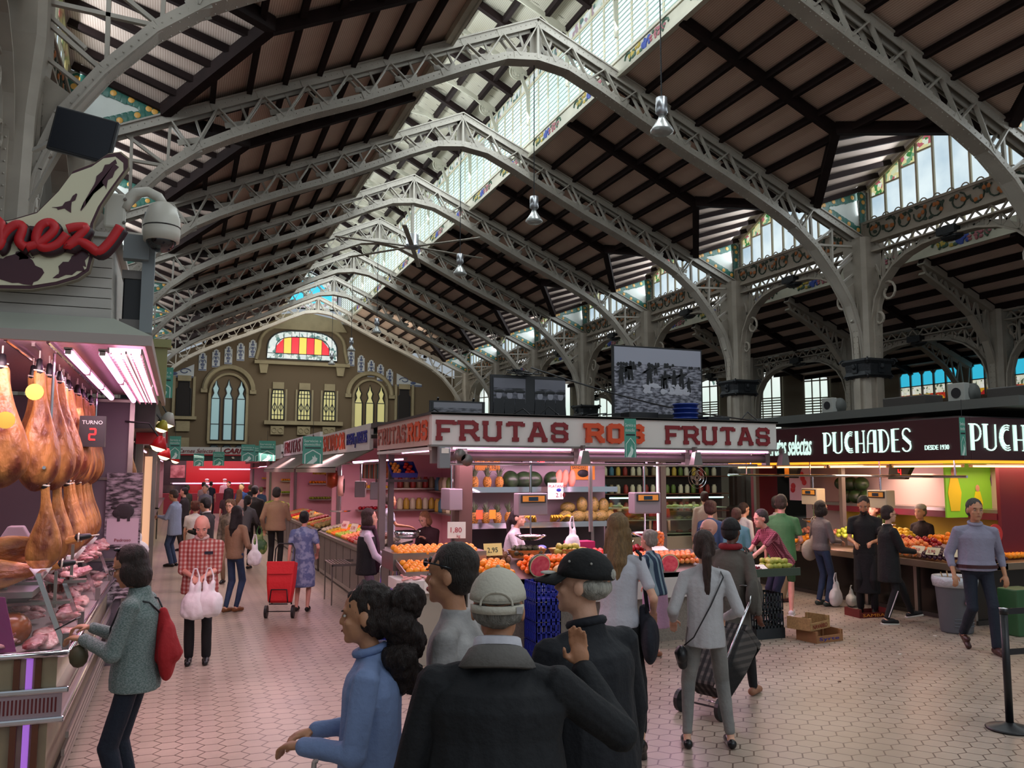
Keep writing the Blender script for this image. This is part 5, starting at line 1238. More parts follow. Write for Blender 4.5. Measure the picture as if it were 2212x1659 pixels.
# pass-through goods: steel bowls, paper, bags on the counter behind
bw = MB().lathe([(.08, 0), (.17, .03), (.2, .12), (.205, .12), (.17, .02), (.07, .01)], n=20)
for i, (x, y, z, l) in enumerate(((3.45, 10.95, 1.0, 'steel bowl behind the upper orange heap'), (3.2, 12.6, 1.1, 'steel bowl on the side counter behind the woman with the scarf'), (5.75, 10.7, 1.05, 'steel basin by the upright tube lamp'))):
    o = bpy.data.objects.new('steel_bowl', bw.mesh('bowl', m_chrome, True)); COL.objects.link(o); o.location = (x, y, z); tag(o, l, 'bowl')
bag(4.95, 10.55, 1.0, .42, .26, m_plasticw, 'white plastic bag held up by the vendor over the pears', .3, seed=4)
bx_ = MB().box((-.18, -.12, 0), (.18, .12, .16)).build('magenta_box', mat('magenta_box', 'B0205A', .5), None, loc=(5.15, 10.75, 1.0)); tag(bx_, 'magenta box on the inner counter right of the white bag', 'box')
ic = empty('inner_counter', (4.7, 10.75, 0)); tag(ic, 'dark inner work counter of the white stall behind the fruit display', 'counter'); MB().box((-.9, -.2, 0), (1.6, .15, 1.0)).build('counter_body', m_greyd, ic); MB().box((-.92, -.22, .97), (1.62, .17, 1.0)).build('counter_top', m_inox, ic)
# tilted apple crate and goods seen through the left side of the stall
tr = tray(3.05, 3.45, 13.0, 13.3, lambda x, y: 2.02+(y-13)*.6, m_blue, .06, 'tilted_blue_crate', 'tilted blue crate of red and yellow apples on a high side shelf', 'crate')
pile('apricot', 3.06, 3.24, 13.0, 13.3, lambda x, y: 2.03+(y-13)*.6, 'yellow apples in the tilted crate', 'yellow apple in the tilted blue crate', .064, 1, cat='apple'); pile('tomato', 3.26, 3.44, 13.0, 13.3, lambda x, y: 2.03+(y-13)*.6, 'red apples in the tilted crate', 'red apple in the tilted blue crate', .078, 1, cat='apple')
ss_ = MB().box((-.35, -.2, 0), (.35, .2, .04)).build('side_shelf', m_greyd, None, loc=(3.25, 13.15, 1.94)); tag(ss_, 'dark wall shelf holding the tilted blue apple crate', 'shelf')
# roof clutter on the white stall
m_photo = None
# ---------------- photographs standing on the stall roof ----------------
def photo_mat(name, sky, dark, mid, horizon, h, scale=6):
    m = bpy.data.materials.new(name); m.use_nodes = True; N, L = nt(m); b = N['Principled BSDF']; b.inputs['Roughness'].default_value = .3
    tc = N.new('ShaderNodeTexCoord'); mp = N.new('ShaderNodeMapping'); mp.inputs['Scale'].default_value = (1, 1, 3.2); L.new(tc.outputs['Object'], mp.inputs[0])
    n = N.new('ShaderNodeTexNoise'); n.inputs['Scale'].default_value = scale; n.inputs['Detail'].default_value = 8; L.new(mp.outputs[0], n.inputs['Vector'])
    r = N.new('ShaderNodeValToRGB'); r.color_ramp.elements[0].position = .42; r.color_ramp.elements[1].position = .62; r.color_ramp.elements[0].color = lin(dark); r.color_ramp.elements[1].color = lin(mid); L.new(n.outputs['Fac'], r.inputs[0])
    s = N.new('ShaderNodeSeparateXYZ'); L.new(tc.outputs['Object'], s.inputs[0]); g = N.new('ShaderNodeMath'); g.operation = 'GREATER_THAN'; g.inputs[1].default_value = horizon; L.new(s.outputs['Z'], g.inputs[0])
    x = N.new('ShaderNodeMixRGB'); L.new(g.outputs[0], x.inputs[0]); L.new(r.outputs[0], x.inputs[1]); x.inputs[2].default_value = lin(sky); L.new(x.outputs[0], b.inputs['Base Color'])
    return m
def fig_(mb, x, z, s, rd):
    mb.prism([(-.18*s, -.5*s), (-.06*s, -.5*s), (0, -.1*s), (.08*s, -.5*s), (.2*s, -.5*s), (.13*s, .2*s), (.42*s, .36*s*rd.uniform(.4, 1.4)), (.4*s, .46*s), (.1*s, .42*s), (.08*s, .5*s), (-.08*s, .5*s), (-.12*s, .4*s), (-.42*s, .3*s*rd.uniform(.2, 1.6)), (-.4*s, .2*s), (-.15*s, .2*s)], (x, 0, z), (1, 0, 0), (0, 0, 1), (0, -.004, 0)); mb.ball((x, -.002, z+.6*s), (.1*s, .004, .12*s), 8, 5)
g1 = mat('photo_black', '0C0C10', .4); m_frame = mat('black_frame', '111114', .4)
def poster(name, x, y, z, w, h, label, m, rz=0.): 
    p = empty(name, (x, y, z), rz); tag(p, label, 'photo panel')
    MB().box((-w/2, 0, 0), (w/2, .06, h)).build('black_frame', m_frame, p); MB().box((-w/2+.03, -.006, .15), (w/2-.03, 0, h-.03)).build('photo_print', m, p); return p
p = poster('beach_photograph', 8.38, 14.0, 3.04, 1.94, 1.42, 'tall black and white photograph of children running in the sea', photo_mat('beach_print', '9EA0AE', '3A3A44', 'A0A0AC', 1.08, 1, 8))
mb = MB(); rd = random.Random(9)
for x, z, s in ((-.8, .84, .3), (-.68, .92, .26), (-.6, .92, .3), (-.2, .86, .36), (.08, .74, .22), (.14, .78, .28), (.34, .76, .34), (.5, .8, .32), (.66, .7, .24), (-.06, .98, .2)): fig_(mb, x, z, s, rd)
for i in range(26): mb.ball((rd.uniform(-.9, .9), -.002, 1.07+rd.uniform(-.02, .03)), (.03, .004, .03), 6, 4)
mb.build('figure_pattern', g1, p, loc=(0, -.008, 0)); sp = MB()
for i in range(30): sp.ball((rd.uniform(-.3, .7), -.004, rd.uniform(.55, .7)), (rd.uniform(.03, .1), .004, rd.uniform(.02, .06)), 7, 4)
sp.build('white_foam', mat('photo_white', 'B8B8C2', .4), p, loc=(0, -.006, 0))
text('printed_text', 'Martin Vidal Romero', .05, mat('photo_white'), (.42, -.008, .06), (1, 0, 0), (0, 0, 1), .001, p); text('printed_text', 'principios siglo XX', .055, mat('photo_white'), (-.5, -.008, .06), (1, 0, 0), (0, 0, 1), .001, p)
p = poster('portrait_photographs', 5.72, 14.0, 3.02, 1.42, .78, 'pair of dark black and white photographs above the first red lettering', m_frame)
for i, x in enumerate((-.36, .42)):
    MB().box((x-.3, -.014, .06), (x+.3, -.008, .72)).build('photo_print', photo_mat('crowd_print_%d' % i, '6E6E78', '101014', '6A6A76', .55, 1, 5), p)
    mb = MB(); 
    for k in range(3): mb.ball((x-.2+k*.2, -.016, .42), (.055, .004, .07), 8, 6)
    mb.build('face_pattern', mat('photo_grey', '8E8E98', .4), p); mb = MB()
    for k in range(3): mb.prism([(-.11, -.3), (.11, -.3), (.09, .0), (-.09, .0)], (x-.2+k*.2, -.018, .36), (1, 0, 0), (0, 0, 1), (0, -.003, 0)); mb.ball((x-.2+k*.2, -.018, .49), (.1, .004, .03), 8, 5)
    mb.build('dark_suit', g1, p)
p = poster('landscape_photograph', 4.38, 13.9, 3.0, .98, .30, 'low strip of a grey landscape photograph at the left end of the roof', m_frame); MB().box((-.43, -.012, .03), (.43, -.006, .27)).build('photo_print', photo_mat('field_print', '85858C', '3A3A40', '7C7C84', .18, 1, 7), p)
# legs that hold the panels on the roof, cables, tubs
rf = tag(MB().box((2.8, 13.0, 2.78), (9.8, 15.5, 2.86)).build('rear_stall_roof', m_greyd), 'dark flat roof of the rear stalls under the photographs', 'stall roof')
for x, y, z, w in ((8.38, 14.1, 3.04, .9), (5.72, 14.1, 3.02, .6), (4.38, 14.0, 3.0, .4)):
    s = empty('photo_stand', (x, y, 2.86)); tag(s, 'black metal stand behind the %s' % {8.38: 'beach photograph', 5.72: 'pair of dark photographs', 4.38: 'landscape strip'}[x], 'stand')
    for k in (-1, 1): MB().bar((k*w*.8, 0, 0), (k*w*.8, 0, z-2.86+.1), .04, .04).build('stand_leg', m_blk, s); MB().bar((k*w*.8, .35, 0), (k*w*.8, 0, .5), .03, .03).build('brace', m_blk, s)
for i, (x, y, w, d, h, m, nm, l) in enumerate(((7.05, 12.4, .55, .3, .26, m_blk, 'black_box', 'black box on the roof left of the beach photograph'), (7.95, 11.6, .4, .3, .16, m_blk, 'speaker_box', 'dark box on the roof under the beach photograph'), (5.2, 12.0, .6, .3, .14, m_blk, 'cable_box', 'black cable box on the roof under the pair of photographs'), (8.9, 13.2, .5, .3, .16, m_greyd, 'fan_box', 'grey box at the right end of the stall roof'))):
    o = MB().box((-w/2, -d/2, 0), (w/2, d/2, h)).build(nm, m, None, loc=(x, y, 2.86 if y > 13 else 2.82), bevel=.01); tag(o, l, 'box')
for i in range(4):
    o = MB().lathe([(.1, 0), (.17, .02), (.2, .14), (.215, .14), (.21, .16)], n=16).build('blue_basin', mat('blue_basin', '1E3A8A', .4), None, True, (7.62, 11.9, 2.82+i*.075)); tag(o, 'blue plastic basin nested on the stall roof, %s of four' % ('lowest', 'second', 'third', 'top')[i], 'basin')
rc = random.Random(3)
for i in range(7):
    x0 = 3.4+i*.85; pts = [(x0+t*.35, 13.2+rc.uniform(-.2, .2), 2.9+rc.uniform(.0, .35)*math.sin(t*1.3+i)**2) for t in range(6)]
    c = MB().tube(pts, .012, 5).build('roof_cable', m_blk); tag(c, 'loose black cable lying over the stall roofs below the photographs', 'cable', 'loose roof cables')
pts = [V((5.6, 13.6, 3.9)).lerp(V((10.2, 12.9, 3.0)), t/12)-V((0, 0, .15*math.sin(PI*t/12))) for t in range(13)]; tag(MB().tube(pts, .014, 5).build('slack_cable', m_blk), 'black cable slung from the dark photographs down to the right', 'cable')
tv = empty('tangled_wires', (5.6, 13.9, 3.82)); tag(tv, 'tangle of wires on top of the pair of dark photographs', 'wires'); 
for i in range(7): MB().tube([(rc.uniform(-.35, .35), rc.uniform(-.05, .05), rc.uniform(-.04, .08)) for _ in range(5)], .01, 5).build('wire', m_blk, tv)
# ---------------- dark red fruit stall on the right (PUCHADES) ----------------
QX, QY = 10.1, 8.8
st = empty('maroon_stall_canopy', (11.6, 11.0, 0)); tag(st, 'dark maroon canopy with glowing white art deco lettering', 'stall canopy'); ox, oy = -11.6, -11.0
MB().box((QX+ox, QY+oy, 2.28), (QX+ox+.14, 14.6+oy, 2.88)).build('aisle_sign_board', m_maroon, st, bevel=.008)
MB().box((QX+ox+.14, QY+oy, 2.28), (13.6+ox, QY+oy+.14, 2.88)).build('end_sign_board', m_maroon, st, bevel=.008)
MB().box((QX+ox+.05, QY+oy+.1, 2.86), (13.6+ox, 14.6+oy, 2.9)).build('roof_sheet', m_greyd, st)
MB().box((QX+ox+.1, QY+oy+.1, 2.3), (13.4+ox, 14.6+oy, 2.33)).build('soffit', mat('warm_soffit', 'B07830', .5), st)
m_lit = mat('backlit_white_letter', 'D8F4EA', .4, emit=.85, ecol='CFF2E6')
def deco(word, o, X, w, h, parent):
    """inline deco capitals: triple-line stems, single-line curves"""
    o, X, Y = V(o), V(X), V((0, 0, 1)); Z = X.cross(Y); wd = {'P': .55, 'U': .62, 'C': .6, 'H': .6, 'A': .62, 'D': .62, 'E': .45, 'S': .52}; gap = .16
    tot = sum(wd[c]+gap for c in word)-gap; k = w/tot; x = 0.
    for c in word:
        mb = MB(); W = wd[c]
        def L(pts, t=.05): 
            P = [o+X*((x+a)*k)+Y*(b*h) for a, b in pts]
            for p, q in zip(P, P[1:]): mb.bar(p-(q-p).normalized()*t*h*.3, q+(q-p).normalized()*t*h*.3, t*h, .018, Z)
        def stem(u, z0=0., z1=1.): 
            for d in (0, .065, .13): L([(u+d, z0), (u+d, z1)], .04)
        arc = lambda cx, cy, rx, ry, a0, a1, n=9: [(cx+rx*math.cos(math.radians(a0+(a1-a0)*i/n)), cy+ry*math.sin(math.radians(a0+(a1-a0)*i/n))) for i in range(n+1)]
        if c == 'P': stem(.03); L([(-.04, 1), (.2, 1)]+arc(.25, .68, .28, .32, 90, -90)+[(.2, .36)])
        if c == 'U': stem(.0, .1); L(arc(.32, .24, .28, .24, 200, 340)+[(.6, 1)], .05); L([(-.05, 1), (.2, 1)])
        if c == 'C':
            for rr in (1, .82, .64): L(arc(.42, .5, .38*rr, .5*rr, 70, 290, 12), .04)
        if c == 'H': stem(.02); L([(.15, .42), (.52, .42)]); L([(.54, 0), (.54, 1)]); L([(.47, 1), (.6, 1)]); L([(.47, 0), (.6, 0)])
        if c == 'A': L([(.02, 0), (.06, .5)]+arc(.3, .6, .24, .4, 170, 80, 6)+[(.4, 1)]); stem(.44); L([(.05, .4), (.44, .4)])
        if c == 'D': stem(.03); L([(-.04, 1), (.2, 1)]+arc(.2, .5, .38, .5, 90, -90, 12)+[(-.04, 0)])
        if c == 'E': stem(.0); L([(.12, 1), (.42, 1)]); L([(.12, .52), (.36, .52)]); L([(.12, 0), (.42, 0)])
        if c == 'S':
            L(arc(.27, .78, .22, .22, 20, 200)); L(arc(.25, .22, .24, .22, 20, -160))
            for d in (-.07, 0, .07): L([(.06, .66+d), (.48, .34+d)], .04)
        mb.build('lit_letter', m_lit, parent); x += W+gap
# word runs towards the camera along the aisle face (reads left to right from the aisle)
deco('PUCHADES', (QX+ox-.012, 11.55+oy, 2.42), (0, -1, 0), 1.85, .34, st)
text('script_lettering', 'frutas selectas', .2, m_lit, (QX+ox-.014, 12.95+oy, 2.40), (0, -1, 0), (0, 0, 1), .008, st, fit=(1.1, .36), shear=.3)
text('small_lettering', 'DESDE 1930', .1, m_lit, (QX+ox-.014, 9.45+oy, 2.43), (0, -1, 0), (0, 0, 1), .006, st, fit=(.42, .07))
deco('PUCHADES', (QX+ox+.12, QY+oy-.012, 2.42), (1, 0, 0), 2.1, .36, st)
MB().box((QX+ox+.16, QY+oy+.16, 2.24), (QX+ox+.26, 14.5+oy, 2.3)).build('warm_light_trough', mat('amber_trough', 'F0A030', .4, emit=1.6, ecol='FFA028'), st)
MB().box((QX+ox+.3, QY+oy+.16, 2.24), (13.4+ox, QY+oy+.26, 2.3)).build('warm_light_trough', mat('amber_trough'), st)
for x, y in ((QX+.75, 12.0), (QX+.75, 14.4), (13.4, 9.55)): MB().box((x+ox-.04, y+oy-.04, 0), (x+ox+.04, y+oy+.04, 2.3)).build('post', m_grey, st)
for i, (y0, y1) in enumerate(((9.1, 10.4), (10.5, 11.8), (11.9, 13.2), (13.3, 14.4))): neon((QX+.32, y0, 2.2), (QX+.32, y1, 2.2), m_tubew, 'warm tube lamp under the maroon sign, number %s from the corner' % ('one', 'two', 'three', 'four')[i])
neon((QX+.5, QY+.35, 2.2), (12.6, QY+.35, 2.2), m_tubew, 'warm tube lamp on the end face of the maroon stall')
area('puchades_light', (10.8, 11.4, 2.2), (.8, 4.6), 75, (1, .66, .46), (-.1, 0, -1)); area('puchades_light', (12.0, 9.4, 2.2), (2.2, .6), 30, (1, .66, .46), (0, -.15, -1)); area('puchades_shelf_light', (11.2, 11.4, 2.2), (.2, 3.5), 26, (1, .62, .66), (.8, 0, -.7))
r = empty('hanging_rail', (10.25, 11.3, 2.05)); tag(r, 'long chrome rail along the aisle side of the maroon stall', 'rail'); MB().tube([(0, -2.4, 0), (0, 3.2, 0)], .02, 8).build('rail_tube', m_chrome, r)
for y in (-2.2, -.8, .8, 2.6): MB().tube([(0, y, 0), (0, y, .24)], .014, 6).build('hanger', m_chrome, r)
for i, y in enumerate((12.1, 10.55)): hanging_scale(10.3, y, 1.55, -PI/2, 'hanging scale with orange keys of the maroon stall, %s of two' % ('left', 'right')[i], 2.05, mat('scale_case_cream', 'C0B49A', .4))
s = empty('ticket_display', (10.55, 10.4, 2.0), -PI/2); tag(s, 'black wedge queue display with a red digit over the maroon stall', 'ticket display'); MB().prism([(-.24, 0), (.1, 0), (.24, .2), (-.2, .24)], (0, 0, 0), (1, 0, 0), (0, 0, 1), (0, .08, 0)).build('housing', m_blk, s); digits('4', (-.02, -.005, .06), (1, 0, 0), (0, 0, 1), .1, m_led, s)
s = empty('price_display', (10.5, 12.9, 2.0), -PI/2); tag(s, 'black and yellow wedge display at the left of the maroon stall', 'price display'); MB().prism([(-.2, 0), (.1, 0), (.2, .2), (-.2, .24)], (0, 0, 0), (1, 0, 0), (0, 0, 1), (0, .08, 0)).build('housing', m_blk, s); MB().box((-.18, -.006, .02), (-.06, 0, .2)).build('yellow_strip', m_ply, s)
# back wall and shelf
bw_ = empty('back_shelf_unit', (11.6, 11.6, 0)); tag(bw_, 'inox shelf over a yellow lit panel at the back of the maroon stall', 'shelf unit')
MB().box((.3, -2.2, 0), (.36, 2.6, 2.3)).build('back_panel', mat('pale_pink_wall', 'C9B4B0', .5), bw_); MB().box((.28, -2.2, 1.0), (.3, 1.6, 1.42)).build('yellow_panel', mat('yellow_panel', 'E0C23A', .5), bw_)
MB().box((-.2, -2.2, 1.5), (.3, 1.8, 1.55)).build('shelf', m_inox, bw_); MB().box((-.22, -2.2, 1.40), (-.2, 1.8, 1.5)).build('shelf_fascia', mat('maroon_trim', '6A1828', .5), bw_); MB().box((-.2, -2.26, 0), (.34, -2.2, 2.3)).build('maroon_side', mat('maroon_trim'), bw_)
for i, (y, z, r_) in enumerate(((12.75, 1.67, 0), (12.5, 1.67, 1), (12.22, 1.67, .4), (12.62, 1.9, .8), (12.36, 1.9, .2), (12.85, 1.9, .3))):
    o = bpy.data.objects.new('watermelon', WML); COL.objects.link(o); o.location = (11.62, y, z); o.rotation_euler = (0, 0, r_); tag(o, 'dark watermelon stacked on the shelf of the maroon stall', 'watermelon', 'watermelons in the maroon stall')
bg_ = bag(11.6, 10.1, 1.55, .26, .36, mat('red_plastic_bag', 'C01824', .4, bump=.6, bscale=9), 'red plastic bag lying on the shelf of the maroon stall', .3, handle=.05, seed=8)
cp = empty('strawberry_poster', (11.5, 13.9, 1.55), -PI/2); tag(cp, 'pink poster with red strawberries at the left end of the maroon stall', 'poster'); MB().box((-.3, 0, 0), (.3, .02, .75)).build('poster_board', mat('pink_poster', 'D8B0C8', .5), cp); q_ = MB(); rq = random.Random(2)
for i in range(9): q_.ball((rq.uniform(-.22, .22), -.004, .06+i*.075), (.07, .008, .06), 8, 5)
q_.build('strawberry_picture', mat('strawberry_red', 'C01830', .5), cp)
# end face: green poster of costumed children, red round card, fruit card
gp = empty('fruit_children_poster', (11.5, 9.9, 1.42)); tag(gp, 'green poster with children dressed in yellow and red behind the end counter', 'poster')
MB().box((-.55, 0, 0), (1.3, .03, .95)).build('poster_board', mat('lime_poster', '7AB82E', .5, emit=.25, ecol='7AB82E'), gp)
for i, (x, z, s, c) in enumerate(((-.38, .1, .7, 'E8D030'), (.1, .02, .5, 'E0E020'), (.9, .02, .55, 'D83A50'), (.45, .45, .35, '5A3A70'))):
    f_ = MB().prism([(-.13*s, 0), (.13*s, 0), (.2*s, .4*s), (.1*s, .75*s), (-.1*s, .75*s), (-.2*s, .4*s)], (x, -.003, z), (1, 0, 0), (0, 0, 1), (0, -.006, 0)).build('printed_costume', mat('costume_'+c, c, .5), gp); MB().ball((x, -.008, z+.85*s), (.09*s, .006, .11*s), 10, 6).build('printed_face', mat('printed_skin', 'C89878', .5), f_)
price_card(12.0, 9.0, 1.82, 0, .5, .26, m_paper, 'cream card reading Fruit hanging over the end counter', (('Fruit', .13, -.2, .1), ('la mejor', .04, -.14, .04)), 0, inkm=mat('purple_ink', '9A3A7A', .5))
rcd = empty('round_red_card', (11.15, 9.25, 1.22)); tag(rcd, 'round red card with white lines above the big oranges', 'card'); MB().lathe([(0, 0), (.14, 0), (.14, .008), (0, .008)], n=24, M=Matrix.Rotation(PI/2, 3, 'X')).build('disc', mat('round_card_red', 'D83A38', .5), rcd)
for i in range(6): MB().box((-.08+.02*abs(i-2.5)*.5, -.012, -.07+i*.026), (.08-.02*abs(i-2.5)*.5, -.009, -.064+i*.026)).build('white_line', m_paper, rcd)
MB().bar((0, .0, -.14), (0, 0, -.3), .01, .01).build('stick', m_wood, rcd)
# counters
pc_ = empty('aisle_counter', (10.5, 11.2, 0)); tag(pc_, 'steel edged fruit counter of the maroon stall along the aisle', 'counter')
MB().box((-.42, -2.3, .74), (.45, 3.2, .84)).build('counter_top', mat('brushed_bronze', '8A7A68', .35, .6), pc_, bevel=.008)
MB().box((-.1, -2.2, .05), (.4, 3.1, .74)).build('counter_base', mat('dark_mirror_panel', '2E2A26', .15, .5), pc_)
for y in (-2.2, -1.2, -.2, .8, 1.8, 2.8): MB().box((-.14, y-.03, 0), (-.1, y+.03, .74)).build('leg', m_inox, pc_)
MB().box((-.12, -2.25, 0), (.4, 3.1, .06)).build('plinth', m_greyd, pc_)
ec = empty('end_counter', (12.0, 9.2, 0)); tag(ec, 'end counter of the maroon stall facing the camera', 'counter'); MB().box((-1.35, -.3, .74), (1.4, .35, .84)).build('counter_top', mat('brushed_bronze'), ec, bevel=.008); MB().box((-1.2, -.15, .05), (1.3, .3, .74)).build('counter_base', mat('dark_mirror_panel'), ec); MB().box((-1.2, -.16, 0), (1.3, .3, .05)).build('plinth', m_greyd, ec)
zq = lambda x, y: .86+(x-10.1)*.28
pile('orange', 10.1, 10.5, 11.75, 12.5, zq, 'yellow oranges left of the man in black', 'yellow orange at the left part of the maroon stall counter', .084, 2, cap=50)
pile('onion', 10.55, 10.85, 12.0, 12.9, zq, 'onions behind the yellow oranges', 'reddish onion behind the yellow oranges', .08, 1)
pile('green_apple', 10.55, 10.9, 11.5, 11.95, zq, 'green apples in the maroon stall', 'green apple behind the man in black', .08, 2)
pile('peach', 10.1, 10.5, 9.75, 10.75, zq, 'peaches in the maroon stall', 'orange red peach heaped beside the woman in black', .078, 3)
pile('lemon', 10.75, 11.0, 10.5, 11.0, lambda x, y: 1.08, 'lemons at the yellow panel', 'yellow lemon in front of the yellow panel', .068, 3, lie=True)
pile('orange', 10.8, 11.15, 9.6, 10.3, lambda x, y: 1.02, 'big oranges in the maroon stall', 'large orange in the tall heap by the round red card', .088, 3, shrink=.4, cap=50)
pile('avocado', 10.55, 10.78, 10.75, 11.3, zq, 'avocados in the maroon stall', 'dark avocado behind the peaches', .076, 2, lie=True)
pile('tomato', 10.55, 10.78, 11.2, 11.5, lambda x, y: 1.0, 'tomatoes in the maroon stall', 'red tomato near the asparagus', .078, 2)
pile('red_apple', 10.52, 10.75, 9.75, 10.6, zq, 'red apples in the maroon stall', 'red apple between peaches and big oranges', .08, 2)
pile('plum', 10.1, 10.5, 9.1, 9.7, zq, 'plums in the maroon stall', 'dark plum at the corner of the maroon stall counter', .05, 2)
pile('plum', 10.6, 11.1, 8.98, 9.5, lambda x, y: .86+(y-9)*.2, 'plums on the end counter', 'dark plum on the end counter', .052, 2)
pile('orange', 11.3, 12.2, 9.15, 9.5, lambda x, y: .86, 'oranges on the end counter', 'orange at the far right of the end counter', .085, 1, cap=30)
asp = MB(); 
for i in range(26): asp.cap((10.9+.05*math.cos(i*2.4), 11.15+.05*math.sin(i*2.4)+.01*(i % 5), 1.0), (10.9+.08*math.cos(i*2.4), 11.15+.09*math.sin(i*2.4), 1.32+.02*(i % 4)), .008, .011, 6)
tag(asp.build('asparagus_bundle', mat('asparagus_green', '4E6A34', .6), None, True), 'upright bundle of green asparagus before the yellow panel', 'asparagus')
for i, (x, y, a, t, tl) in enumerate(((10.15, 9.75, -1.3, '2,50', 'largest, propped among the plums'), (10.12, 9.45, -1.4, '3,90', 'middle one, at the counter edge'), (10.14, 9.15, -1.2, '1,95', 'nearest the counter corner'), (10.2, 10.95, -1.5, '4,50', 'behind the woman in black'))):
    price_card(x, y, .93, a, .2, .12, mat('cream_card', 'E2D6B4', .6), 'cream price card of the maroon stall, '+tl, ((t, .07, -.08, .03),), -.6)
# roof deck of the rear stalls with ventilators
rd_ = tag(MB().box((10.7, 8.4, 3.03), (14.5, 14.4, 3.17)).build('steel_roof_deck', mat('grey_deck', '5A5C58', .6, .2)), 'wide grey steel deck over the roof of the maroon stall', 'roof deck')
for y in (8.6, 11.4, 14.2):
    o = MB().box((12.0, y-.05, 2.9), (12.1, y+.05, 3.03)).build('deck_prop', m_greyd); tag(o, 'dark prop under the steel roof deck, %s of three' % {8.6: 'nearest', 11.4: 'middle', 14.2: 'farthest'}[y], 'prop')
def ventilator(x, y, s, l):
    v = empty('roof_ventilator', (x, y, 3.17), -PI/2+.1); tag(v, l, 'ventilator'); MB().box((-.16*s, -.14*s, 0), (.16*s, .0, .34*s)).build('square_housing', mat('pale_vent', '9A9C96', .5), v, bevel=.01)
    MB().tube([(0, -.145*s+.0, .17*s+.0), (0, -.15*s, .17*s)], .09*s, 16).build('round_opening', m_blk, v); MB().lathe([(.17*s, -.16*s), (.17*s, .16*s)], c=(0, .12*s, .17*s), n=16, M=Matrix.Rotation(PI/2, 3, 'Y')).build('fan_casing', mat('grey_deck'), v, True)
ventilator(10.95, 12.3, .8, 'small ventilator at the left end of the steel deck'); ventilator(11.2, 9.75, .9, 'larger ventilator at the right end of the steel deck')
for x, y, w, l in ((11.4, 10.9, .9, 'long dark box on the deck behind the larger ventilator'), (11.5, 9.0, .8, 'long dark box on the deck right of the larger ventilator')):
    o = MB().box((-.2, -w/2, 0), (.2, w/2, .2)).build('duct_box', m_greyd, None, loc=(x, y, 3.17), bevel=.02); tag(o, l, 'duct'); 
# banner between the two maroon boards and the ones in the aisles
banner(5.1, 9.2, 2.28, 2.75, .16, 'narrow green banner hanging in front of the white sign letters'); banner(10.0, 8.72, 2.34, 2.86, .1, 'narrow grey green banner at the corner of the maroon sign')
banner(1.98, 14.0, 2.22, 2.66, .32, 'green home delivery banner in the aisle, the largest and nearest'); banner(-.26, 12.0, 3.05, 3.45, .26, 'green home delivery banner beside the ham stall canopy'); banner(-.1, 17.0, 2.32, 2.74, .2, 'green banner over the left row of stalls')
for i, (x, y, z) in enumerate(((1.9, 27.0, 2.4), (2.35, 28, 2.4), (1.3, 33, 2.3), (.7, 37, 2.3), (2.0, 22, 2.35))): banner(x, y, z, z+.5, .4, 'distant green banner hanging in the aisle, %s of five by distance' % ('second', 'third', 'fourth', 'farthest', 'nearest')[i])
# deli cold cabinet seen in the gap
dc = empty('deli_cabinet', (9.6, 15.6, 0)); tag(dc, 'glass fronted deli cabinet in the gap between the two fruit stalls', 'deli cabinet')
MB().box((-1.6, -.3, 0), (1.2, .5, .8)).build('cabinet_base', mat('cream_cabinet', 'B8B09A', .5), dc); MB().box((-1.6, -.32, .8), (1.2, -.3, 1.62)).build('front_glass', m_glass, dc)
for z in (.84, 1.12, 1.36): MB().box((-1.6, -.25, z), (1.2, .4, z+.02)).build('glass_shelf', mat('shelf_green', '98A890', .3), dc)
MB().tube([(-1.55, -.2, 1.58), (1.15, -.2, 1.58)], .015, 6).build('cold_tube', mat('cold_tube', 'D0F0F0', .3, emit=2.5, ecol='C0F0F0'), dc)
q_ = MB(); rq = random.Random(6); q2 = MB()
for i in range(60): (q_ if i % 3 else q2).ball((rq.uniform(-1.5, 1.1), rq.uniform(-.2, .2), (.88, 1.16, 1.4)[i % 3]), (rq.uniform(.04, .1), .06, .035), 8, 5)
f_ = q_.build('cheese_and_olives', mat('deli_food', 'A8A468', .5, var=.6, vcol='54662E', vscale=6), dc); f_['kind'] = 'stuff'; q2.build('cured_meat', mat('deli_meat', '8A3A30', .5), dc)['kind'] = 'stuff'
dw = empty('deli_back_shelves', (9.7, 17.2, 0)); tag(dw, 'dark shelves crowded with jars and tins behind the deli cabinet', 'shelf unit'); MB().box((-2.2, .2, 0), (2.4, .26, 2.5)).build('back_panel', mat('dark_shop_back', '241A16', .6), dw)
for z in (1.2, 1.6, 2.0, 2.35): MB().box((-2.2, -.1, z), (2.4, .2, z+.02)).build('shelf', m_wood2, dw)
cols_ = ['5A6E2A', '8A2A20', 'B89A3A', '3A6A7A', '8A7A5A', 'C8C0A0']; jm = [MB().lathe([(.05, 0), (.055, .02), (.055, .15), (.035, .18), (.035, .2)], n=10).mesh('jar', mat('jar_'+c, c, .4), True) for c in cols_]
for i in range(96):
    o = bpy.data.objects.new('jar', rq.choice(jm)); COL.objects.link(o); o.location = (7.6+(i % 24)*.18+rq.uniform(-.02, .02), 17.2, (1.22, 1.62, 2.02, 2.37)[i//24]); tag(o, 'jar or tin on the dark shelves behind the deli cabinet', 'jar', 'jars behind the deli cabinet')
mp_ = tag(MB().box((11.05, 14.7, 0), (11.6, 14.85, 2.3)).build('maroon_partition', mat('maroon_trim')), 'maroon partition with a phone screen left of the maroon stall', 'partition')
area('deli_light', (9.6, 15.3, 2.3), (2.4, .4), 22, (.95, 1, .8), (0, .1, -1))
fan_ = empty('round_cage_fan', (9.2, 14.0, 2.0)); tag(fan_, 'round wire cage fan hanging at the left end of the maroon stall', 'fan')
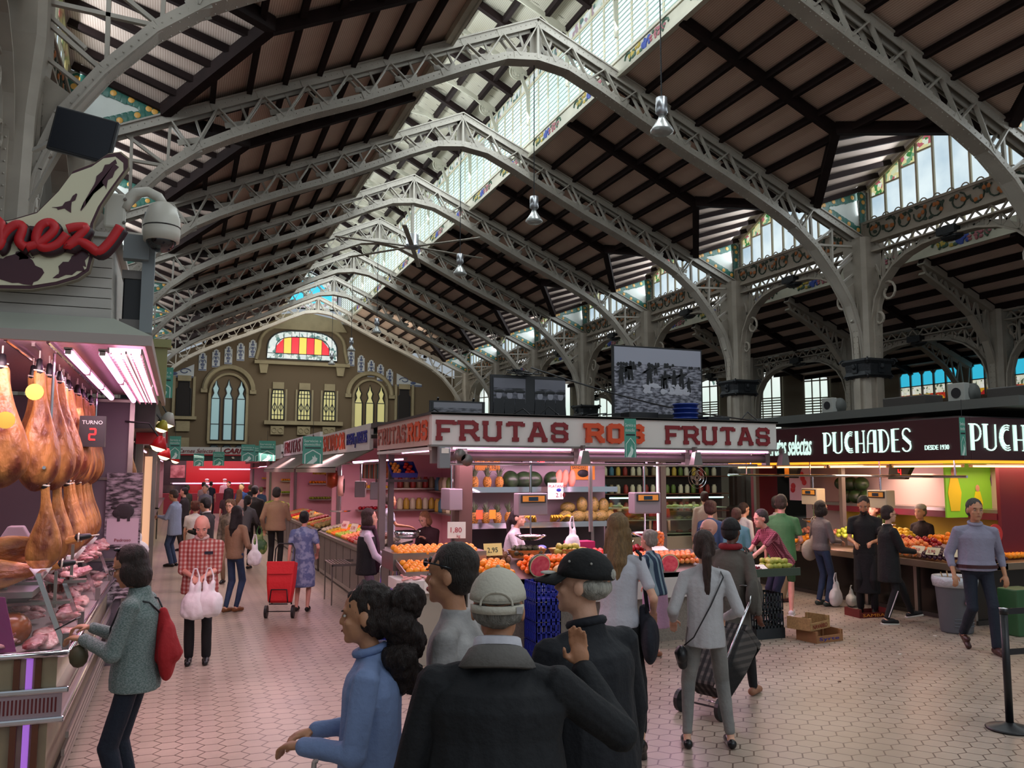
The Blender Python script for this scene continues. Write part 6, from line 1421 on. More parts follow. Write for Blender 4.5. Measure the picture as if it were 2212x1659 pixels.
for rr in (.2, .14, .07): MB().tube([(rr*math.cos(a*PI/10), 0, rr*math.sin(a*PI/10)) for a in range(20)], .006, 5, closed=True).build('cage_ring', m_chrome, fan_)
for i in range(4): MB().cbox((.08*math.cos(i*PI/2), .02, .08*math.sin(i*PI/2)), (.12, .01, .06), 0, 0, -i*PI/2).build('blade', m_grey, fan_)
MB().tube([(0, 0, .2), (0, 0, .36)], .01, 5).build('hanger', m_grey, fan_)
# ---------------- ham stall at the left edge ----------------
hs = empty('ham_stall_canopy', (-1.3, 8.0, 0)); tag(hs, 'white boarded canopy of the ham stall with pale sloping skirt', 'stall canopy'); ox, oy = 1.3, -8.0
m_plank = mat('white_plank', 'B9B4AC', .6, var=.1); m_skirt = mat('grey_green_skirt', 'A3A69A', .5); m_fas = mat('pinkish_fascia', 'A89A94', .5)
XR, YF = -.46, 6.1
for i in range(8):
    z = 3.09+i*.068; t = .012*(i % 2)
    MB().box((-4+ox, YF+oy-.0+i*.002, z), (XR+ox-i*.002, YF+oy+.05, z+.062)).box((XR+ox-.05-i*.002, YF+oy+.05, z), (XR+ox-i*.002, 10.6+oy, z+.062)).build('plank', m_plank, hs)
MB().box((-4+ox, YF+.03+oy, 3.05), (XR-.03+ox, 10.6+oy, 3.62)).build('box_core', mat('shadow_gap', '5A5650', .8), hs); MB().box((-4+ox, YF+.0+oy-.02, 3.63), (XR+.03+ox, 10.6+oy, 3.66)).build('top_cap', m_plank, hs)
sk = MB(); a = [(-4, YF-.02), (XR+.02, YF-.02), (XR+.02, 10.6)]; b = [(-4, 5.92), (-.2, 5.92), (-.2, 10.6)]
for i in (0, 1):
    A, B, C, D = a[i], a[i+1], b[i+1], b[i]; sk.quad((D[0]+ox, D[1]+oy, 2.965), (C[0]+ox, C[1]+oy, 2.965), (B[0]+ox, B[1]+oy, 3.09), (A[0]+ox, A[1]+oy, 3.09))
sk.build('sloping_skirt', m_skirt, hs)
MB().box((-4+ox, 5.92+oy, 2.90), (-.2+ox, 5.96+oy, 2.965)).box((-.24+ox, 5.96+oy, 2.90), (-.2+ox, 11.4+oy, 2.965)).build('fascia', m_fas, hs)
MB().box((-4+ox, 5.96+oy, 2.95), (-.24+ox, 10.5+oy, 2.965)).build('pink_metal_ceiling', mat('pink_metal', 'B89AA4', .35, .4, bump=.2), hs)
for i, (x, y0, y1, l) in enumerate(((-.70, 6.1, 7.3, 'nearest of the inner row'), (-.70, 7.4, 8.6, 'middle of the inner row'), (-.70, 8.7, 9.9, 'far one of the inner row'), (-.50, 6.1, 8.0, 'near one of the middle row'), (-.50, 8.1, 10.2, 'far one of the middle row'))):
    neon((x, y0, 2.86), (x, y1, 2.86), m_tube, 'pink white tube lamp under the ham stall canopy, '+l, .024)
lpn = empty('light_panel', (-.36, 8.3, 2.88)); tag(lpn, 'broad glowing pink white louvred panel along the canopy edge', 'light panel'); MB().box((-.1, -2.2, 0), (.09, 2.3, .02)).build('glowing_diffuser', mat('diffuser_glow', 'FFD8E8', .4, emit=2.2, ecol='FFC4DC'), lpn)
lv = MB(); [lv.tube([(-.09+.03*k, -2.15+.15*j+.03*math.cos(t), -.012-.02*math.sin(t)) for t in (0, 1.05, 2.1, 3.14)], .005, 4) for j in range(30) for k in (0, 2, 4, 6)]; lv.build('louvre_pattern', mat('louvre_pink', 'E8B8C8', .4), lpn); MB().box((-.11, -2.2, -.015), (-.1, 2.3, .02)).box((-.005, -2.2, -.015), (.005, 2.3, .0)).box((.09, -2.2, -.015), (.1, 2.3, .02)).build('panel_frame', m_white, lpn)
area('ham_light', (-.75, 7.6, 2.84), (.5, 3.2), 55, (1, .62, .76), (-.15, 0, -1)); area('ham_light_out', (-.35, 8.4, 2.84), (.15, 4.2), 34, (1, .58, .66), (.35, 0, -1)); area('ham_face_light', (-.9, 6.05, 2.8), (1.2, .15), 22, (1, .66, .74), (0, .7, -.8))
area('ham_case_light', (-.9, 8.2, 1.5), (.2, 3.6), 5, (.95, .6, 1), (0, 0, -1))
# the shop sign: red script over a ham silhouette
K = lambda px, py: (-1.09+px*.00319+.0, 3.04+(690-py)*.00312)
sg = empty('ham_sign', (-1.0, 5.9, 3.2)); tag(sg, 'ham shaped sign board with red script letters nez', 'shop sign')
out = [(205, 333), (221, 345), (222, 362), (196, 410), (176, 450), (163, 490), (160, 530), (165, 560), (160, 590), (140, 608), (104, 624), (60, 636), (0, 640), (-60, 630), (-90, 560), (-20, 512), (20, 498), (62, 478), (100, 425), (122, 384), (160, 362), (182, 340)]
P2 = lambda pts, s=1., c=(70, 520): [(K(c[0]+(x-c[0])*s, c[1]+(y-c[1])*s)[0]+1.0, K(c[0]+(x-c[0])*s, c[1]+(y-c[1])*s)[1]-3.2) for x, y in pts]
m_hm = mat('ham_maroon', '3E0A1C', .4); m_hc = mat('ham_cream', 'D8D3B4', .45)
MB().prism(P2(out), (0, 0, 0), (1, 0, 0), (0, 0, 1), (0, .07, 0)).build('board_edge', mat('brass_edge', '8A7E68', .4, .5), sg)
MB().prism(P2(out, .985), (0, -.004, 0), (1, 0, 0), (0, 0, 1), (0, .004, 0)).build('maroon_border', m_hm, sg); MB().prism(P2(out, .93), (0, -.008, 0), (1, 0, 0), (0, 0, 1), (0, .004, 0)).build('cream_face', m_hc, sg)
mk = MB(); rq = random.Random(5)
for pts in ([(195, 350), (200, 370), (180, 420), (172, 400), (150, 440), (140, 470), (160, 400)], [(130, 560), (150, 520), (158, 560), (148, 590), (100, 610), (110, 580)], [(0, 620), (0, 580), (40, 560), (85, 600), (60, 625)], [(20, 520), (70, 505), (60, 530)], [(90, 470), (120, 450), (130, 430), (118, 470)], [(30, 560), (62, 572), (40, 578)]):
    q = [];
    for (x0, y0), (x1, y1) in zip(pts, pts[1:]+pts[:1]):
        for k in range(5): t = k/5; q.append((x0+(x1-x0)*t+rq.uniform(-4, 4), y0+(y1-y0)*t+rq.uniform(-4, 4)))
    mk.prism(P2(q), (0, -.012, 0), (1, 0, 0), (0, 0, 1), (0, .004, 0))
mk.build('maroon_marking', m_hm, sg)
def script(dy, r, m, nm, sh=0):
    for pts in ([(-40, 560), (-18, 545), (2, 508), (8, 548), (2, 560), (14, 530), (32, 512), (42, 520), (38, 545), (50, 556)], [(50, 556), (76, 542), (96, 516), (88, 502), (72, 512), (66, 540), (80, 554), (102, 545), (118, 522)], [(118, 512), (134, 506), (150, 506), (136, 528), (120, 548), (138, 534), (158, 542), (176, 552), (196, 528), (212, 496)]):
        pp_ = [V((K(x+sh, y+sh)[0]+1.0, dy, K(x+sh, y+sh)[1]-3.2)) for x, y in pts]; sm = []
        for i in range(len(pp_)-1):
            p0, p1, p2, p3 = pp_[max(i-1, 0)], pp_[i], pp_[i+1], pp_[min(i+2, len(pp_)-1)]
            for k in range(5): t = k/5; sm.append(.5*((2*p1)+(p2-p0)*t+(2*p0-5*p1+4*p2-p3)*t*t+(-p0+3*p1-3*p2+p3)*t**3))
        sm.append(pp_[-1]); MB().tube(sm, r, 7).build(nm, m, sg, True)
script(-.03, .036, mat('letter_outline', '2A1018', .5), 'letter_outline', 5); script(-.05, .031, mat('script_red', 'C01A22', .5), 'script_letter')  # dark outline strokes behind the red script, part of the sign
# hams
def ham_proto(L, w, seed, cat='m'):
    o = empty('hanging_ham'); rd = random.Random(seed); mb = MB(); R = []; k = 16
    prof = [(0, .028), (.06, .034), (.12, .030), (.22, .034), (.34, .048), (.46, .075), (.58, .105), (.70, .125), (.80, .128), (.88, .112), (.95, .075), (1.0, .02)]
    for t, r in prof:
        cx = .03*math.sin(t*3.2)+(.04*(t-.5) if t > .5 else 0)
        R.append([V((cx+r*w*math.cos(2*PI*j/k), .62*r*w*math.sin(2*PI*j/k)+.0, -L*t)) for j in range(k)])
    mb.rings(R); me = mb.mesh('ham', m_ham, True)
    for v in me.vertices: v.co += V(v.co).normalized()*(.02*noise.noise(v.co*11+V((9, 0, seed)))+.010)*noise.noise(v.co*26+V((seed, 0, 0)))
    b = bpy.data.objects.new('meat', me); COL.objects.link(b); b.parent = o; sd = b.modifiers.new('s', 'SUBSURF'); sd.levels = sd.render_levels = 1
    MB().cap((0, 0, .05), (0, 0, -.02), .02, .03, 8).build('hoof', m_blk, o, True)
    MB().tube([(0, .0, .03), (0, .0, .12)], .005, 5).tube([(.03*math.cos(i), .0+.03*math.sin(i), -.01*i*.4) for i in range(7)], .006, 5).build('rope', mat('rope_white', 'D8CFC0', .7), o)
    return o
def hammat():
    m = mat('cured_ham', 'C88A48', .42, var=.85, vcol='5A2416', vscale=6, bump=1., bscale=22, stretch=(1, 1, .5)); return m
m_ham = hammat(); H1 = ham_proto(.82, 1.15, 3); H2 = ham_proto(.6, .9, 8)
hrl = empty('ham_rail', (-.95, 8.2, 2.93)); tag(hrl, 'pair of steel rails from which the hams hang', 'rail')
for x in (-.12, .12): MB().tube([(x, -2.0, 0), (x, 2.1, 0)], .012, 6).build('rail_tube', m_chrome, hrl)
for y in (-1.6, 0, 1.8): MB().bar((0, y, 0), (0, y, .02), .3, .02).build('rail_fixing', m_inox, hrl)
rq = random.Random(12); first = True
spots = [(-1.12, 6.42, 0), (-.93, 6.62, .5)]+[(-.9-.13*(i % 2)+rq.uniform(-.02, .02), 6.9+i*.115, rq.uniform(-.5, .9)) for i in range(28)]
for i, (x, y, a) in enumerate(spots):
    l = ('nearest ham at the left picture edge with a round yellow label', 'second ham from the front, dark and mottled')[i] if i < 2 else 'cured ham hanging in the close upper row of the ham stall'
    g = None if i < 2 else 'hams in the upper row'
    if i == 0: o = H1; o.location = (x, y, 2.8)
    else: o = dup(H1, (x, y, 2.8-.0*i), (rq.uniform(-.05, .05), rq.uniform(-.06, .06), a))
    o.rotation_euler.z = a; tag(o, l, 'ham', g); o.scale = (1, 1, rq.uniform(.93, 1.05)) if i else (1.15, 1.15, 1)
rl2 = empty('lower_ham_rail', (-.85, 8.4, 2.12)); tag(rl2, 'lower rail carrying the smaller hams', 'rail'); MB().tube([(0, -1.9, 0), (0, 1.7, 0)], .012, 6).build('rail_tube', m_chrome, rl2)
for y in (-1.7, 1.6): MB().tube([(0, y, 0), (0, y, .8)], .01, 5).build('drop_rod', m_chrome, rl2)
for i in range(17):
    o = H2 if i == 0 else dup(H2); o.location = (-.85+rq.uniform(-.03, .03), 6.62+i*.185, 2.02); o.rotation_euler = (0, rq.uniform(-.05, .05), rq.uniform(-.6, .6)); tag(o, 'small cured shoulder ham hanging in the lower row of the ham stall', 'ham', 'small hams in the lower row')
lb_ = MB().lathe([(0, 0), (.055, 0), (.055, .006), (0, .006)], n=18, M=Matrix.Rotation(PI/2, 3, 'X'))
for i, (x, y, z) in enumerate(((-1.05, 6.25, 2.42), (-.92, 6.42, 2.62))):
    o = lb_.build('round_label', mat('label_yellow', 'A8922E', .6), None, loc=(x, y, z)); tag(o, 'round yellow label tied to the %s ham' % ('nearest', 'second')[i], 'label')
cu_ = MB().lathe([(.0, -.09), (.012, -.085), (.07, 0), (.066, 0), (.01, -.07)], n=14)
for i in range(16):
    o = cu_.build('drip_cup', mat('white_cup', 'DAD0CC', .4), None, True, (-.85+rq.uniform(-.06, .06), 6.62+i*.2, 1.44+rq.uniform(-.02, .02))); 
    MB().tube([(0, 0, -.02), (0, 0, .09)], .004, 4).build('hook', m_chrome, o); tag(o, 'white drip cup hooked under the small hams', 'drip cup', 'drip cups of the ham stall')
ch = MB(); 
for i in range(12): 
    o = MB().cap((0, 0, 0), (0, 0, -.28), .013, .013, 7).build('dried_sausage', mat('dark_sausage', '5A1A14', .5, bump=.6, bscale=60), None, True, (-.88+.03*(i % 4), 7.35+.035*(i//4), 1.48)); tag(o, 'thin dark dried sausage in the bundle beside the scale', 'sausage', 'bundle of dried sausages')
q = empty('ticket_display', (-.72, 8.0, 2.30)); tag(q, 'black TURNO display with red digit between the hams', 'ticket display'); MB().box((-.08, -.02, 0), (.12, .05, .26)).build('housing', m_blk, q); text('printed_text', 'TURNO', .045, m_white, (-.06, -.024, .19), (1, 0, 0), (0, 0, 1), .001, q); digits('2', (.0, -.024, .06), (1, 0, 0), (0, 0, 1), .09, m_led, q)
# back wall and end panel
bkw = tag(MB().box((-2.3, 5.9, 0), (-2.2, 10.5, 2.92)).build('stall_back_wall', mat('pink_metal')), 'pink lit metal back wall of the ham stall', 'stall wall')
ep = empty('poster_partition', (-.9, 10.45, 0)); tag(ep, 'steel framed end panel of the ham stall with two posters', 'partition')
MB().box((-1.3, 0, 0), (.4, .05, 2.9)).build('panel_board', mat('grey_mesh_panel', '6A6068', .5, .3), ep); 
for x in (-.02, .38): MB().box((x-.025, -.03, 0), (x+.025, .06, 2.9)).build('frame_post', m_inox, ep)
for z in (2.0, 2.86, 1.12): MB().box((-.3, -.02, z), (.38, .0, z+.03)).build('frame_bar', m_inox, ep)
pg = empty('pig_poster', (-.72, 10.38, 1.28)); tag(pg, 'black and white poster of a dark pig under an oak tree', 'poster')
MB().box((-.02, 0, 0), (.34, .02, .8)).build('poster_print', photo_mat('oak_print', 'B8A8B0', '2A2228', 'A898A0', 2.0, 1, 9), pg); MB().box((0, -.004, .02), (.32, 0, .3)).build('pale_ground', mat('poster_pale', 'C0AAB4', .5), pg)
MB().ball((.17, -.008, .38), (.10, .006, .085), 12, 7).ball((.10, -.008, .36), (.05, .006, .05), 10, 6).ball((.06, -.008, .42), (.03, .005, .015), 8, 5).box((.1, -.012, .27), (.13, -.006, .34)).box((.2, -.012, .27), (.23, -.006, .34)).build('pig_picture', mat('pig_dark', '1E1418', .5), pg)
text('printed_text', 'Pedroso', .05, m_red, (.08, -.008, .05), (1, 0, 0), (0, 0, 1), .001, pg)
lp = empty('lower_poster', (-.72, 10.38, .72)); tag(lp, 'mottled black and white poster under the pig poster', 'poster'); MB().box((-.02, 0, 0), (.34, .02, .38)).build('poster_print', photo_mat('acorn_print', 'B8A8B0', '2A2228', 'C0B0B8', 2.0, 1, 12), lp)
# glass fronted counter
cs = empty('glass_meat_case', (-.9, 8.4, 0)); tag(cs, 'long glass fronted meat counter with marble panels and steel bumpers', 'glass counter')
X0, Xe, Ya, Yb = -1.0, .28, -2.15, 6.0
m_marb = mat('beige_marble', '8A7C64', .3, var=.3, vcol='A89878', vscale=3)
MB().box((X0, Ya+.04, .1), (Xe-.1, Yb, .56)).build('marble_base', m_marb, cs); MB().box((X0, Ya+.02, .72), (Xe-.06, Yb, .92)).build('marble_upper', m_marb, cs)
MB().box((X0, Ya-.02, .52), (Xe, Yb, .56)).box((X0, Ya-.02, .70), (Xe+.02, Yb, .74)).build('steel_bumper', m_chrome, cs, bevel=.012); MB().box((X0, Ya, .56), (Xe-.02, Yb, .70)).build('grille_panel', mat('pale_pink_steel', 'B09AA0', .35, .4), cs)
g = MB()
for i in range(22): g.box((Xe-.06-i*.022, Ya-.004, .585), (Xe-.05-i*.022, Ya, .675))
g.build('vent_slot', mat('vent_red', '6A1A1E', .5), cs)
for x in (-.02, .1): MB().box((x, Ya-.015, .1), (x+.035, Ya+.02, .52)).box((x, Ya-.01, .74), (x+.035, Ya+.02, .92)).build('brown_strip_pattern', m_wood2, cs)
MB().box((.05, Ya-.012, .1), (.085, Ya+.02, .52)).box((.05, Ya-.012, .74), (.085, Ya+.02, .92)).build('lit_strip', mat('violet_strip', 'B070E0', .4, emit=.5, ecol='B070E0'), cs)
MB().tube([(X0, Ya-.02, .945), (Xe-.0, Ya-.02, .945), (Xe, Ya, .945), (Xe, Yb, .945)], .022, 8).build('steel_rail', m_chrome, cs, True)
MB().box((X0, Ya, .92), (Xe-.02, Yb, .95)).build('display_deck', mat('deck_white', 'B8A8A8', .3, .2), cs)
MB().add([(Xe-.02, Ya+.05, .96), (Xe-.02, Yb, .96), (Xe-.2, Yb, 1.42), (Xe-.2, Ya+.05, 1.42)], [(0, 1, 2, 3)]).build('sloping_glass', m_glass, cs); MB().add([(Xe-.02, Ya+.05, .96), (X0, Ya+.05, .96), (X0, Ya+.05, 1.42), (Xe-.2, Ya+.05, 1.42)], [(0, 1, 2, 3)]).build('end_glass', m_glass, cs)
MB().bar((Xe-.2, Ya+.05, 1.43), (Xe-.2, Yb, 1.43), .03, .03).build('top_rail', m_chrome, cs)
for y in (Ya+.05, -1.2, .2, 1.7, 3.2, 4.7): MB().bar((Xe-.02, y, .95), (Xe-.2, y, 1.43), .02, .03).build('glass_support', m_chrome, cs); MB().box((Xe-.04, y-.02, .95), (Xe, y+.02, 1.06)).build('support_foot', m_grey, cs)
MB().box((X0, Ya+.3, 1.26), (Xe-.26, Yb, 1.30)).build('upper_tray', m_inox, cs)
for i in range(4): MB().box((Xe-.06+.02*i, Ya+.1, .06+.11*i), (Xe-.04+.02*i, Yb, .1+.11*i)).build('kick_moulding', m_inox, cs)
MB().box((X0, Ya+.1, 0), (Xe-.06, Yb, .1)).build('plinth', m_greyd, cs)
# goods: packed cold cuts, ham pieces, stand hams, scale
m_pk = mat('vacuum_packed_meat', '8A3A3E', .2, var=.7, vcol='C89A9C', vscale=14, bump=.6, bscale=30); m_pk2 = mat('sliced_fat_meat', 'C07A78', .25, var=.6, vcol='E0B8B4', vscale=22, bump=.5)
pk = [MB(), MB()]
for j in (0, 1):
    R = []; rr = random.Random(j)
    for i in range(7):
        t = i/6; R.append([V(((-.09+.18*t), .06*math.cos(a)*(.6+.4*math.sin(PI*t)), .022*math.sin(a)*(.5+.5*math.sin(PI*t))+.01*rr.uniform(-1, 1))) for a in [2*PI*k/10 for k in range(10)]])
    pk[j].rings(R)
pm = [pk[0].mesh('pack', m_pk, True), pk[1].mesh('pack2', m_pk2, True)]; rq = random.Random(21)
for i in range(46):
    y = 6.38+(i % 23)*.17+rq.uniform(-.04, .04); x = -1.05+.3*(i//23)+rq.uniform(-.08, .08)
    o = bpy.data.objects.new('packed_meat', pm[i % 2]); COL.objects.link(o); o.location = (x, y, 1.345+.0*i if y > 6.75 else 1.0); o.rotation_euler = (rq.uniform(-.3, .3), rq.uniform(-.4, .4), rq.uniform(0, 6)); tag(o, 'vacuum packed cold cuts in a heap on the upper tray of the meat counter', 'packed meat', 'packs on the upper tray')
for i in range(60):
    y = 6.4+(i % 30)*.26+rq.uniform(-.05, .05); x = -1.1+.3*(i//30)+rq.uniform(-.06, .1)
    o = bpy.data.objects.new('packed_meat', pm[i % 2]); COL.objects.link(o); o.location = (x, y, .985+rq.uniform(0, .05)); o.rotation_euler = (rq.uniform(-.4, .4), rq.uniform(-.3, .3), rq.uniform(0, 6)); o.scale = (1.15,)*3; tag(o, 'packed meat lying behind the sloping glass', 'packed meat', 'packs behind the glass')
for i, (x, y, z, s) in enumerate(((-1.12, 6.5, 1.06, .13), (-1.0, 6.62, 1.05, .12), (-1.35, 6.45, 1.05, .14))):
    o = MB().ball((0, 0, 0), (s, s*.8, s*.95), 16, 11).build('ham_joint', mat('smoked_joint', '9A4E1E', .25, var=.6, vcol='4E1E10', vscale=5), None, True, (x, y, z)); tag(o, 'round smoked ham joint at the near end of the counter, %s' % ('middle one', 'right one', 'left one')[i], 'ham joint')
for i, (x, y, z, a) in enumerate(((-.55, 7.0, 1.62, 1), (-.62, 6.75, 1.46, .8))):
    o = dup(H2, (x-.1, y, z), (0, 1.45+.06*i, .15)); tag(o, 'cut ham lying on a stand over the meat counter, %s' % ('upper one', 'lower one')[i], 'ham')
    sd_ = MB().box((-.25, -.05, -.5+.05*i+.18), (.2, .05, -.48+.05*i+.18)).bar((-.2, 0, -.3), (-.2, 0, -.05), .02, .02).bar((.1, 0, -.3), (.1, 0, -.05), .02, .02).build('ham_stand', m_inox, None, loc=(x-.25, y, z)); tag(sd_, 'steel ham stand on the counter, %s' % ('upper one', 'lower one')[i], 'ham stand')
bx = MB().box((-.14, -.1, 0), (.14, .1, .12)).build('red_box', mat('red_card_box', 'A81418', .5), None, loc=(-1.2, 6.9, .96)); tag(bx, 'red cardboard box under the upper tray at the left edge', 'box')
pp2 = MB().prism([(-.14, 0), (.1, 0), (.02, .34), (-.1, .36)], (0, 0, 0), (1, 0, 0), (0, 0, 1), (0, .01, 0)).build('purple_card', mat('purple_check', '8A2A6A', .6), None, loc=(-1.02, 6.3, .96)); tag(pp2, 'purple card leaning at the lower left picture edge', 'card')
scl = empty('counter_scale', (-1.12, 7.3, 1.43)); tag(scl, 'pink lit white counter scale behind the trays', 'scale'); MB().prism([(-.13, 0), (.13, 0), (.13, .12), (.05, .26), (-.05, .26), (-.13, .12)], (0, 0, 0), (1, 0, 0), (0, 0, 1), (0, .1, 0)).build('scale_body', mat('scale_pinkwhite', 'C8B4C4', .4), scl, bevel=.01)
MB().box((-.1, -.006, .11), (-.02, 0, .145)).box((.06, -.006, .08), (.1, 0, .115)).build('dark_display', m_blk, scl); MB().box((-.15, -.02, -.1), (.15, .12, 0)).build('scale_base', m_inox, scl)
# monitor, camera dome, black column speaker at the stall corner
tvm = empty('wall_monitor', (-.72, 6.45, 4.42), -.38); tag(tvm, 'black flat monitor tilted on the arm above the ham sign', 'monitor'); tvm.rotation_euler = (.1, .22, -.2)
MB().box((-.21, -.02, -.15), (.21, .03, .16)).build('screen_frame', m_blk, tvm, bevel=.008); MB().box((-.195, -.024, -.13), (.195, -.02, .145)).build('screen', mat('dark_screen', '10141E', .15), tvm); MB().bar((-.1, .03, 0), (-.5, .5, -.1), .03, .03).build('arm', m_iron, tvm); MB().bar((-.1, .03, 0), (-.35, .3, -.5), .03, .03).build('arm', m_iron, tvm)
cd_ = empty('dome_camera', (-.18, 6.2, 3.60)); tag(cd_, 'white security dome camera on a curved arm at the stall corner', 'security camera')
MB().lathe([(.0, .33), (.05, .33), (.09, .30), (.115, .22), (.12, .12), (.115, .06), (.0, .06)], n=24).build('white_housing', mat('camera_white', 'C4C0B4', .4), cd_, True); MB().ball((0, 0, .07), (.1, .1, .085), 20, 10).build('dark_dome', mat('smoked_dome', '1E1A1C', .08, spec=.8), cd_, True); MB().lathe([(.118, .155), (.123, .16), (.118, .165)], n=24).build('seam_ring', m_blk, cd_)
MB().tube([(0, 0, .32), (-.03, 0, .37), (-.1, 0, .40), (-.18, 0, .38), (-.22, .0, .32), (-.24, 0, .26)], .035, 10).build('curved_arm', mat('camera_white'), cd_, True); MB().box((-.36, -.03, .12), (-.23, .06, .36)).build('mount_box', mat('camera_white'), cd_, bevel=.015)
for z in (.16, .32): MB().ball((-.235, -.035, z), .012, 6, 4).build('bolt', m_grey, cd_)
pl_ = tag(MB().box((-.30, 6.35, 3.05), (-.22, 6.45, 3.9)).box((-.42, 6.3, 3.55), (-.26, 6.4, 3.72)).build('camera_post', mat('grey_box')), 'grey steel post behind the dome camera', 'post')
bs = empty('black_speaker', (-.36, 6.5, 3.06)); tag(bs, 'black column speaker standing on the canopy skirt beside the planks', 'speaker'); MB().box((-.06, -.04, 0), (.08, .1, .42)).build('cabinet', m_blk, bs, bevel=.01); MB().box((-.07, -.05, .38), (.09, .1, .44)).build('grey_top', m_grey, bs); MB().box((-.075, -.06, .0), (.06, -.04, .09)).build('grey_box_front', m_grey, bs)
for i in range(4): MB().tube([(.09, .02*i, 0), (.10, .02*i+.01, .2), (.09, .02*i, .36)], .006, 5).build('cable', (m_blk, m_ply)[i == 3], bs)
yp = tag(MB().box((-.34, 11.2, 2.95), (-.2, 11.35, 3.7)).box((-.38, 11.16, 3.6), (-.16, 11.4, 3.7)).build('yellow_green_post', mat('olive_post', '8A8A58', .5)), 'yellow green post behind the ham stall canopy', 'post')
# ---- further stalls of the left row
def side_stall(y0, y1, name_l, wallm, lightc, pw):
    s = empty('left_row_stall', (-1.2, (y0+y1)/2, 0)); tag(s, name_l, 'stall'); a, b = y0-(y0+y1)/2, y1-(y0+y1)/2
    MB().box((-.6, a, 0), (.6, b, .92)).build('counter', m_marb, s); MB().box((-.6, a, .92), (.64, b, .96)).build('counter_top', m_inox, s); MB().box((-1.0, a, 0), (-.95, b, 2.6)).build('back_wall', wallm, s); MB().box((-1.0, a, 2.6), (.9, b, 2.95)).build('canopy_box', m_greyd, s)
    MB().box((.5, a, 0), (.62, a+.1, 2.6)).build('corner_post', m_inox, s); MB().box((-.9, b-.06, 0), (.55, b, 2.6)).build('end_wall', wallm, s); MB().add([(.55, a, .96), (.55, b, .96), (.4, b, 1.4), (.4, a, 1.4)], [(0, 1, 2, 3)]).build('glass_front', m_glass, s)
    neon((-.7, y0+.2, 2.5), (-.7, y1-.2, 2.5), m_tube, 'pink tube lamp of the '+name_l); area('left_row_light', (-.8, (y0+y1)/2, 2.5), (.8, y1-y0-.3), pw, lightc, (.2, 0, -1)); return s
side_stall(11.0, 14.6, 'dark fronted ham stall just behind the first', m_greyd, (1, .6, .6), 22); side_stall(15.6, 20.5, 'stall with a yellow lit pillar in the left row', mat('cream_wall', 'C8A890', .5), (1, .7, .5), 34); side_stall(21, 28, 'pink lit stall farther along the left row', mat('pink_wall', 'DDA4AC', .5), (1, .5, .7), 44); side_stall(29, 40, 'farthest pink stall of the left row', mat('pink_wall'), (1, .5, .6), 50)
py = empty('lit_pillar', (-.5, 16.2, 0)); tag(py, 'tall panel glowing yellow to pink beside the man in the blue shirt', 'lit panel'); MB().box((-.07, 0, .6), (.05, .1, 2.35)).build('glowing_face', mat('glowing_panel', 'E8B088', .4, emit=.75, ecol='F0B890'), py); MB().box((.05, -.03, 0), (.12, .12, 2.45)).build('steel_frame', m_inox, py)
for i in range(5):
    o = dup(H2, (-.62, 11.3+i*.35, 2.5), (0, 0, i), 'ham hanging in the dark second stall', 'hams in the second stall')
    o['category'] = 'ham'
def cone_lamp(x, y, z, l, m, s=1.):
    c = empty('cone_lamp', (x, y, z)); tag(c, l, 'lamp'); MB().lathe([(.03*s, .15*s), (.05*s, .13*s), (.11*s, 0), (.1*s, 0), (.04*s, .12*s)], n=16, M=Matrix.Rotation(.3, 3, 'Y')).build('shade', m, c, True); MB().lathe([(.0, -.0), (.095*s, .005), (.05*s, -.04*s), (0, -.05*s)], n=14, M=Matrix.Rotation(.3, 3, 'Y')).build('bulb_face', mat('warm_bulb', 'FFE8B0', .3, emit=5., ecol='FFE0A0'), c, True); MB().tube([(-.0, 0, .14*s), (-.1, 0, .3*s), (-.35, 0, .32*s)], .01, 5).build('gooseneck', m_blk, c)
m_rl = mat('red_lamp_shade', 'A81418', .35)
cone_lamp(-.24, 10.4, 2.36, 'red cone lamp nearest on the left row', m_rl, .9); cone_lamp(-.22, 13.2, 2.30, 'second red cone lamp on the left row', m_rl, .9); cone_lamp(-.24, 11.6, 2.62, 'yellow green cone lamp above the red ones', mat('lime_lamp', 'A8A030', .4), .8); cone_lamp(-.2, 12.6, 2.74, 'pale round lamp under the green banner', mat('pale_lamp', 'A8A49A', .4), 1.1); cone_lamp(-.1, 19.0, 2.3, 'white cone lamp at the pink stall', m_rl, .9)
for i, (y, z, c) in enumerate(((12.2, 2.45, 'A01A1E'), (14.6, 2.5, 'C8BEB4'), (16.8, 2.6, 'A01A1E'))):
    o = MB().box((-.3, -.02, 0), (.02, .02, .24)).build('blade_sign', mat('blade_'+c, c, .5), None, loc=(-.25, y, z)); tag(o, ('red', 'white', 'dark red')[i]+' projecting sign on the left row, %s by distance' % ('first', 'second', 'third')[i], 'sign')
bag(-.5, 12.3, .96, .36, .34, m_plasticw, 'crumpled white bag on the second counter of the left row', seed=9, handle=.06)
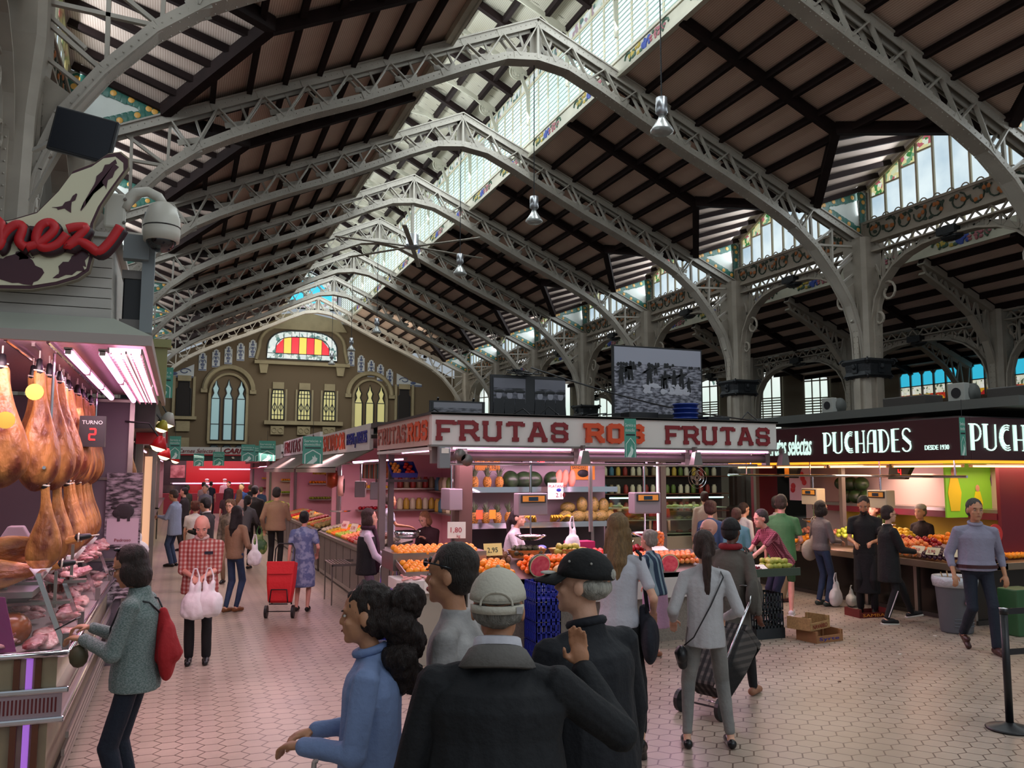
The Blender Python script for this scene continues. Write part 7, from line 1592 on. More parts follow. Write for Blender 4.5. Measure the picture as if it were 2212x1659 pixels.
# ---------------- stalls along the right side of the left aisle ----------------
m_awn = mat('taupe_awning', '6E6256', .8, bump=.2)
def row_stall(y0, y1, cat_l, zt, board, words, wallc, lc, pw, produce, awn=True, steel=True):
    s = empty('aisle_stall', (4.2, (y0+y1)/2, 0)); tag(s, cat_l, 'stall'); a, b = y0-(y0+y1)/2, y1-(y0+y1)/2
    MB().box((-1.42, a, .05), (-.7, b, .88)).build('counter_body', m_inox, s); n = int((b-a)/.7)
    for i in range(n): MB().box((-1.428, a+.04+i*.7, .12), (-1.42, a+.66+i*.7, .78)).build('door_panel', m_grey, s)
    MB().prism([(-1.46, .80), (-.7, .98), (-.7, 1.02), (-1.46, .86)], (0, a, 0), (1, 0, 0), (0, 0, 1), (0, b-a, 0)).build('sloping_display', m_inox, s); MB().box((-1.40, a, 0), (-.7, b, .05)).build('plinth', m_greyd, s)
    MB().box((1.2, a, 0), (1.26, b, 2.6)).build('back_wall', wallc, s); MB().box((-1.4, a, 2.62), (1.3, b, 2.68)).build('roof', m_greyd, s); MB().box((-1.2, b-.06, 0), (1.2, b, 2.6)).build('end_wall', mat('pink_wall'), s)
    MB().box((-1.42, a+.04, zt-.42), (-1.36, b-.04, zt)).build('sign_board', board, s)
    for y in (a+.05, b-.05): MB().box((-1.1, y-.04, 0), (-1.02, y+.04, 2.65)).build('post', m_grey, s)
    for w, o_, wd, h, m in words: text('sign_lettering', w, .3, m, (-1.435, b-o_, zt-.36), (0, -1, 0), (0, 0, 1), .008, s, fit=(wd, h), bold=.0)
    if awn: MB().add([(-1.36, a, zt-.42), (-1.36, b, zt-.42), (-1.95, b, 2.15), (-1.95, a, 2.15), (-1.36, a, zt-.40), (-1.36, b, zt-.40), (-1.95, b, 2.17), (-1.95, a, 2.17), (-1.95, a, 2.08), (-1.95, b, 2.08)], [(0, 1, 2, 3), (4, 7, 6, 5), (3, 2, 9, 8), (0, 3, 7, 4), (1, 5, 6, 2)]).build('awning', m_awn, s)
    for z_ in (1.3, 1.75):
        MB().box((-.7, b-.4, z_-.03), (1.1, b-.06, z_)).build('end_shelf', m_inox, s)
        pile(('lemon', 'orange', 'red_apple', 'green_apple')[int(y0+z_*4) % 4], 3.5, 4.3, y1-.36, y1-.1, lambda x, y: z_, 'fruit on the end shelves of the '+cat_l, 'fruit on the end shelf of the '+cat_l, None, 1, cap=16, cat='fruit')
        for j in range(6): o = bpy.data.objects.new('jar', jm[(j*3+int(z_*4)) % 6]); COL.objects.link(o); o.location = (4.42+j*.14, y1-.22, z_); o.scale = (1.2,)*3; tag(o, 'jar on the end shelves of the '+cat_l, 'jar', 'jars at the end of the '+cat_l)
    MB().lathe([(0, 0), (.2, 0), (.2, .02), (0, .02)], c=(-.1, b-.07, 2.15), n=20, M=Matrix.Rotation(PI/2, 3, 'X')).build('round_picture', mat('round_picture', '6A3A20', .5, var=.7, vcol='D07A2A', vscale=12), s)
    for z_ in (1.25, 1.7):
        MB().box((.85, a+.1, z_-.03), (1.2, b-.1, z_)).build('wall_shelf', m_inox, s)
        for j in range(int((b-a)/.3)): o = bpy.data.objects.new('jar', jm[(j*5+int(z_*4)) % 6]); COL.objects.link(o); o.location = (5.2, y0+.25+j*.28, z_); o.scale = (1.4,)*3; tag(o, 'jar on the shelves of the '+cat_l, 'jar', 'jars of the '+cat_l)
    neon((3.4, y0+.15, 2.3), (3.4, y1-.15, 2.3), m_tube, 'tube lamp inside the '+cat_l); area('row_light', (3.5, (y0+y1)/2, 2.3), (.8, y1-y0-.3), pw, lc, (-.15, 0, -1))
    z = lambda x, y: .86+(x-2.74)*.237; yy = y0+.1; i = 0
    while yy < y1-.4:
        k, adj = produce[i % len(produce)]; w_ = .62 if k not in ('potato',) else .8; e = min(yy+w_, y1-.05)
        pile(k, 2.78, 3.38, yy, e-.04, z, '%s in the %s' % (adj, cat_l), '%s heaped on the %s' % (adj, cat_l), None, 2 if y0 < 20 else 1, cap=44 if y0 < 20 else 22, lie=k in ('lemon', 'pear', 'potato')); yy = e; i += 1
    return s
row_stall(13.4, 18.3, 'greengrocer stall with the orange SALVADOR sign', 2.86, m_wsign, [('SALVADOR', .25, 2.5, .32, m_orl), ('FRESAS y NUECES', 2.95, 1.75, .26, m_blue)], mat('pink_wall'), (1, .66, .74), 120, [('mushroom', 'pale mushroom'), ('onion', 'pink onion'), ('tomato', 'red tomato'), ('peach', 'speckled peach'), ('green_apple', 'green apple'), ('mandarin', 'bright mandarin'), ('lemon', 'lemon')])
row_stall(18.6, 25.6, 'stall with a white sign of dark red letters', 2.95, m_wsign, [('FRUTAS NEN', .5, 5.6, .32, m_red)], mat('pink_wall'), (1, .64, .7), 130, [('potato', 'yellow potato'), ('mandarin', 'orange mandarin'), ('lemon', 'yellow lemon'), ('tomato', 'ripe tomato')])
row_stall(26.2, 33.0, 'distant stall with hanging yellow fruit', 2.9, m_wsign, [('A fr', .6, 3, .3, m_orl)], mat('lime_wall', '7A8A4A', .5), (1, .9, .55), 110, [('green_apple', 'far green apple'), ('lemon', 'far lemon')], False)
row_stall(33.6, 41.0, 'farthest stall in the right row of the aisle', 2.85, mat('red_board', '8A1A20', .5), [('IBERICOS', .6, 4, .3, m_wsign)], mat('pink_wall'), (1, .62, .62), 90, [('red_apple', 'far red apple')], False)
# price cards, hanging goods, scales and people's things in the first aisle stall
def hang_cluster(kind, x, y, z, n, dy, label, group, r=.0):
    for i in range(n):
        o = bpy.data.objects.new(kind, BAN if kind == 'banana_bunch' else FR[kind]); COL.objects.link(o); o.location = (x, y+i*dy, z+.02*(i % 2)); o.rotation_euler = (PI/2, 0, i*1.1); tag(o, label, kind.replace('_', ' '), group)
hr = tag(MB().tube([(2.95, 13.5, 2.24), (2.95, 40.5, 2.24)], .015, 6).build('hanging_rail', m_chrome), 'long thin rail over the counters of the right row', 'rail')
hang_cluster('banana_bunch', 2.95, 19.2, 2.05, 9, .16, 'banana bunch hanging from the rail of the second aisle stall', 'hanging bananas')
for i in range(14):
    o = MB().cap((0, 0, 0), (0, 0, -.2), .02, .02, 7).build('hanging_packet', mat('packet_%d' % (i % 4), ('C85A3A', '4A7A7A', '8A6A4A', 'B8B0A0')[i % 4], .4), None, True, (2.98, 13.6+i*.1, 2.2)); tag(o, 'small coloured packet hanging over the greengrocer counter', 'packet', 'hanging packets')
for i, (y, l) in enumerate(((13.9, 'grey scale over the greengrocer counter, near one'), (15.2, 'grey scale over the greengrocer counter, far one'))): hanging_scale(3.0, y, 1.65, PI*.42, l, 2.24, pan=False)
cs2 = empty('round_dial_scale', (2.95, 16.9, 1.82), PI*.42); tag(cs2, 'round pink dial scale hanging before the man in white', 'scale'); MB().lathe([(.0, -.05), (.2, -.05), (.2, .05), (.0, .05)], n=24, M=Matrix.Rotation(PI/2, 3, 'X')).build('drum', mat('dial_pink', 'C89A8E', .4), cs2, True); MB().lathe([(0, 0), (.14, 0), (.14, .01), (0, .01)], n=24, c=(0, -.055, 0), M=Matrix.Rotation(PI/2, 3, 'X')).build('dark_glass', m_blk, cs2); MB().tube([(0, 0, .2), (0, 0, .44)], .012, 5).build('hook', m_chrome, cs2); MB().tube([(0, 0, -.2), (0, 0, -.5)], .012, 5).lathe([(.02, -.52), (.2, -.5), (.22, -.47)], n=16).build('pan', m_chrome, cs2)
bs2 = MB().lathe([(.0, -.1), (.17, -.1), (.21, .0), (.17, .1), (.0, .1)], n=16, M=Matrix.Rotation(PI/2, 3, 'Y')).build('copper_drum', mat('copper_drum', 'A04A2A', .35, .5), None, True, (3.0, 18.3, 1.95)); tag(bs2, 'copper red drum hanging at the end of the greengrocer stall', 'drum')
for i, (y, c) in enumerate(((14.0, 'E8C8C8'), (14.7, 'F0D0D0'), (15.6, 'E8E0C8'), (16.5, 'F0C8C0'), (21.0, 'F0E0A0'))): price_card(2.95, y, 1.02, -1.2, .22, .15, mat('card_'+c, c, .6), 'pale price card on the aisle counters, number %s from the white stall' % ('one', 'two', 'three', 'four', 'five')[i], (('%d,%d0' % (i+1, 5+i),  .08, -.09, .04),), -.4)
br = empty('slatted_rack', (2.72, 14.2, 0)); tag(br, 'low slatted steel rack sticking out of the steel counter', 'rack')
for i in range(7): MB().box((-.42+.05*i, -.35, .62), (-.40+.05*i, .35, .64)).build('slat', m_inox, br)
for y in (-.35, .35): MB().box((-.42, y-.01, .6), (.06, y+.01, .64)).build('rack_edge', m_inox, br); MB().box((-.42, y-.01, 0), (-.40, y+.01, .62)).build('rack_leg', m_inox, br)
# ---------------- red butcher stall closing the aisle ----------------
m_rw = mat('signal_red_wall', 'A80A14', .4)
rs = empty('butcher_stall', (1.5, 46.0, 0)); tag(rs, 'red walled butcher stall with CARNICERIA lettering closing the aisle', 'stall')
MB().box((-2.5, 1.5, 0), (3.4, 1.6, 3.0)).build('red_wall', m_rw, rs); MB().box((-2.5, 1.4, 0), (-1.2, 1.5, 3.0)).build('dark_wall', mat('dark_aubergine', '2A1A20', .5), rs); MB().box((-2.4, -1.0, 2.86), (.35, -.94, 3.28)).box((.4, -1.0, 2.86), (3.4, -.94, 3.28)).build('sign_board', m_wsign, rs)
MB().box((-2.4, -1.01, 2.86), (3.4, -1.0, 2.93)).build('red_band', m_rw, rs); MB().box((-2.4, -.94, 2.6), (3.4, -.6, 2.86)).build('canopy', m_greyd, rs); MB().box((-2.4, -.6, 0), (3.2, .2, 1.0)).build('counter', mat('pink_red_counter', 'B03A4A', .3), rs); MB().box((-2.4, -.62, 1.0), (3.2, -.6, 1.4)).build('counter_glass', m_glass, rs)
text('sign_lettering', 'CARNICERIA Ma', .3, m_red, (.5, -1.012, 2.97), (1, 0, 0), (0, 0, 1), .01, rs, fit=(2.7, .26), shear=.3, bold=.015); text('sign_lettering', 'Carnes Selectas', .2, m_red, (-1.6, -1.012, 2.99), (1, 0, 0), (0, 0, 1), .01, rs, fit=(1.7, .2), shear=.3)
MB().box((-1.95, 1.34, 1.75), (-1.25, 1.4, 2.4)).build('meat_picture', mat('meat_picture', 'B87A80', .4, var=.6, vscale=4, vcol='7A3A40'), rs)
for i, (a, b, z) in enumerate(((-1.9, 2.9, 1.5), (-.6, 2.2, 2.2))): neon((1.5+a, 45.3+i, z), (1.5+b, 45.3+i, z), m_tube, 'long pink tube lamp of the butcher stall, %s one' % ('lower', 'upper')[i], .03)
area('butcher_light', (1.6, 45.9, 2.7), (4.5, 1.0), 90, (1, .55, .6), (0, .3, -1))
for i, x in enumerate((-.7, .95)): cone_lamp(1.5+x, 45.2, 2.75, 'white spot over the butcher stall, %s one' % ('left', 'right')[i], m_white, 1.6)
# more rear stalls between the rows so the hall floor is filled
def block(x0, x1, y0, y1, z, lbl, c='4A4440', lit=None):
    s = empty('rear_stall', ((x0+x1)/2, (y0+y1)/2, 0)); tag(s, lbl, 'stall'); w, d = (x1-x0)/2, (y1-y0)/2
    MB().box((-w, -d, z-.5), (w, d, z)).build('canopy_box', mat('canopy_'+c, c, .6), s); MB().box((-w, -d+.3, 0), (w, -d+.9, .95)).build('counter', m_inox, s); MB().box((-w, d-.1, 0), (w, d, z)).build('back_wall', lit or m_greyd, s)
    for x in (-w+.05, w-.05): MB().box((x-.05, -d+.2, 0), (x+.05, -d+.3, z-.4)).build('post', m_grey, s)
block(5.65, 8.6, 19, 30, 2.9, 'rear stall block behind the photographs'); block(5.65, 8.6, 32, 50, 2.9, 'far stall block behind the photographs'); block(-10, -3.4, 7, 12, 2.9, 'dark stall block behind the ham stall'); block(-10, -3.4, 14, 45, 2.8, 'long dark stall block left of the left row'); block(11, 17, 18, 28, 2.8, 'dark stall block behind the deli'); block(18.6, 26, 14, 24, 2.8, 'dark stall block in the right aisle'); block(10.5, 17, 31, 50, 2.8, 'far dark stall block beyond the deli')
# ---------------- people ----------------
def skinm(n, c): return mat('skin_'+n, c, .5, var=.12, vscale=9, bump=.08, bscale=60)
SKN = {'light': skinm('light', 'D8A488'), 'tan': skinm('tan', 'BE8664'), 'dark': skinm('dark', '6A4230'), 'pink': skinm('pink', 'DC9C88')}
def hairm(c): return mat('hair_'+c, c, .55, var=.45, vscale=16, stretch=(5, 5, .6), bump=.7, bscale=50)
def clothm(n, c, **k): return mat('cloth_'+n, c, .8, var=k.pop('var', .1), vscale=k.pop('vs', 5), bump=.3, bscale=35, **k)
def ik(a, t, l1, l2, pole):
    a, t, pole = V(a), V(t), V(pole); d = t-a; L = min(d.length, (l1+l2)*.995); d = d.normalized(); t = a+d*L
    c = (l1*l1+L*L-l2*l2)/(2*L); hh = math.sqrt(max(l1*l1-c*c, 0)); n = pole-d*pole.dot(d)
    n = n.normalized() if n.length > 1e-4 else d.orthogonal(); return a+d*c+n*hh, t
def person(x, y, h, a, label, skin='light', hair=('short', '2A1C16'), top=None, bottom=None, shoes=None, R=None, L=None, lean=0., head=(0, 0), feet=((0, 0, 0), (0, 0, 0)), vox=.014, male=True, fat=1., sleeve='long', hem=-.1, leg=.1, skirt=None, extra=None, collar=None, glasses=False, group=None, grip=.5, Rd=None, Ld=None):
    o = empty('person', (x, y, 0), a); tag(o, label, 'person', group); s = h/1.75; w = 1. if male else .88; near = vox < .0125
    th = math.radians(lean); U = V((0, math.sin(th), math.cos(th))); F = V((0, math.cos(th), -math.sin(th))); X = V((1, 0, 0)); P = V((0, -.25*math.sin(th)*s, .94*s)); sk = SKN[skin]
    pt = lambda u, f=0., r=0.: P+U*u*s+F*f*s+X*r*s
    nb = pt(.5); nt_ = nb+(U*.35+V((0, 0, .65)))*.042*s+F*.012*s
    Hr = Matrix.Rotation(math.radians(head[0]), 3, 'Z') @ Matrix.Rotation(math.radians(head[1]), 3, 'X'); HC = nt_+Hr@V((0, .022*s, .108*s)); hs_ = s*1.1; g = lambda x, y, z: HC+Hr@V((x*hs_, y*hs_, z*hs_)); HM = Hr
    body = MB()
    def el(c, r): body.ball(c, tuple(q*hs_ for q in r), 14, 10, HM)
    el(g(0, -.012, .03), (.074, .092, .09)); el(g(0, .022, -.042), (.056, .062, .066)); el(g(0, .062, -.086), (.026, .022, .02)); el(g(0, .07, .028), (.05, .016, .012))
    body.cap(g(0, .078, .012), g(0, .092, -.022), .009*s, .013*s, 8); el(g(0, .078, -.056), (.024, .012, .009)); el(g(0, .077, -.05), (.02, .012, .006))
    for e in (-1, 1): el(g(e*.076, -.01, -.008), (.008, .019, .028)); el(g(e*.036, .058, -.022), (.022, .018, .018))
    body.cap(nb-U*.06*s, nt_+V((0, .01*s, .03*s)), .058*s*w, .05*s*w, 12)
    W_ = [(-.04, .14, .10), (.1, .125, .085), (.25, .135, .09), (.38, .15, .09), (.46, .12, .07), (.5, .055, .05)]
    R_ = lambda L_, k, dx=0.: [[pt(u)+X*(rx*w*k+dx)*s*math.cos(2*PI*j/16)+F*(ry*k+dx)*s*math.sin(2*PI*j/16) for j in range(16)] for u, rx, ry in L_]
    body.rings(R_(W_, .9))
    sh = .185 if male else .165; arms = {}
    for e, tg, dr in ((1, R, Rd), (-1, L, Ld)):
        S = pt(.415, 0, e*sh*(.75+.25*fat)); tgt = V(tg)*s if tg else S+V((e*.05, .06, -.54))*s
        E_, T = ik(S, tgt, .29*s, .25*s, (e*.5, -.7, -.9)); arms[e] = (S, E_, T)
        body.cap(S-U*.01*s, E_, .036*s, .034*s, 10); body.cap(nb-U*.05*s, S-U*.012*s, .03*s, .03*s, 10); body.cap(E_, T, .037*s, .025*s, 10)
        d = (T-E_).normalized(); fw = V(dr).normalized() if dr else (d+V((0, .0, -.15))).normalized(); side = fw.cross(V((0, 0, 1)))
        side = (side.normalized() if side.length > .2 else X)*(-e); nrm = fw.cross(side).normalized()
        if nrm.z > 0: nrm = -nrm
        pc = T+fw*.045*s; M_ = Matrix((side, fw, nrm)).transposed(); body.ball(pc, (.036*s, .05*s, .018*s), 10, 7, M_)
        if vox < .02:
            for i, (off, ln) in enumerate(((-.027, .062), (-.009, .075), (.009, .07), (.026, .055))):
                b0 = pc+side*(-off*s*1.0)+fw*.035*s; fr_ = .0095*s if near else .0115*s
                k1 = (fw*math.cos(grip)+nrm*math.sin(grip)); k2 = (fw*math.cos(grip*2.4)+nrm*math.sin(grip*2.4)); b1 = b0+k1*ln*.5*s; body.cap(b0, b1, fr_, fr_*.95, 7); body.cap(b1, b1+k2*ln*.55*s, fr_*.95, fr_*.8, 7)
            t0 = pc+side*.028*s-fw*.02*s; t1 = t0+(side*.8+fw*.6+nrm*.3).normalized()*.035*s; body.cap(t0, t1, .012*s, .0105*s, 7); body.cap(t1, t1+(fw*.9+nrm*.5).normalized()*.03*s, .0105*s, .009*s, 7)
        else: body.cap(pc, pc+fw*.07*s, .03*s, .02*s, 8)
    legs = {}
    for e, ft in ((1, feet[0]), (-1, feet[1])):
        hp = P+V((e*.085, 0, -.02))*s; an = V((e*.095+ft[0], ft[1], .085+ft[2]))*s; K, A = ik(hp, an, .435*s, .43*s, (e*.05, 1, 0)); legs[e] = (hp, K, A)
        body.cap(hp, K, .068*s, .05*s, 10); body.cap(K, K.lerp(A, .4), .046*s, .05*s, 10); body.cap(K.lerp(A, .35), A, .05*s, .032*s, 10); fy = ft[3] if len(ft) > 3 else 0.
        up = V((0, math.cos(fy), math.sin(fy))); body.cap(A+V((0, -.02*s, -.03*s)), A+up*.13*s+V((0, 0, -.045*s)), .036*s, .028*s, 8)
        if shoes:
            q = MB(); q.cap(A+V((0, -.04*s, -.045*s)), A+up*.15*s+V((0, 0, -.055*s)), .042*s, .036*s, 10); q.ball(A+up*.06*s+V((0, 0, -.04*s)), (.044*s, .09*s, .042*s), 10, 7)
            so = remeshed(q, 'shoe', shoes[0], max(vox*.8, .008), 2, o)
            for v in so.data.vertices: v.co.z = max(v.co.z, .006) if ft[2] < .02 else v.co.z
            if len(shoes) > 1: MB().bar(A+V((0, -.085*s, -.078*s)), A+up*.18*s+V((0, 0, -.085*s)), .085*s, .02*s).build('sole', shoes[1], so, bevel=.006)
    remeshed(body, 'body', sk, vox if near else vox*.95, 2 if near else 1, o)
    if vox < .017 and skin:
        for e in (-1, 1):
            MB().ball(g(e*.031, .0725, .006), (.0125*s, .007*s, .0065*s), 10, 7, HM).build('eye', mat('eye_white', 'C8C0B8', .3), o, True); MB().ball(g(e*.031, .0785, .006), (.0055*s, .003*s, .0055*s), 8, 5, HM).ball(g(e*.032, .081, .026), (.02*s, .006*s, .004*s), 8, 4, HM).build('iris_and_brow', mat('iris_dark', '1A110E', .4), o, True)
        MB().ball(g(0, .089, -.055), (.019*s, .004*s, .005*s), 10, 5, HM).build('lips', mat('lips', '8A4640', .5), o, True)
    if glasses:
        q = MB()
        for e in (-1, 1): q.tube([g(e*.034+.024*math.cos(i*PI/5), .096, .004+.017*math.sin(i*PI/5)) for i in range(10)], .0025*s, 5, closed=True); q.tube([g(e*.058, .095, .01), g(e*.08, .04, .01), g(e*.08, -.01, .008)], .0028*s, 5)
        q.build('glasses', m_blk, o)
    # hair
    st, hc = hair; hm_ = hairm(hc); q = MB(); B = lambda x, y, z, r: q.ball(g(x, y, z), tuple(k*hs_ for k in r), 14, 10, HM)
    if st != 'bald':
        if st == 'fringe':
            B(0, -.04, -.0, (.081, .07, .05))
        else:
            B(0, -.024, .046, (.08, .094, .086)); B(0, -.045, .0, (.08, .068, .075))
        if st == 'curly': B(0, -.03, .06, (.098, .098, .085)); B(0, -.06, .0, (.098, .07, .08)); [B(.06*math.cos(i*1.3), -.04+.05*math.sin(i*1.3), .09-.02*(i % 4), (.04, .04, .035)) for i in range(9)]
        if st == 'bob': B(0, -.04, -.05, (.092, .072, .09)); [B(e*.074, -.005, -.04, (.022, .05, .07)) for e in (-1, 1)]
        if st in ('long', 'pony', 'bigpony'):
            B(0, -.045, -.02, (.084, .065, .07))
        if st == 'long':
            q.cap(g(0, -.05, -.02), g(0, -.085, -.2), .078*s, .085*s, 12); q.cap(g(0, -.085, -.2), g(0, -.10, -.34), .082*s, .05*s, 12); [q.cap(g(e*.07, -.01, .0), g(e*.085, -.03, -.2), .028*s, .03*s, 8) for e in (-1, 1)]
        if st == 'pony': q.cap(g(0, -.10, .03), g(0, -.135, -.06), .032*s, .045*s, 10); q.cap(g(0, -.135, -.06), g(.0, -.13, -.30), .045*s, .028*s, 10); q.cap(g(0, -.13, -.30), g(.01, -.12, -.42), .028*s, .01*s, 8)
        if st == 'bigpony': [B(.03*math.sin(i*2.1), -.15-.02*math.cos(i*1.7), .06-.045*i, (.068, .075, .06)) for i in range(8)]
        if st == 'bun': B(0, -.11, .05, (.04, .04, .04))
        remeshed(q, 'hair', hm_, max(vox, .008), 1, o, .016*s if st in ('curly', 'bigpony') else .005*s, 38, (1, 1, .4))
    # clothes
    if top:
        q = MB(); b = fat; wr = .007 if near else .004
        c_ = (1+b)/2; TW = [(hem, .178*b, .135*b), (hem+.06, .178*b, .135*b), (.08, .16*b, .122*b), (.25, .17*c_, .124*c_), (.34, .186*c_, .122*c_), (.395, .168*c_, .108*c_), (.43, .125*c_, .09), (.465, .088, .072), (.515, .064, .062)]
        q.rings(R_(TW, 1.0)); SR = {'long': 1., 'short': .0, 'none': -1, 'elbow': .05, 'mid': .55}[sleeve]
        for e in (1, -1):
            S, E_, T = arms[e]
            q.cap(nb-U*.045*s, S, .06*s, .05*s, 12)
            if SR < 0: continue
            q.cap(S-U*.01*s, E_ if SR > 0 else S.lerp(E_, .62), .058*s*c_, .052*s*c_, 12)
            if SR > 0: q.cap(E_, E_.lerp(T, SR*.94), .052*s*c_, .038*s*c_, 12)
        if skirt and skirt[0] == 'dress':
            SW = [(P.z/s-.0, .155*b, .12*b), (skirt[1]+.25, .19*b, .15*b), (skirt[1], .19*b, .16*b)]
            q.rings([[V((rx*s*w*math.cos(2*PI*j/20), P.y+ry*s*math.sin(2*PI*j/20), z*s)) for j in range(20)] for z, rx, ry in reversed(SW)])
        to = remeshed(q, top[0], top[1], vox, 2, o, wr, 8)
        if collar:
            cq = MB(); cq.tube([nb+V((.066*s*math.cos(t), .062*s*math.sin(t)+.01, .006*s+.018*s*(-math.sin(t)))) for t in [PI*2*i/16 for i in range(16)]], .018*s, 8, closed=True); cq.build('collar', collar, to, True)
    if bottom:
        q = MB(); q.ball(P-V((0, 0, .01*s)), (.148*s*w*fat, .108*s*fat, .12*s), 14, 10); q.rings(R_([(-.06, .145*fat, .108*fat), (.06, .135*fat, .10*fat)], 1.0))
        for e in (1, -1):
            hp, K, A = legs[e]; q.cap(hp, K, (.090 if male else .076)*s, .064*s, 12); z1 = max(leg*s, .07*s)
            if leg < .42: t = min((K.z-z1)/max(K.z-A.z, .01), 1.0); q.cap(K, K.lerp(A, t), .065*s, (.055 if male else .045)*s, 12)
        remeshed(q, bottom[0], bottom[1], vox, 2, o, .006, 7)
    if skirt and skirt[0] != 'dress':
        SW = [(P.z/s+.08, .135*fat, .11*fat), (P.z/s-.1, .17*fat, .14*fat), (skirt[1], .185*fat, .16*fat)]
        q = MB(); q.rings([[V((rx*s*w*math.cos(2*PI*j/20), P.y+ry*s*math.sin(2*PI*j/20), z*s)) for j in range(20)] for z, rx, ry in reversed(SW)]); remeshed(q, 'skirt', skirt[2], vox, 2, o, .006, 7)
    if extra: extra(o, dict(s=s, pt=pt, g=g, arms=arms, legs=legs, nb=nb, HM=HM, P=P, w=w))
    return o
def strap(o, pts, r, m, nm='strap'): MB().tube(pts, r, 6).build(nm, m, o, True)
m_navy = clothm('navy', '1A1E2C'); m_black = clothm('black', '121215'); m_jean = clothm('jean', '1E2C48', vcol='2E4262', var=.3); m_dkjean = clothm('dark_jean', '141C2C')
m_whc = clothm('white', 'C8C4C4'); m_ltb = clothm('light_blue', '8E9CB8'); m_shoe = mat('black_shoe', '0E0E10', .4); m_brsh = mat('brown_shoe', '3E1E1A', .4); m_tanb = clothm('tan', '9A7E66')
def sci(c): return clothm('c'+c, c)
# -- foreground
def x_cap(o, c):
    g, s, HM = c['g'], c['s'], c['HM']; m = mat('beige_cap', 'BDB7A8', .8, bump=.2, bscale=80); q = MB()
    R = []
    for i in range(8):
        a_ = PI/2*i/7; R.append([g(.088*math.cos(a_)*math.cos(t)*1.0, -.012+.104*math.cos(a_)*math.sin(t), .036+.094*math.sin(a_)) for t in [2*PI*k/28 for k in range(28)]])
    h_ = q.rings(R).build('cap_crown', m, o, True)
    MB().tube([g(.089*math.cos(t), -.012+.105*math.sin(t), .036) for t in [PI*1.22+PI*.56*i/12-.0 for i in range(13)]], .0035, 6).build('seam', mat('cap_seam', '8E887A', .8), h_)
    MB().rings([[g(.091*math.cos(t), -.012+.108*math.sin(t), z) for z in (.002, .026)]+[g(.086*math.cos(t), -.012+.102*math.sin(t), z) for z in (.026, .002)] for t in [PI*1.15+PI*.70*i/12 for i in range(13)]]).build('back_strap', m, h_, True)
    MB().tube([g(.048*math.cos(t), -.105-.012*(1-abs(math.cos(t))), .028+.040*math.sin(t)) for t in [PI*i/10 for i in range(11)]], .004, 6).build('opening_edge', m, h_); MB().ball(g(0, -.096, .044), (.042*s, .012*s, .022*s), 12, 7, HM).build('hair_in_opening', hairm('8A857C'), h_, True)
    MB().ball(g(0, -.012, .131), .008*s, 8, 5).build('top_button', m, h_); MB().box((0, 0, 0), (.02, .004, .022)).build('buckle', m_chrome, h_, loc=tuple(g(.06, -.098, .003)))
    v = MB(); v.rings([[g(.086*math.cos(t)*(1+(r_-1)*.1), -.012+(.1+(r_-1)*.12)*math.sin(t), .03-.02*(r_-1)*3+dz) for r_, dz in ((1., 0), (1.0, .005), (1.55, .0), (1.55, -.005))] for t in [PI*.15+PI*.7*i/10 for i in range(11)]]); v.build('visor', m, h_, True)
    cl = MB(); nb = c['nb']; cl.rings([[nb+V((rr*s*math.cos(t)*1.0, (rr*.92*math.sin(t)-.0)*s+.0, z*s-.0+.018*s*(-math.sin(t)))) for rr, z in ((.07, .065), (.078, .06), (.092, -.005), (.082, -.01))] for t in [2*PI*i/24 for i in range(24)]], False, True); cl.build('white_shirt_collar', clothm('white_collar', 'CAC8D0'), o, True)
    cl = MB(); cl.rings([[nb+V((rr*s*math.cos(t), (rr*.85*math.sin(t))*s, z*s+.03*s*(-math.sin(t)))) for rr, z in ((.088, .028), (.098, .022), (.135, -.035), (.12, -.045))] for t in [2*PI*i/24 for i in range(24)]], False, True); cl.build('grey_jacket_collar', clothm('grey_collar', '6A6662'), o, True)
person(1.03, 2.80, 1.79, -.40, 'person seen from behind in beige cap and black jacket, nearest the camera', 'tan', ('fringe', '8E8A82'), ('jacket', clothm('black_jacket', '0E1015')), ('trousers', m_navy), (m_shoe,), R=(.29, .22, 1.36), L=(-.30, .10, .84), Rd=(-.12, .0, 1), lean=5, vox=.007, fat=1.5, hem=-.28, extra=x_cap, grip=.25)
def x_bcap(o, c):
    g, s, HM = c['g'], c['s'], c['HM']; m = clothm('black_cap', '08080A'); R = []
    for i in range(8):
        a_ = PI/2*i/7; R.append([g(.09*math.cos(a_)*math.cos(t), -.012+.106*math.cos(a_)*math.sin(t), .03+.1*math.sin(a_)) for t in [2*PI*k/28 for k in range(28)]])
    h_ = MB().rings(R).build('cap_crown', m, o, True); v = MB(); v.rings([[g(.086*math.cos(t)*(1+(r_-1)*.1), -.012+(.1+(r_-1)*.13)*math.sin(t), .03-.04*(r_-1)+dz) for r_, dz in ((1., 0), (1.0, .006), (1.7, .0), (1.7, -.006))] for t in [PI*.15+PI*.7*i/10 for i in range(11)]]); v.build('visor', m, h_, True)
    MB().ball(g(.0, .13, .028), (.05*s, .03*s, .005*s), 10, 5, HM).build('white_visor_emblem', mat('emblem_white', 'A8A49C', .6), h_, True); MB().ball(g(0, -.108, .045), (.032*s, .014*s, .024*s), 10, 6, HM).build('back_opening', hairm('B8B4A8'), h_, True)
    for e in (-.05, .03): MB().ball(g(-.075, e, .085), .005*s, 6, 4).build('eyelet', mat('emblem_white'), h_)
person(1.56, 3.18, 1.81, .35, 'person in black cap and navy coat turned left beside the beige cap', 'light', ('fringe', 'B8B4A8'), ('coat', clothm('navy_coat', '0D1018')), ('trousers', m_black), (m_shoe,), L=(-.30, .15, .86), R=(.36, .1, .84), head=(28, 4), vox=.008, fat=1.4, hem=-.42, extra=x_bcap, collar=clothm('navy_collar', '10141E'))
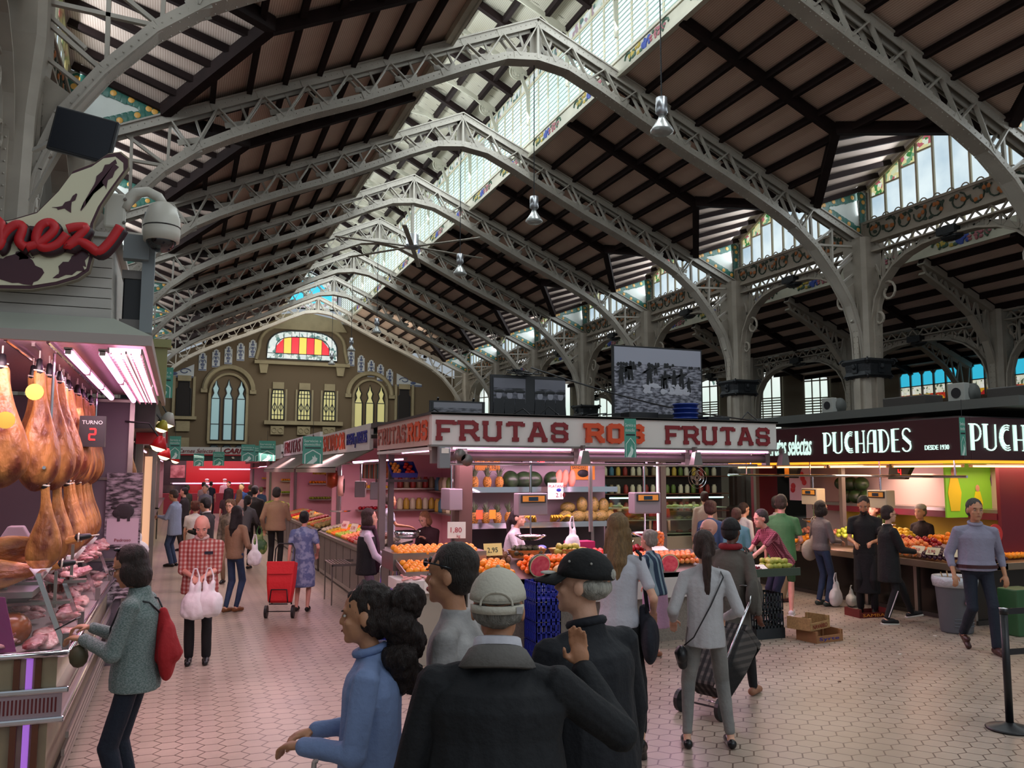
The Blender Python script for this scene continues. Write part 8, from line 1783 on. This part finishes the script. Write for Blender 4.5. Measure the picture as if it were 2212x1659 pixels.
person(.77, 3.58, 1.66, 1.22, 'person with dark curly ponytail in light blue shirt passing leftwards in front', 'tan', ('bigpony', '26150F'), ('shirt', clothm('pale_blue_shirt', '7E92BC')), ('trousers', m_dkjean), (m_shoe,), R=(.12, .27, 1.07), L=(-.12, .27, 1.08), vox=.008, male=False, fat=1.12, hem=-.2, collar=clothm('blue_collar', '7488B4'), head=(0, -2))
def x_sun(o, c):
    g, s = c['g'], c['s']; q = MB()
    for e in (-1, 1): q.ball(g(e*.034, .088, .052), (.028*s, .008*s, .019*s), 10, 6, c['HM']); q.tube([g(e*.06, .085, .055), g(e*.084, .03, .05), g(e*.084, -.03, .035)], .004*s, 6)
    q.build('sunglasses_on_forehead', mat('sunglass_lens', '10141A', .1), o, True)
person(1.16, 3.66, 1.81, 1.0, 'person with sunglasses pushed up on shaved head, walking left behind the front pair', 'tan', ('short', '2E241E'), ('t_shirt', clothm('grey_print', 'B4B0AE', var=.45, vs=6)), ('trousers', m_jean), (m_shoe,), sleeve='short', vox=.010, extra=x_sun)
# woman with phone at the ham counter
def x_phone(o, c):
    s = c['s']; T = c['arms'][-1][2]; T2 = c['arms'][1][2]; pt = c['pt']
    MB().cbox(T2.lerp(T, .5)+V((0, .12, .06))*s, (.07, .14, .008), 0, -.5).build('phone', m_blk, o, bevel=.004)
    q = MB(); q.ball(pt(.12, -.19), (.13*s, .055*s, .19*s), 12, 9); q.cap(pt(.12, -.19), pt(.36, -.15), .1*s, .03*s); remeshed(q, 'red_sack_backpack', clothm('red_sack', 'A8161E'), .012, 2, o, .008)
    for e in (-1, 1): strap(o, [pt(.36, -.14, .04*e), pt(.43, -.09, .09*e), pt(.445, .0, .10*e), pt(.40, .08, .11*e), pt(.28, .125, .12*e), pt(.15, .12, .14*e)], .006, m_blk, 'cord_strap')
    g = c['g']; MB().ball(g(-.035, .03, .118), (.03*s, .02*s, .012*s), 8, 5).ball(g(.035, .03, .118), (.03*s, .02*s, .012*s), 8, 5).build('sunglasses_on_hair', m_blk, o, True)
    MB().tube([T+V((.03*math.cos(i*.8), 0, .03*math.sin(i*.8))) for i in range(8)], .008, 6, closed=True).build('bead_bracelet', m_chrome, o)
    q = MB(); q.ball(T+V((.0, .02, -.1)), (.05*s, .06*s, .07*s), 8, 6); q.build('olive_purse', mat('olive_purse', '4E4630', .6), o, True)
person(-.20, 5.78, 1.68, 1.30, 'person in mottled grey green sweater using a phone beside the meat counter', 'tan', ('bob', '2E1A14'), ('sweater', pattern('heather_sweater', 'blotch', '5E6E6A', '848E8C', 90, .9, axis=(1, 1, 3), thr=.5)), ('jeans', m_dkjean), (m_shoe,), R=(.10, .32, 1.19), L=(-.08, .30, 1.15), head=(0, -18), vox=.008, male=False, fat=1.13, hem=-.11, glasses=True, extra=x_phone, Rd=(-.2, 1, .1), Ld=(.2, 1, .1), grip=.6)
# -- middle distance
def x_plaid(o, c):
    MB().cbox(c['pt'](.33, .128, -.09), (.09, .01, .03)).build('pocket_glasses', m_navy, o)
person(.26, 10.25, 1.66, 3.05, 'older person in red and white plaid shirt holding white bags and looking down', 'pink', ('fringe', 'B0A8A0'), ('plaid_shirt', pattern('plaid_shirt_cloth', 'plaid', 'B86A62', 'D8C8C0', 7, .8)), ('trousers', m_black), (m_shoe,), R=(.07, .27, 1.02), L=(-.06, .27, 1.02), head=(0, -28), vox=.011, fat=1.2, sleeve='elbow', hem=-.14, extra=x_plaid, grip=.9, collar=clothm('plaid_collar', 'C8A8A0'))
bag(.20, 9.93, .52, .46, .30, m_plasticw, 'pair of full white carrier bags held by the person in plaid, left part', -.37, seed=2); bag(.34, 9.91, .54, .44, .32, m_plasticw, 'pair of full white carrier bags held by the person in plaid, right part', -.3, seed=3)
person(-.06, 20.6, 1.72, 1.15, 'person in loose light blue shirt paying at the left row counter', 'tan', ('short', '4A3A34'), ('shirt', m_ltb), ('jeans', m_jean), (m_shoe,), R=(.10, .36, 1.1), L=(-.1, .34, 1.12), head=(0, -15), vox=.016, hem=-.24, fat=1.1)
person(.32, 18.3, 1.52, -.2, 'person with short auburn hair in a white top behind the plaid shirt person', 'light', ('curly', '5A2618'), ('t_shirt', m_whc), None, (m_shoe,), vox=.018, male=False, fat=1.2, sleeve='short', skirt=('skirt', .45, clothm('white_trouser', 'C0B4B4')))
person(.48, 16.2, 1.66, 1.0, 'dark haired person in a dark suit looking at a phone', 'light', ('short', '0E0A0A'), ('suit_jacket', m_black), ('trousers', m_black), (m_shoe,), R=(.1, .34, 1.12), L=(-.1, .3, 1.1), vox=.016, glasses=True, collar=m_whc, hem=-.18, head=(0, -12))
person(.92, 17.2, 1.58, 2.75, 'curly blond person with glasses and a patterned blouse facing the camera', 'light', ('curly', '6E5034'), ('blouse', clothm('flower_blouse', '8A7C6C', var=.6, vs=18)), ('trousers', m_tanb), (m_shoe,), vox=.016, male=False, glasses=True)
person(.83, 13.75, 1.60, -.75, 'person with long dark hair in tan jacket, jeans and brown ankle boots', 'light', ('long', '1A0E10'), ('tan_jacket', clothm('tan_jacket', '8E6E56')), ('jeans', m_jean), (mat('brown_boot', '7A4A26', .5),), R=(.22, .22, 1.0), L=(-.18, .1, .82), vox=.014, male=False, hem=-.08, feet=((-.04, .0, 0), (.02, -.1, 0)))
bag(1.09, 13.5, .70, .36, .22, m_plasticw, 'small white bag hanging from the hand of the person in tan jacket', 0, seed=5)
person(1.93, 18.8, 1.79, -.30, 'person in beige jacket and black trousers seen from behind', 'light', ('short', '2A2422'), ('beige_jacket', clothm('beige_jacket', '9A7C64')), ('trousers', m_black), (m_shoe,), L=(-.25, .06, .86), R=(.16, .28, 1.15), vox=.014, fat=1.18, hem=-.1)
bag(1.58, 18.5, .40, .5, .34, pattern('green_bag_print', 'blotch', '2E5A30', '8AA05A', 6, .5, thr=.55), 'green patterned shopping bag carried beside the person in beige', 0, seed=6, m2=mat('green_handle', '2E6A34', .5))
person(1.38, 19.6, 1.62, -.5, 'slim person in grey waistcoat and black trousers leaning over the stall', 'light', ('pony', '120C0C'), ('grey_top', sci('4E4A50')), ('trousers', m_black), (m_shoe,), vox=.018, male=False, lean=14, R=(.2, .34, 1.0))
person(1.72, 21.8, 1.78, -.4, 'person in a dark cap behind the person in beige', 'light', ('short', '0E0C0C'), ('dark_jacket', sci('2A2826')), ('trousers', m_black), (m_shoe,), vox=.02)
m_dress = pattern('blue_white_dress', 'blotch', '5E6A92', '8E98B4', 14, .8, thr=.5)
person(1.80, 13.45, 1.52, -.33, 'older person in a blue mottled housedress pulling the red trolley', 'pink', ('bun', '140E0E'), ('dress', m_dress), None, (mat('black_slipper', '120E0E', .5),), L=(-.24, -.10, .74), R=(.22, .12, .98), vox=.013, male=False, fat=1.3, sleeve='short', hem=-.1, skirt=('dress', .42))
def trolley(x, y, a, lbl, m, dark, hh=.95, tilt=.35, s=1.):
    t = empty('shopping_trolley', (x, y, 0), a); tag(t, lbl, 'shopping trolley'); R_ = Matrix.Rotation(tilt, 3, 'X'); Q = lambda x, y, z: R_@V((x*s, y*s, z*s))+V((0, 0, .09*s))
    b = MB(); b.rings([[Q(x, y, z) for x, y in ((-w_, -d), (w_, -d), (w_, d), (-w_, d))] for z, w_, d in ((.12, .16, .10), (.4, .19, .13), (.62, .20, .13), (.68, .19, .10))]); b.build('bag_body', m, t, bevel=.03)
    MB().rings([[Q(x, y, z) for x, y in ((-.2, -.14), (.2, -.14), (.2, .12), (-.2, .12))] for z in (.64, .70)]).add([Q(-.2, -.145, .66), Q(.2, -.145, .66), Q(.17, -.15, .52), Q(-.17, -.15, .52)], [(0, 1, 2, 3)]).build('flap', m, t, bevel=.01)
    MB().tube([Q(-.14, .12, .1), Q(-.14, .14, .9), Q(-.1, .15, hh), Q(.1, .15, hh), Q(.14, .14, .9), Q(.14, .12, .1)], .011, 8).tube([Q(-.13, -.12, .12), Q(-.11, -.14, .3), Q(.11, -.14, .3), Q(.13, -.12, .12)], .01, 6).tube([Q(-.13, -.12, .10), Q(.13, -.12, .1)], .01, 6).build('frame', dark, t, True)
    for e in (-1, 1): MB().lathe([(.03, -.02), (.09*s, -.018), (.09*s, .018), (.03, .02)], n=20, c=(e*.19*s, 0, .09*s), M=Matrix.Rotation(PI/2, 3, 'Y')).build('wheel', m_blk, t)
    MB().tube([(-.19*s, 0, .09*s), (.19*s, 0, .09*s)], .008, 6).build('axle', m_blk, t); return t
trolley(1.42, 12.95, -.30, 'bright red shopping trolley with flap pulled along the aisle', mat('red_trolley_cloth', 'D01820', .6, bump=.2, bscale=30), m_blk, .98, -.18)
def x_scarf(o, c):
    s = c['s']; nb = c['nb']; m = clothm('plum_scarf', '3A1428', var=.6, vs=25); q = MB(); q.tube([nb+V((.075*math.cos(t), .07*math.sin(t)+.01, .02)) for t in [2*PI*i/14 for i in range(14)]], .032, 8, closed=True); q.tube([nb+V((.03, .09, 0)), c['pt'](.3, .14, .04), c['pt'](.05, .15, .05), c['pt'](-.1, .14, .04)], [.03, .035, .04, .03], 8); q.build('scarf', m, o, True)
    q = MB(); q.rings([[c['pt'](u)+V((rx*c['w']*s*math.cos(2*PI*j/16), ry*s*math.sin(2*PI*j/16), 0)) for j in range(16)] for u, rx, ry in ((-.13, .20, .155), (.1, .18, .14), (.3, .20, .14), (.40, .17, .125))]); remeshed(q, 'black_vest', m_black, .014, 2, o)
person(2.33, 11.3, 1.64, -1.75, 'person with white sleeves, black vest and plum scarf at the steel counter', 'light', ('bob', '3A2218'), ('white_top', clothm('white_pink', 'C8BCC8')), ('trousers', clothm('mauve_trouser', '6A5866')), (m_shoe,), R=(.16, .30, .93), L=(-.1, .30, 1.08), vox=.012, male=False, extra=x_scarf)
bk = empty('purple_basket_trolley', (2.50, 10.75, .0), .3); tag(bk, 'purple rolling basket with a chrome handle by the person with the scarf', 'basket'); MB().rings([[V((x, y, z)) for x, y in ((-w_, -w_*.7), (w_, -w_*.7), (w_, w_*.7), (-w_, w_*.7))] for z, w_ in ((.08, .17), (.60, .21), (.62, .23))]).build('basket_body', mat('purple_plastic', '4A1E8A', .4), bk, bevel=.01); MB().tube([(-.12, 0, .6), (-.12, 0, .92), (-.08, 0, .96), (.08, 0, .96), (.12, 0, .92), (.12, 0, .6)], .011, 8).build('handle', m_chrome, bk, True)
for e in (-1, 1): MB().lathe([(.01, -.015), (.04, -.015), (.04, .015), (.01, .015)], n=12, c=(e*.13, 0, .04), M=Matrix.Rotation(PI/2, 3, 'Y')).build('wheel', m_blk, bk)
def x_tote(col, nm, e=1, drop=.42):
    def f(o, c):
        pt, s = c['pt'], c['s']; sx = e*.19; q = MB(); q.ball(pt(.45-drop-.1, -.03, sx+e*.05), (.065*s, .18*s, .18*s), 12, 9); q.cap(pt(.45-drop-.1, -.03, sx+e*.03), pt(.45-drop+.12, -.0, sx), .06*s, .04*s); remeshed(q, nm, col, .014, 2, o, .006)
        for d in (-.05, .05): strap(o, [pt(.45-drop+.1, d, sx+e*.03), pt(.48, d*.6, sx-e*.02), pt(.505, d*.3, sx-e*.05)], .011, col, 'bag_strap')
    return f
person(3.25, 6.08, 1.80, -.62, 'person with long blond hair, white t-shirt and black tote bag', 'light', ('long', '8A6A42'), ('t_shirt', clothm('white_tee', 'BDBCC4')), ('black_trousers', m_black), (mat('black_flat', '0C0C10', .3),), R=(.25, .12, .98), L=(-.17, .3, 1.15), vox=.010, male=False, sleeve='short', leg=.22, hem=-.06, feet=((.10, -.34, .10, -.9), (-.02, .12, 0)), extra=x_tote(clothm('navy_tote', '0E1220'), 'tote_bag', 1, .5))
person(5.12, 8.75, 1.45, .55, 'short older person in patterned denim vest and pink skirt at the fruit counter', 'pink', ('curly', 'A89A90'), ('denim_vest', pattern('denim_lace_vest', 'stripes', '22364E', '7E96A0', 4, .8, thr=.7)), None, (mat('tan_sandal', '9A6A50', .6),), L=(-.15, .32, 1.05), R=(.2, .2, .95), vox=.012, male=False, fat=1.2, sleeve='short', skirt=('skirt', .42, clothm('pink_skirt', 'B08AA4')), lean=8)
def x_cross(o, c):
    pt, s = c['pt'], c['s']; strap(o, [pt(.485, .03, .12), pt(.42, -.11, .13), pt(.2, -.14, .02), pt(-.05, -.14, -.12), pt(-.12, -.10, -.19)], .0055, m_blk); q = MB(); q.ball(pt(-.2, -.06, -.21), (.05*s, .085*s, .075*s), 10, 8); q.cap(pt(-.2, -.06, -.21), pt(-.28, -.06, -.2), .06*s, .04*s); remeshed(q, 'small_black_bag', m_blk, .01, 2, o)
person(3.86, 5.8, 1.67, -.42, 'person with brown ponytail in white blouse, grey jeans and black flats', 'light', ('pony', '3A241C'), ('white_blouse', clothm('linen_white', 'B8B6B8')), ('grey_jeans', clothm('grey_jean', '6E6C6A', vcol='84827E', var=.2)), (mat('black_flat'),), R=(.20, .18, 1.0), L=(-.24, .16, .98), vox=.009, male=False, hem=-.14, feet=((.09, .02, 0), (-.07, .0, 0)), extra=x_cross, leg=.13)
def x_red(o, c):
    nb = c['nb']; MB().tube([nb+V((.085*math.cos(t), .08*math.sin(t), .01)) for t in [2*PI*i/14 for i in range(14)]], .03, 8, closed=True).build('red_scarf', clothm('red_scarf', '8A1420'), o, True)
    g = c['g']; MB().rings([[g(.088*math.cos(a_)*math.cos(t), -.014+.1*math.cos(a_)*math.sin(t), .02+.11*math.sin(a_)) for t in [2*PI*k/20 for k in range(20)]] for a_ in [PI/2*i/6 for i in range(7)]]).build('knitted_cap', clothm('knit_cap', '100C0E'), o, True); x_tote(clothm('grey_bag', '4A443E'), 'shoulder_bag', 1, .3)(o, c)
person(4.92, 6.95, 1.69, -1.0, 'person in black knitted cap, red scarf and long grey cardigan pulling a plaid trolley', 'dark', ('short', '0E0A0A'), ('grey_cardigan', clothm('taupe_cardigan', '5E5850')), ('black_trousers', m_black), (mat('tan_sandal'),), R=(.30, -.06, .78), L=(-.2, .15, .8), vox=.011, male=False, fat=1.15, hem=-.3, feet=((.02, .22, 0), (0, -.2, .03)), extra=x_red)
pt_ = trolley(4.30, 6.55, 1.95, 'dark plaid shopping trolley with black wheels behind the grey jeans', pattern('dark_plaid', 'plaid', '1E1A1C', '8A8480', 5, .8), m_chrome, 1.05, .75, 1.1)
person(5.45, 8.05, 1.62, 1.3, 'bald person with glasses half hidden behind the knitted cap', 'pink', ('bald', '000000'), ('dark_top', sci('1E1A1E')), ('trousers', m_black), (m_shoe,), vox=.014, glasses=True)
person(7.95, 11.75, 1.66, -.6, 'person with curly brown hair waiting at the deli gap', 'light', ('curly', '4A2E1E'), ('blue_top', sci('2E4A6A')), ('trousers', m_black), (m_shoe,), vox=.02, male=False)
person(8.05, 11.2, 1.58, -.8, 'person with short brown hair in a turquoise cardigan', 'light', ('short', '4E3420'), ('turquoise_cardigan', sci('4E8086')), ('trousers', sci('2A5A4A')), (m_shoe,), vox=.016, male=False)
person(9.2, 12.6, 1.6, -1.5, 'young person with glasses and white top in the right aisle', 'light', ('short', '3A2418'), ('white_top', m_whc), ('trousers', m_jean), (m_shoe,), vox=.018, glasses=True)
person(7.75, 9.95, 1.70, 1.45, 'person in pink checked shirt bending over the cherry table', 'pink', ('short', '3A322E'), ('checked_shirt', pattern('pink_check', 'plaid', '8A3A50', 'D89AA8', 14, .8)), ('trousers', sci('1A1E38')), (m_whc,), R=(.10, .48, .98), L=(-.14, .50, .92), vox=.012, sleeve='short', lean=32, hem=-.12, head=(0, -10))
person(8.42, 10.6, 1.80, -.8, 'tall person in green t-shirt and green shorts seen from behind', 'pink', ('short', '4A3A2C'), ('green_t_shirt', clothm('green_tee', '4A7A4A')), ('green_shorts', clothm('green_shorts', '2E5230')), (m_whc, m_wsign), vox=.013, sleeve='short', leg=.48, hem=-.16, fat=1.12, R=(.2, .25, 1.0), feet=((0, .05, 0), (0, -.05, 0)))
person(9.25, 11.75, 1.74, -1.7, 'person with glasses and pale shirt with a backpack strap in the right aisle', 'tan', ('short', '2A2624'), ('pale_shirt', sci('B0A8A4')), ('beige_trousers', clothm('beige_trouser', '8A7458')), (m_brsh,), vox=.016, glasses=True, sleeve='short')
person(9.62, 11.15, 1.68, -1.55, 'person with black hair in grey cardigan and blue jeans at the maroon stall', 'light', ('bob', '100A0C'), ('grey_cardigan', clothm('grey_cardi', '6A6466')), ('jeans', m_jean), (mat('green_shoe', '2E3A34', .6),), vox=.013, male=False, hem=-.04, R=(.14, .28, 1.05), L=(-.14, .26, 1.05), extra=x_tote(clothm('canvas_tote', 'A89C8E'), 'canvas_tote', -1, .4))
bag(9.75, 11.0, .0, .44, .3, m_plasticw, 'white shopping bag standing between the feet of the person in jeans', .4, seed=7); bag(9.98, 10.92, .0, .3, .3, mat('pale_bag_two', 'C8C4B8', .4, bump=.6, bscale=9), 'smaller pale bag beside the white shopping bag', .8, seed=8, handle=.08)
person(9.72, 10.3, 1.79, 2.3, 'bearded person in black t-shirt and long black apron', 'tan', ('short', '1E1814'), ('black_t_shirt', clothm('black_tee', '0E0E10')), ('black_trousers', m_black), (m_shoe,), R=(.12, .3, 1.04), L=(-.12, .32, 1.06), vox=.012, sleeve='short', head=(0, -22), skirt=('apron', .30, m_black), extra=lambda o, c: MB().ball(c['g'](0, .045, -.07), (.055*c['s'], .05*c['s'], .045*c['s']), 12, 8).build('beard', hairm('1E1814'), o, True))
def x_stripe(o, c):
    hp, K, A = c['legs'][1]; s = c['s']; MB().bar(K+V((.068, 0, .0)), A+V((.056, 0, .02)), .004, .02, (1, 0, 0)).build('white_side_stripe', m_whc, o); hp, K, A = c['legs'][-1]; MB().bar(K-V((.068, 0, .0)), A-V((.056, 0, -.02)), .004, .02, (1, 0, 0)).build('white_side_stripe', m_whc, o)
person(9.42, 9.55, 1.66, -1.85, 'person all in black with white striped trousers walking right', 'light', ('short', '2E1C16'), ('long_black_coat', clothm('black_knit', '0C0C0E')), ('striped_trousers', m_black), (mat('black_sneaker', '121216', .6), m_wsign), R=(.12, .34, 1.05), L=(-.10, .32, 1.04), vox=.011, male=False, fat=1.2, hem=-.34, glasses=True, feet=((0, -.12, 0), (0, .38, .03, .25)), extra=x_stripe)
person(8.95, 7.7, 1.82, 2.65, 'person in pale lilac shirt and dark jeans walking towards the camera', 'tan', ('short', '4A4642'), ('pale_shirt', clothm('lilac_shirt', '8C889C')), ('dark_jeans', m_dkjean), (m_brsh,), R=(.27, .05, .86), L=(-.28, .05, .86), vox=.010, fat=1.22, sleeve='mid', hem=-.03, feet=((0, -.22, .10, -.7), (0, .18, 0)), collar=clothm('lilac_collar', '9894A8'), extra=lambda o, c: MB().rings([[c['P']+V((.178*1.27*math.cos(t)*c['s'], .135*1.27*math.sin(t)*c['s'], z)) for t in [2*PI*k/24 for k in range(24)]] for z in (.0, .04)], False).build('maroon_belt', mat('belt', '3A1218', .5), o))
# vendors
def x_glove(o, c): [MB().ball(c['arms'][e][2]+V((0, .06, 0)), (.045, .07, .035), 10, 7).build('blue_glove', mat('blue_glove', '6A7AC8', .5), o, True) for e in (1, -1)]
m_apr = ('apron', .35, m_black)
person(4.32, 11.15, 1.62, -2.2, 'vendor in white t-shirt and dark apron with blue gloves behind the scale', 'light', ('pony', '2A1614'), ('white_t_shirt', m_whc), ('trousers', m_black), (m_shoe,), R=(.1, .36, 1.12), L=(-.1, .36, 1.15), vox=.013, male=False, sleeve='short', skirt=m_apr, extra=x_glove, lean=12)
person(3.62, 12.9, 1.55, 2.4, 'fair haired vendor leaning her head on a hand at the left of the white stall', 'light', ('bob', 'A8784E'), ('dark_top', sci('3A1E22')), ('trousers', m_black), (m_shoe,), L=(-.02, .17, 1.22), vox=.014, male=False, lean=14, head=(-20, -25))
person(3.75, 16.2, 1.70, -1.9, 'vendor in a white shirt reaching over the vegetables', 'tan', ('short', '3A2E28'), ('white_shirt', clothm('white_blue', 'A8B0C0')), ('trousers', m_black), (m_shoe,), R=(.2, .42, 1.1), vox=.018, sleeve='short')
person(4.3, 19.6, 1.78, 1.6, 'vendor in pink white overalls behind the dial scales', 'tan', ('short', '1E1614'), ('overall', sci('C8A8A8')), ('trousers', m_black), (m_shoe,), vox=.022)
person(11.12, 11.55, 1.62, 1.8, 'vendor with red curly hair and a flower behind the onions', 'light', ('curly', '8A2A24'), ('dark_top', sci('1E1418')), ('trousers', m_black), (m_shoe,), vox=.016, male=False)
person(11.12, 10.55, 1.62, 1.7, 'vendor with a white hair cover behind the asparagus', 'light', ('short', '8A8078'), ('dark_top', sci('1E1418')), ('trousers', m_black), (m_shoe,), vox=.016, male=False, extra=lambda o, c: MB().ball(c['g'](0, -.02, .08), (.085, .1, .06), 12, 8).build('white_hair_cover', m_whc, o, True))
person(9.85, 16.5, 1.72, 2.7, 'deli vendor in a red t-shirt with dark hair', 'light', ('bun', '140C0C'), ('red_t_shirt', sci('A8141C')), ('trousers', m_black), (m_shoe,), vox=.014, male=False, sleeve='short')
person(9.95, 14.9, 1.74, -.4, 'person in a pale top with red cap seen from behind at the deli', 'light', ('short', '4A1A1A'), ('pale_top', sci('C0A89C')), ('trousers', m_black), (m_shoe,), vox=.02)
for i, (x, y, l) in enumerate(((1.3, 45.9, 'left'), (2.15, 45.9, 'right'))):
    person(x, y, 1.72, 2.8, 'butcher in red apron and white cap behind the far counter, %s of two' % l, 'pink', ('short', '2A1A16'), ('white_jacket', sci('D8B8BC')), ('trousers', m_black), (m_shoe,), vox=.028, skirt=('apron', .4, sci('B81420')), extra=lambda o, c: MB().ball(c['g'](0, -.01, .1), (.1, .11, .05), 12, 8).build('white_cap', m_whc, o, True))
# far crowd in the aisle
CR = [(.15, 24.5, 1.7, 1.2, 'person in black at the pink stall of the left row', '1A1618', '141012', ('short', '140E0C')), (.75, 27.5, 1.72, 2.6, 'person in grey shirt facing the camera far down the aisle', '7A7A84', '2A2A34', ('short', '5A5450')), (1.3, 25.5, 1.62, -.2, 'person with long brown hair far down the aisle', '3A2A28', '1A1A20', ('long', '2A1614')), (1.95, 30.0, 1.72, 2.7, 'person in blue t-shirt and pale shorts far down the aisle', '1A3A8A', '9A9494', ('short', '4A3A30')), (1.62, 26.0, 1.6, -.5, 'person with long blond hair and cream top far down the aisle', 'B8A090', '8A7A70', ('long', '8A6840')), (2.15, 33.5, 1.66, -.3, 'white haired person in a red top and black trousers', 'A81A24', '141014', ('short', 'B8B0AC')), (2.5, 33.8, 1.62, -.3, 'person with a black backpack and shorts', '2A2A34', '3A2A34', ('short', '8A7460')), (2.7, 31.5, 1.58, -.4, 'person in a navy blue dress at the fruit stall', '1A2E5A', '1A2E5A', ('short', '6A5A48')), (.25, 30.5, 1.68, .8, 'person in dark clothes near the far butcher stall', '141016', '141016', ('short', '1A1210')), (1.95, 38.0, 1.7, 2.5, 'person in black farthest down the aisle', '18141A', '18141A', ('short', '1A1210')), (.9, 36.0, 1.7, -.5, 'person in a pale top near the butcher stall', '9A8A8A', '2A2430', ('short', '2A1A14')), (1.35, 41.5, 1.66, -.3, 'person in navy at the butcher counter', '1A1E30', '141018', ('short', '3A2A20'))]
for i, (x, y, h, a, l, c, b, hr_) in enumerate(CR): person(x, y, h, a, l, 'light', hr_, ('top', sci(c)), ('trousers', sci(b)), (m_shoe,), vox=.028, male=i % 2 == 0, sleeve='short' if i % 3 else 'long')
# ---------------- things on the floor ----------------
bb = bag(.52, 3.42, .36, .42, .26, m_black, 'black bag dangling from the hand of the person in light blue', 1.28, seed=11, m2=mat('bag_string', 'A89890', .6), handle=.3)
wooden_crate(7.62, 8.92, 0, .46, .32, .14, .12, 'lower wooden fruit crate on the floor beside the black crates', mat('printed_cardboard', '9A6A44', .7, var=.2), 'Syrte', m_blue); wooden_crate(7.52, 9.0, .145, .46, .32, .15, .35, 'upper wooden fruit crate set askew on the lower one', None, 'NAVARRO', m_red)
wooden_crate(9.55, 10.15, 0, .5, .34, .12, -.1, 'flat red printed crate under the edge of the maroon counter', mat('red_cardboard', '6A2018', .7, var=.2), 'SAMBA', m_ply)
tb = empty('waste_bin', (9.72, 8.72, 0)); tag(tb, 'grey plastic waste bin with a clear liner at the maroon stall corner', 'waste bin'); MB().lathe([(.0, 0), (.19, 0), (.2, .02), (.25, .68), (.265, .70), (.25, .71), (.235, .70)], n=28).build('bin_body', mat('bin_grey', '5E6268', .5), tb, True); MB().lathe([(.27, .60), (.285, .68), (.275, .735), (.24, .72), (.22, .62)], n=28).build('clear_liner', mat('liner_plastic', 'B8BCC0', .2, bump=1., bscale=20), tb, True)
MB().lathe([(0, 0), (.05, 0), (.05, .004), (0, .004)], n=20, c=(-.05, -.245, .42), M=Matrix.Rotation(PI/2+.1, 3, 'X')).build('round_sticker', mat('pink_sticker', 'C890A8', .5), tb); MB().ball((-.05, -.252, .42), (.03, .004, .02), 8, 5).build('blue_mark', m_blue, tb)
for i in range(3): MB().tube([(.205*math.cos(t)+.012*math.cos(t), .205*math.sin(t)+.012*math.sin(t), .10+.045*i) for t in [PI*1.2+PI*.5*k/10 for k in range(11)]], .007, 5).build('moulded_rib', mat('bin_grey'), tb)
for i in range(5): MB().bar((.1*math.cos(i*1.3), .1*math.sin(i*1.3), .55), (.17*math.cos(i*1.3), .17*math.sin(i*1.3), .78), .012, .012).build('wooden_stick', m_wood, tb)
def barrier(x, y, l, s=1.):
    b = empty('barrier_post', (x, y, 0)); tag(b, l, 'barrier post'); MB().lathe([(0, 0), (.18, 0), (.185, .012), (.17, .022), (.06, .045), (.035, .06)], n=32).build('round_base', m_blk, b, True); MB().tube([(0, 0, .05), (0, 0, .96)], .030, 16).build('black_post', m_blk, b, True); MB().tube([(0, 0, .93), (0, 0, .98)], .034, 16).build('belt_head', m_blk, b, True); MB().lathe([(.035, .975), (.037, .98), (0, .985)], n=16).build('silver_cap', m_chrome, b, True); return b
barrier(6.46, 5.32, 'black belt barrier post at the lower right'); 
for z, l in ((.95, 'upper'), (.62, 'lower')):
    o = MB().box((-.9, -.002, -.025), (.9, .002, .025)).build('barrier_belt', m_blk, None, loc=(7.38, 5.25, z if z > .9 else .62), rz=-.08); tag(o, '%s black belt stretched to the right from the barrier post' % l, 'belt')
o = MB().box((-.2, -.15, 0), (.2, .15, .6)).build('green_bin', mat('green_bin', '2E5A34', .5), None, loc=(10.35, 8.3, 0), bevel=.02); tag(o, 'green bin at the right picture edge behind the walking person', 'bin')
for i, (x, y, r_) in enumerate(((2.2, 7.9, .3), (2.05, 7.4, 1.2), (1.5, 5.9, .4), (7.9, 7.9, .2), (9.2, 8.6, 2), (6.3, 7.1, 1), (1.9, 9.2, 2.2))):
    o = MB().ball((0, 0, .004), (.03, .016, .004), 8, 4).build('litter_scrap', (mat('dry_leaf', '6A4A34', .8), m_paper)[i in (3, 4)], None, True, (x, y, 0), r_); tag(o, ('brown leaf scrap', 'white paper scrap')[i in (3, 4)]+' on the tiled floor', 'litter', ('leaf scraps', 'paper scraps')[i in (3, 4)])
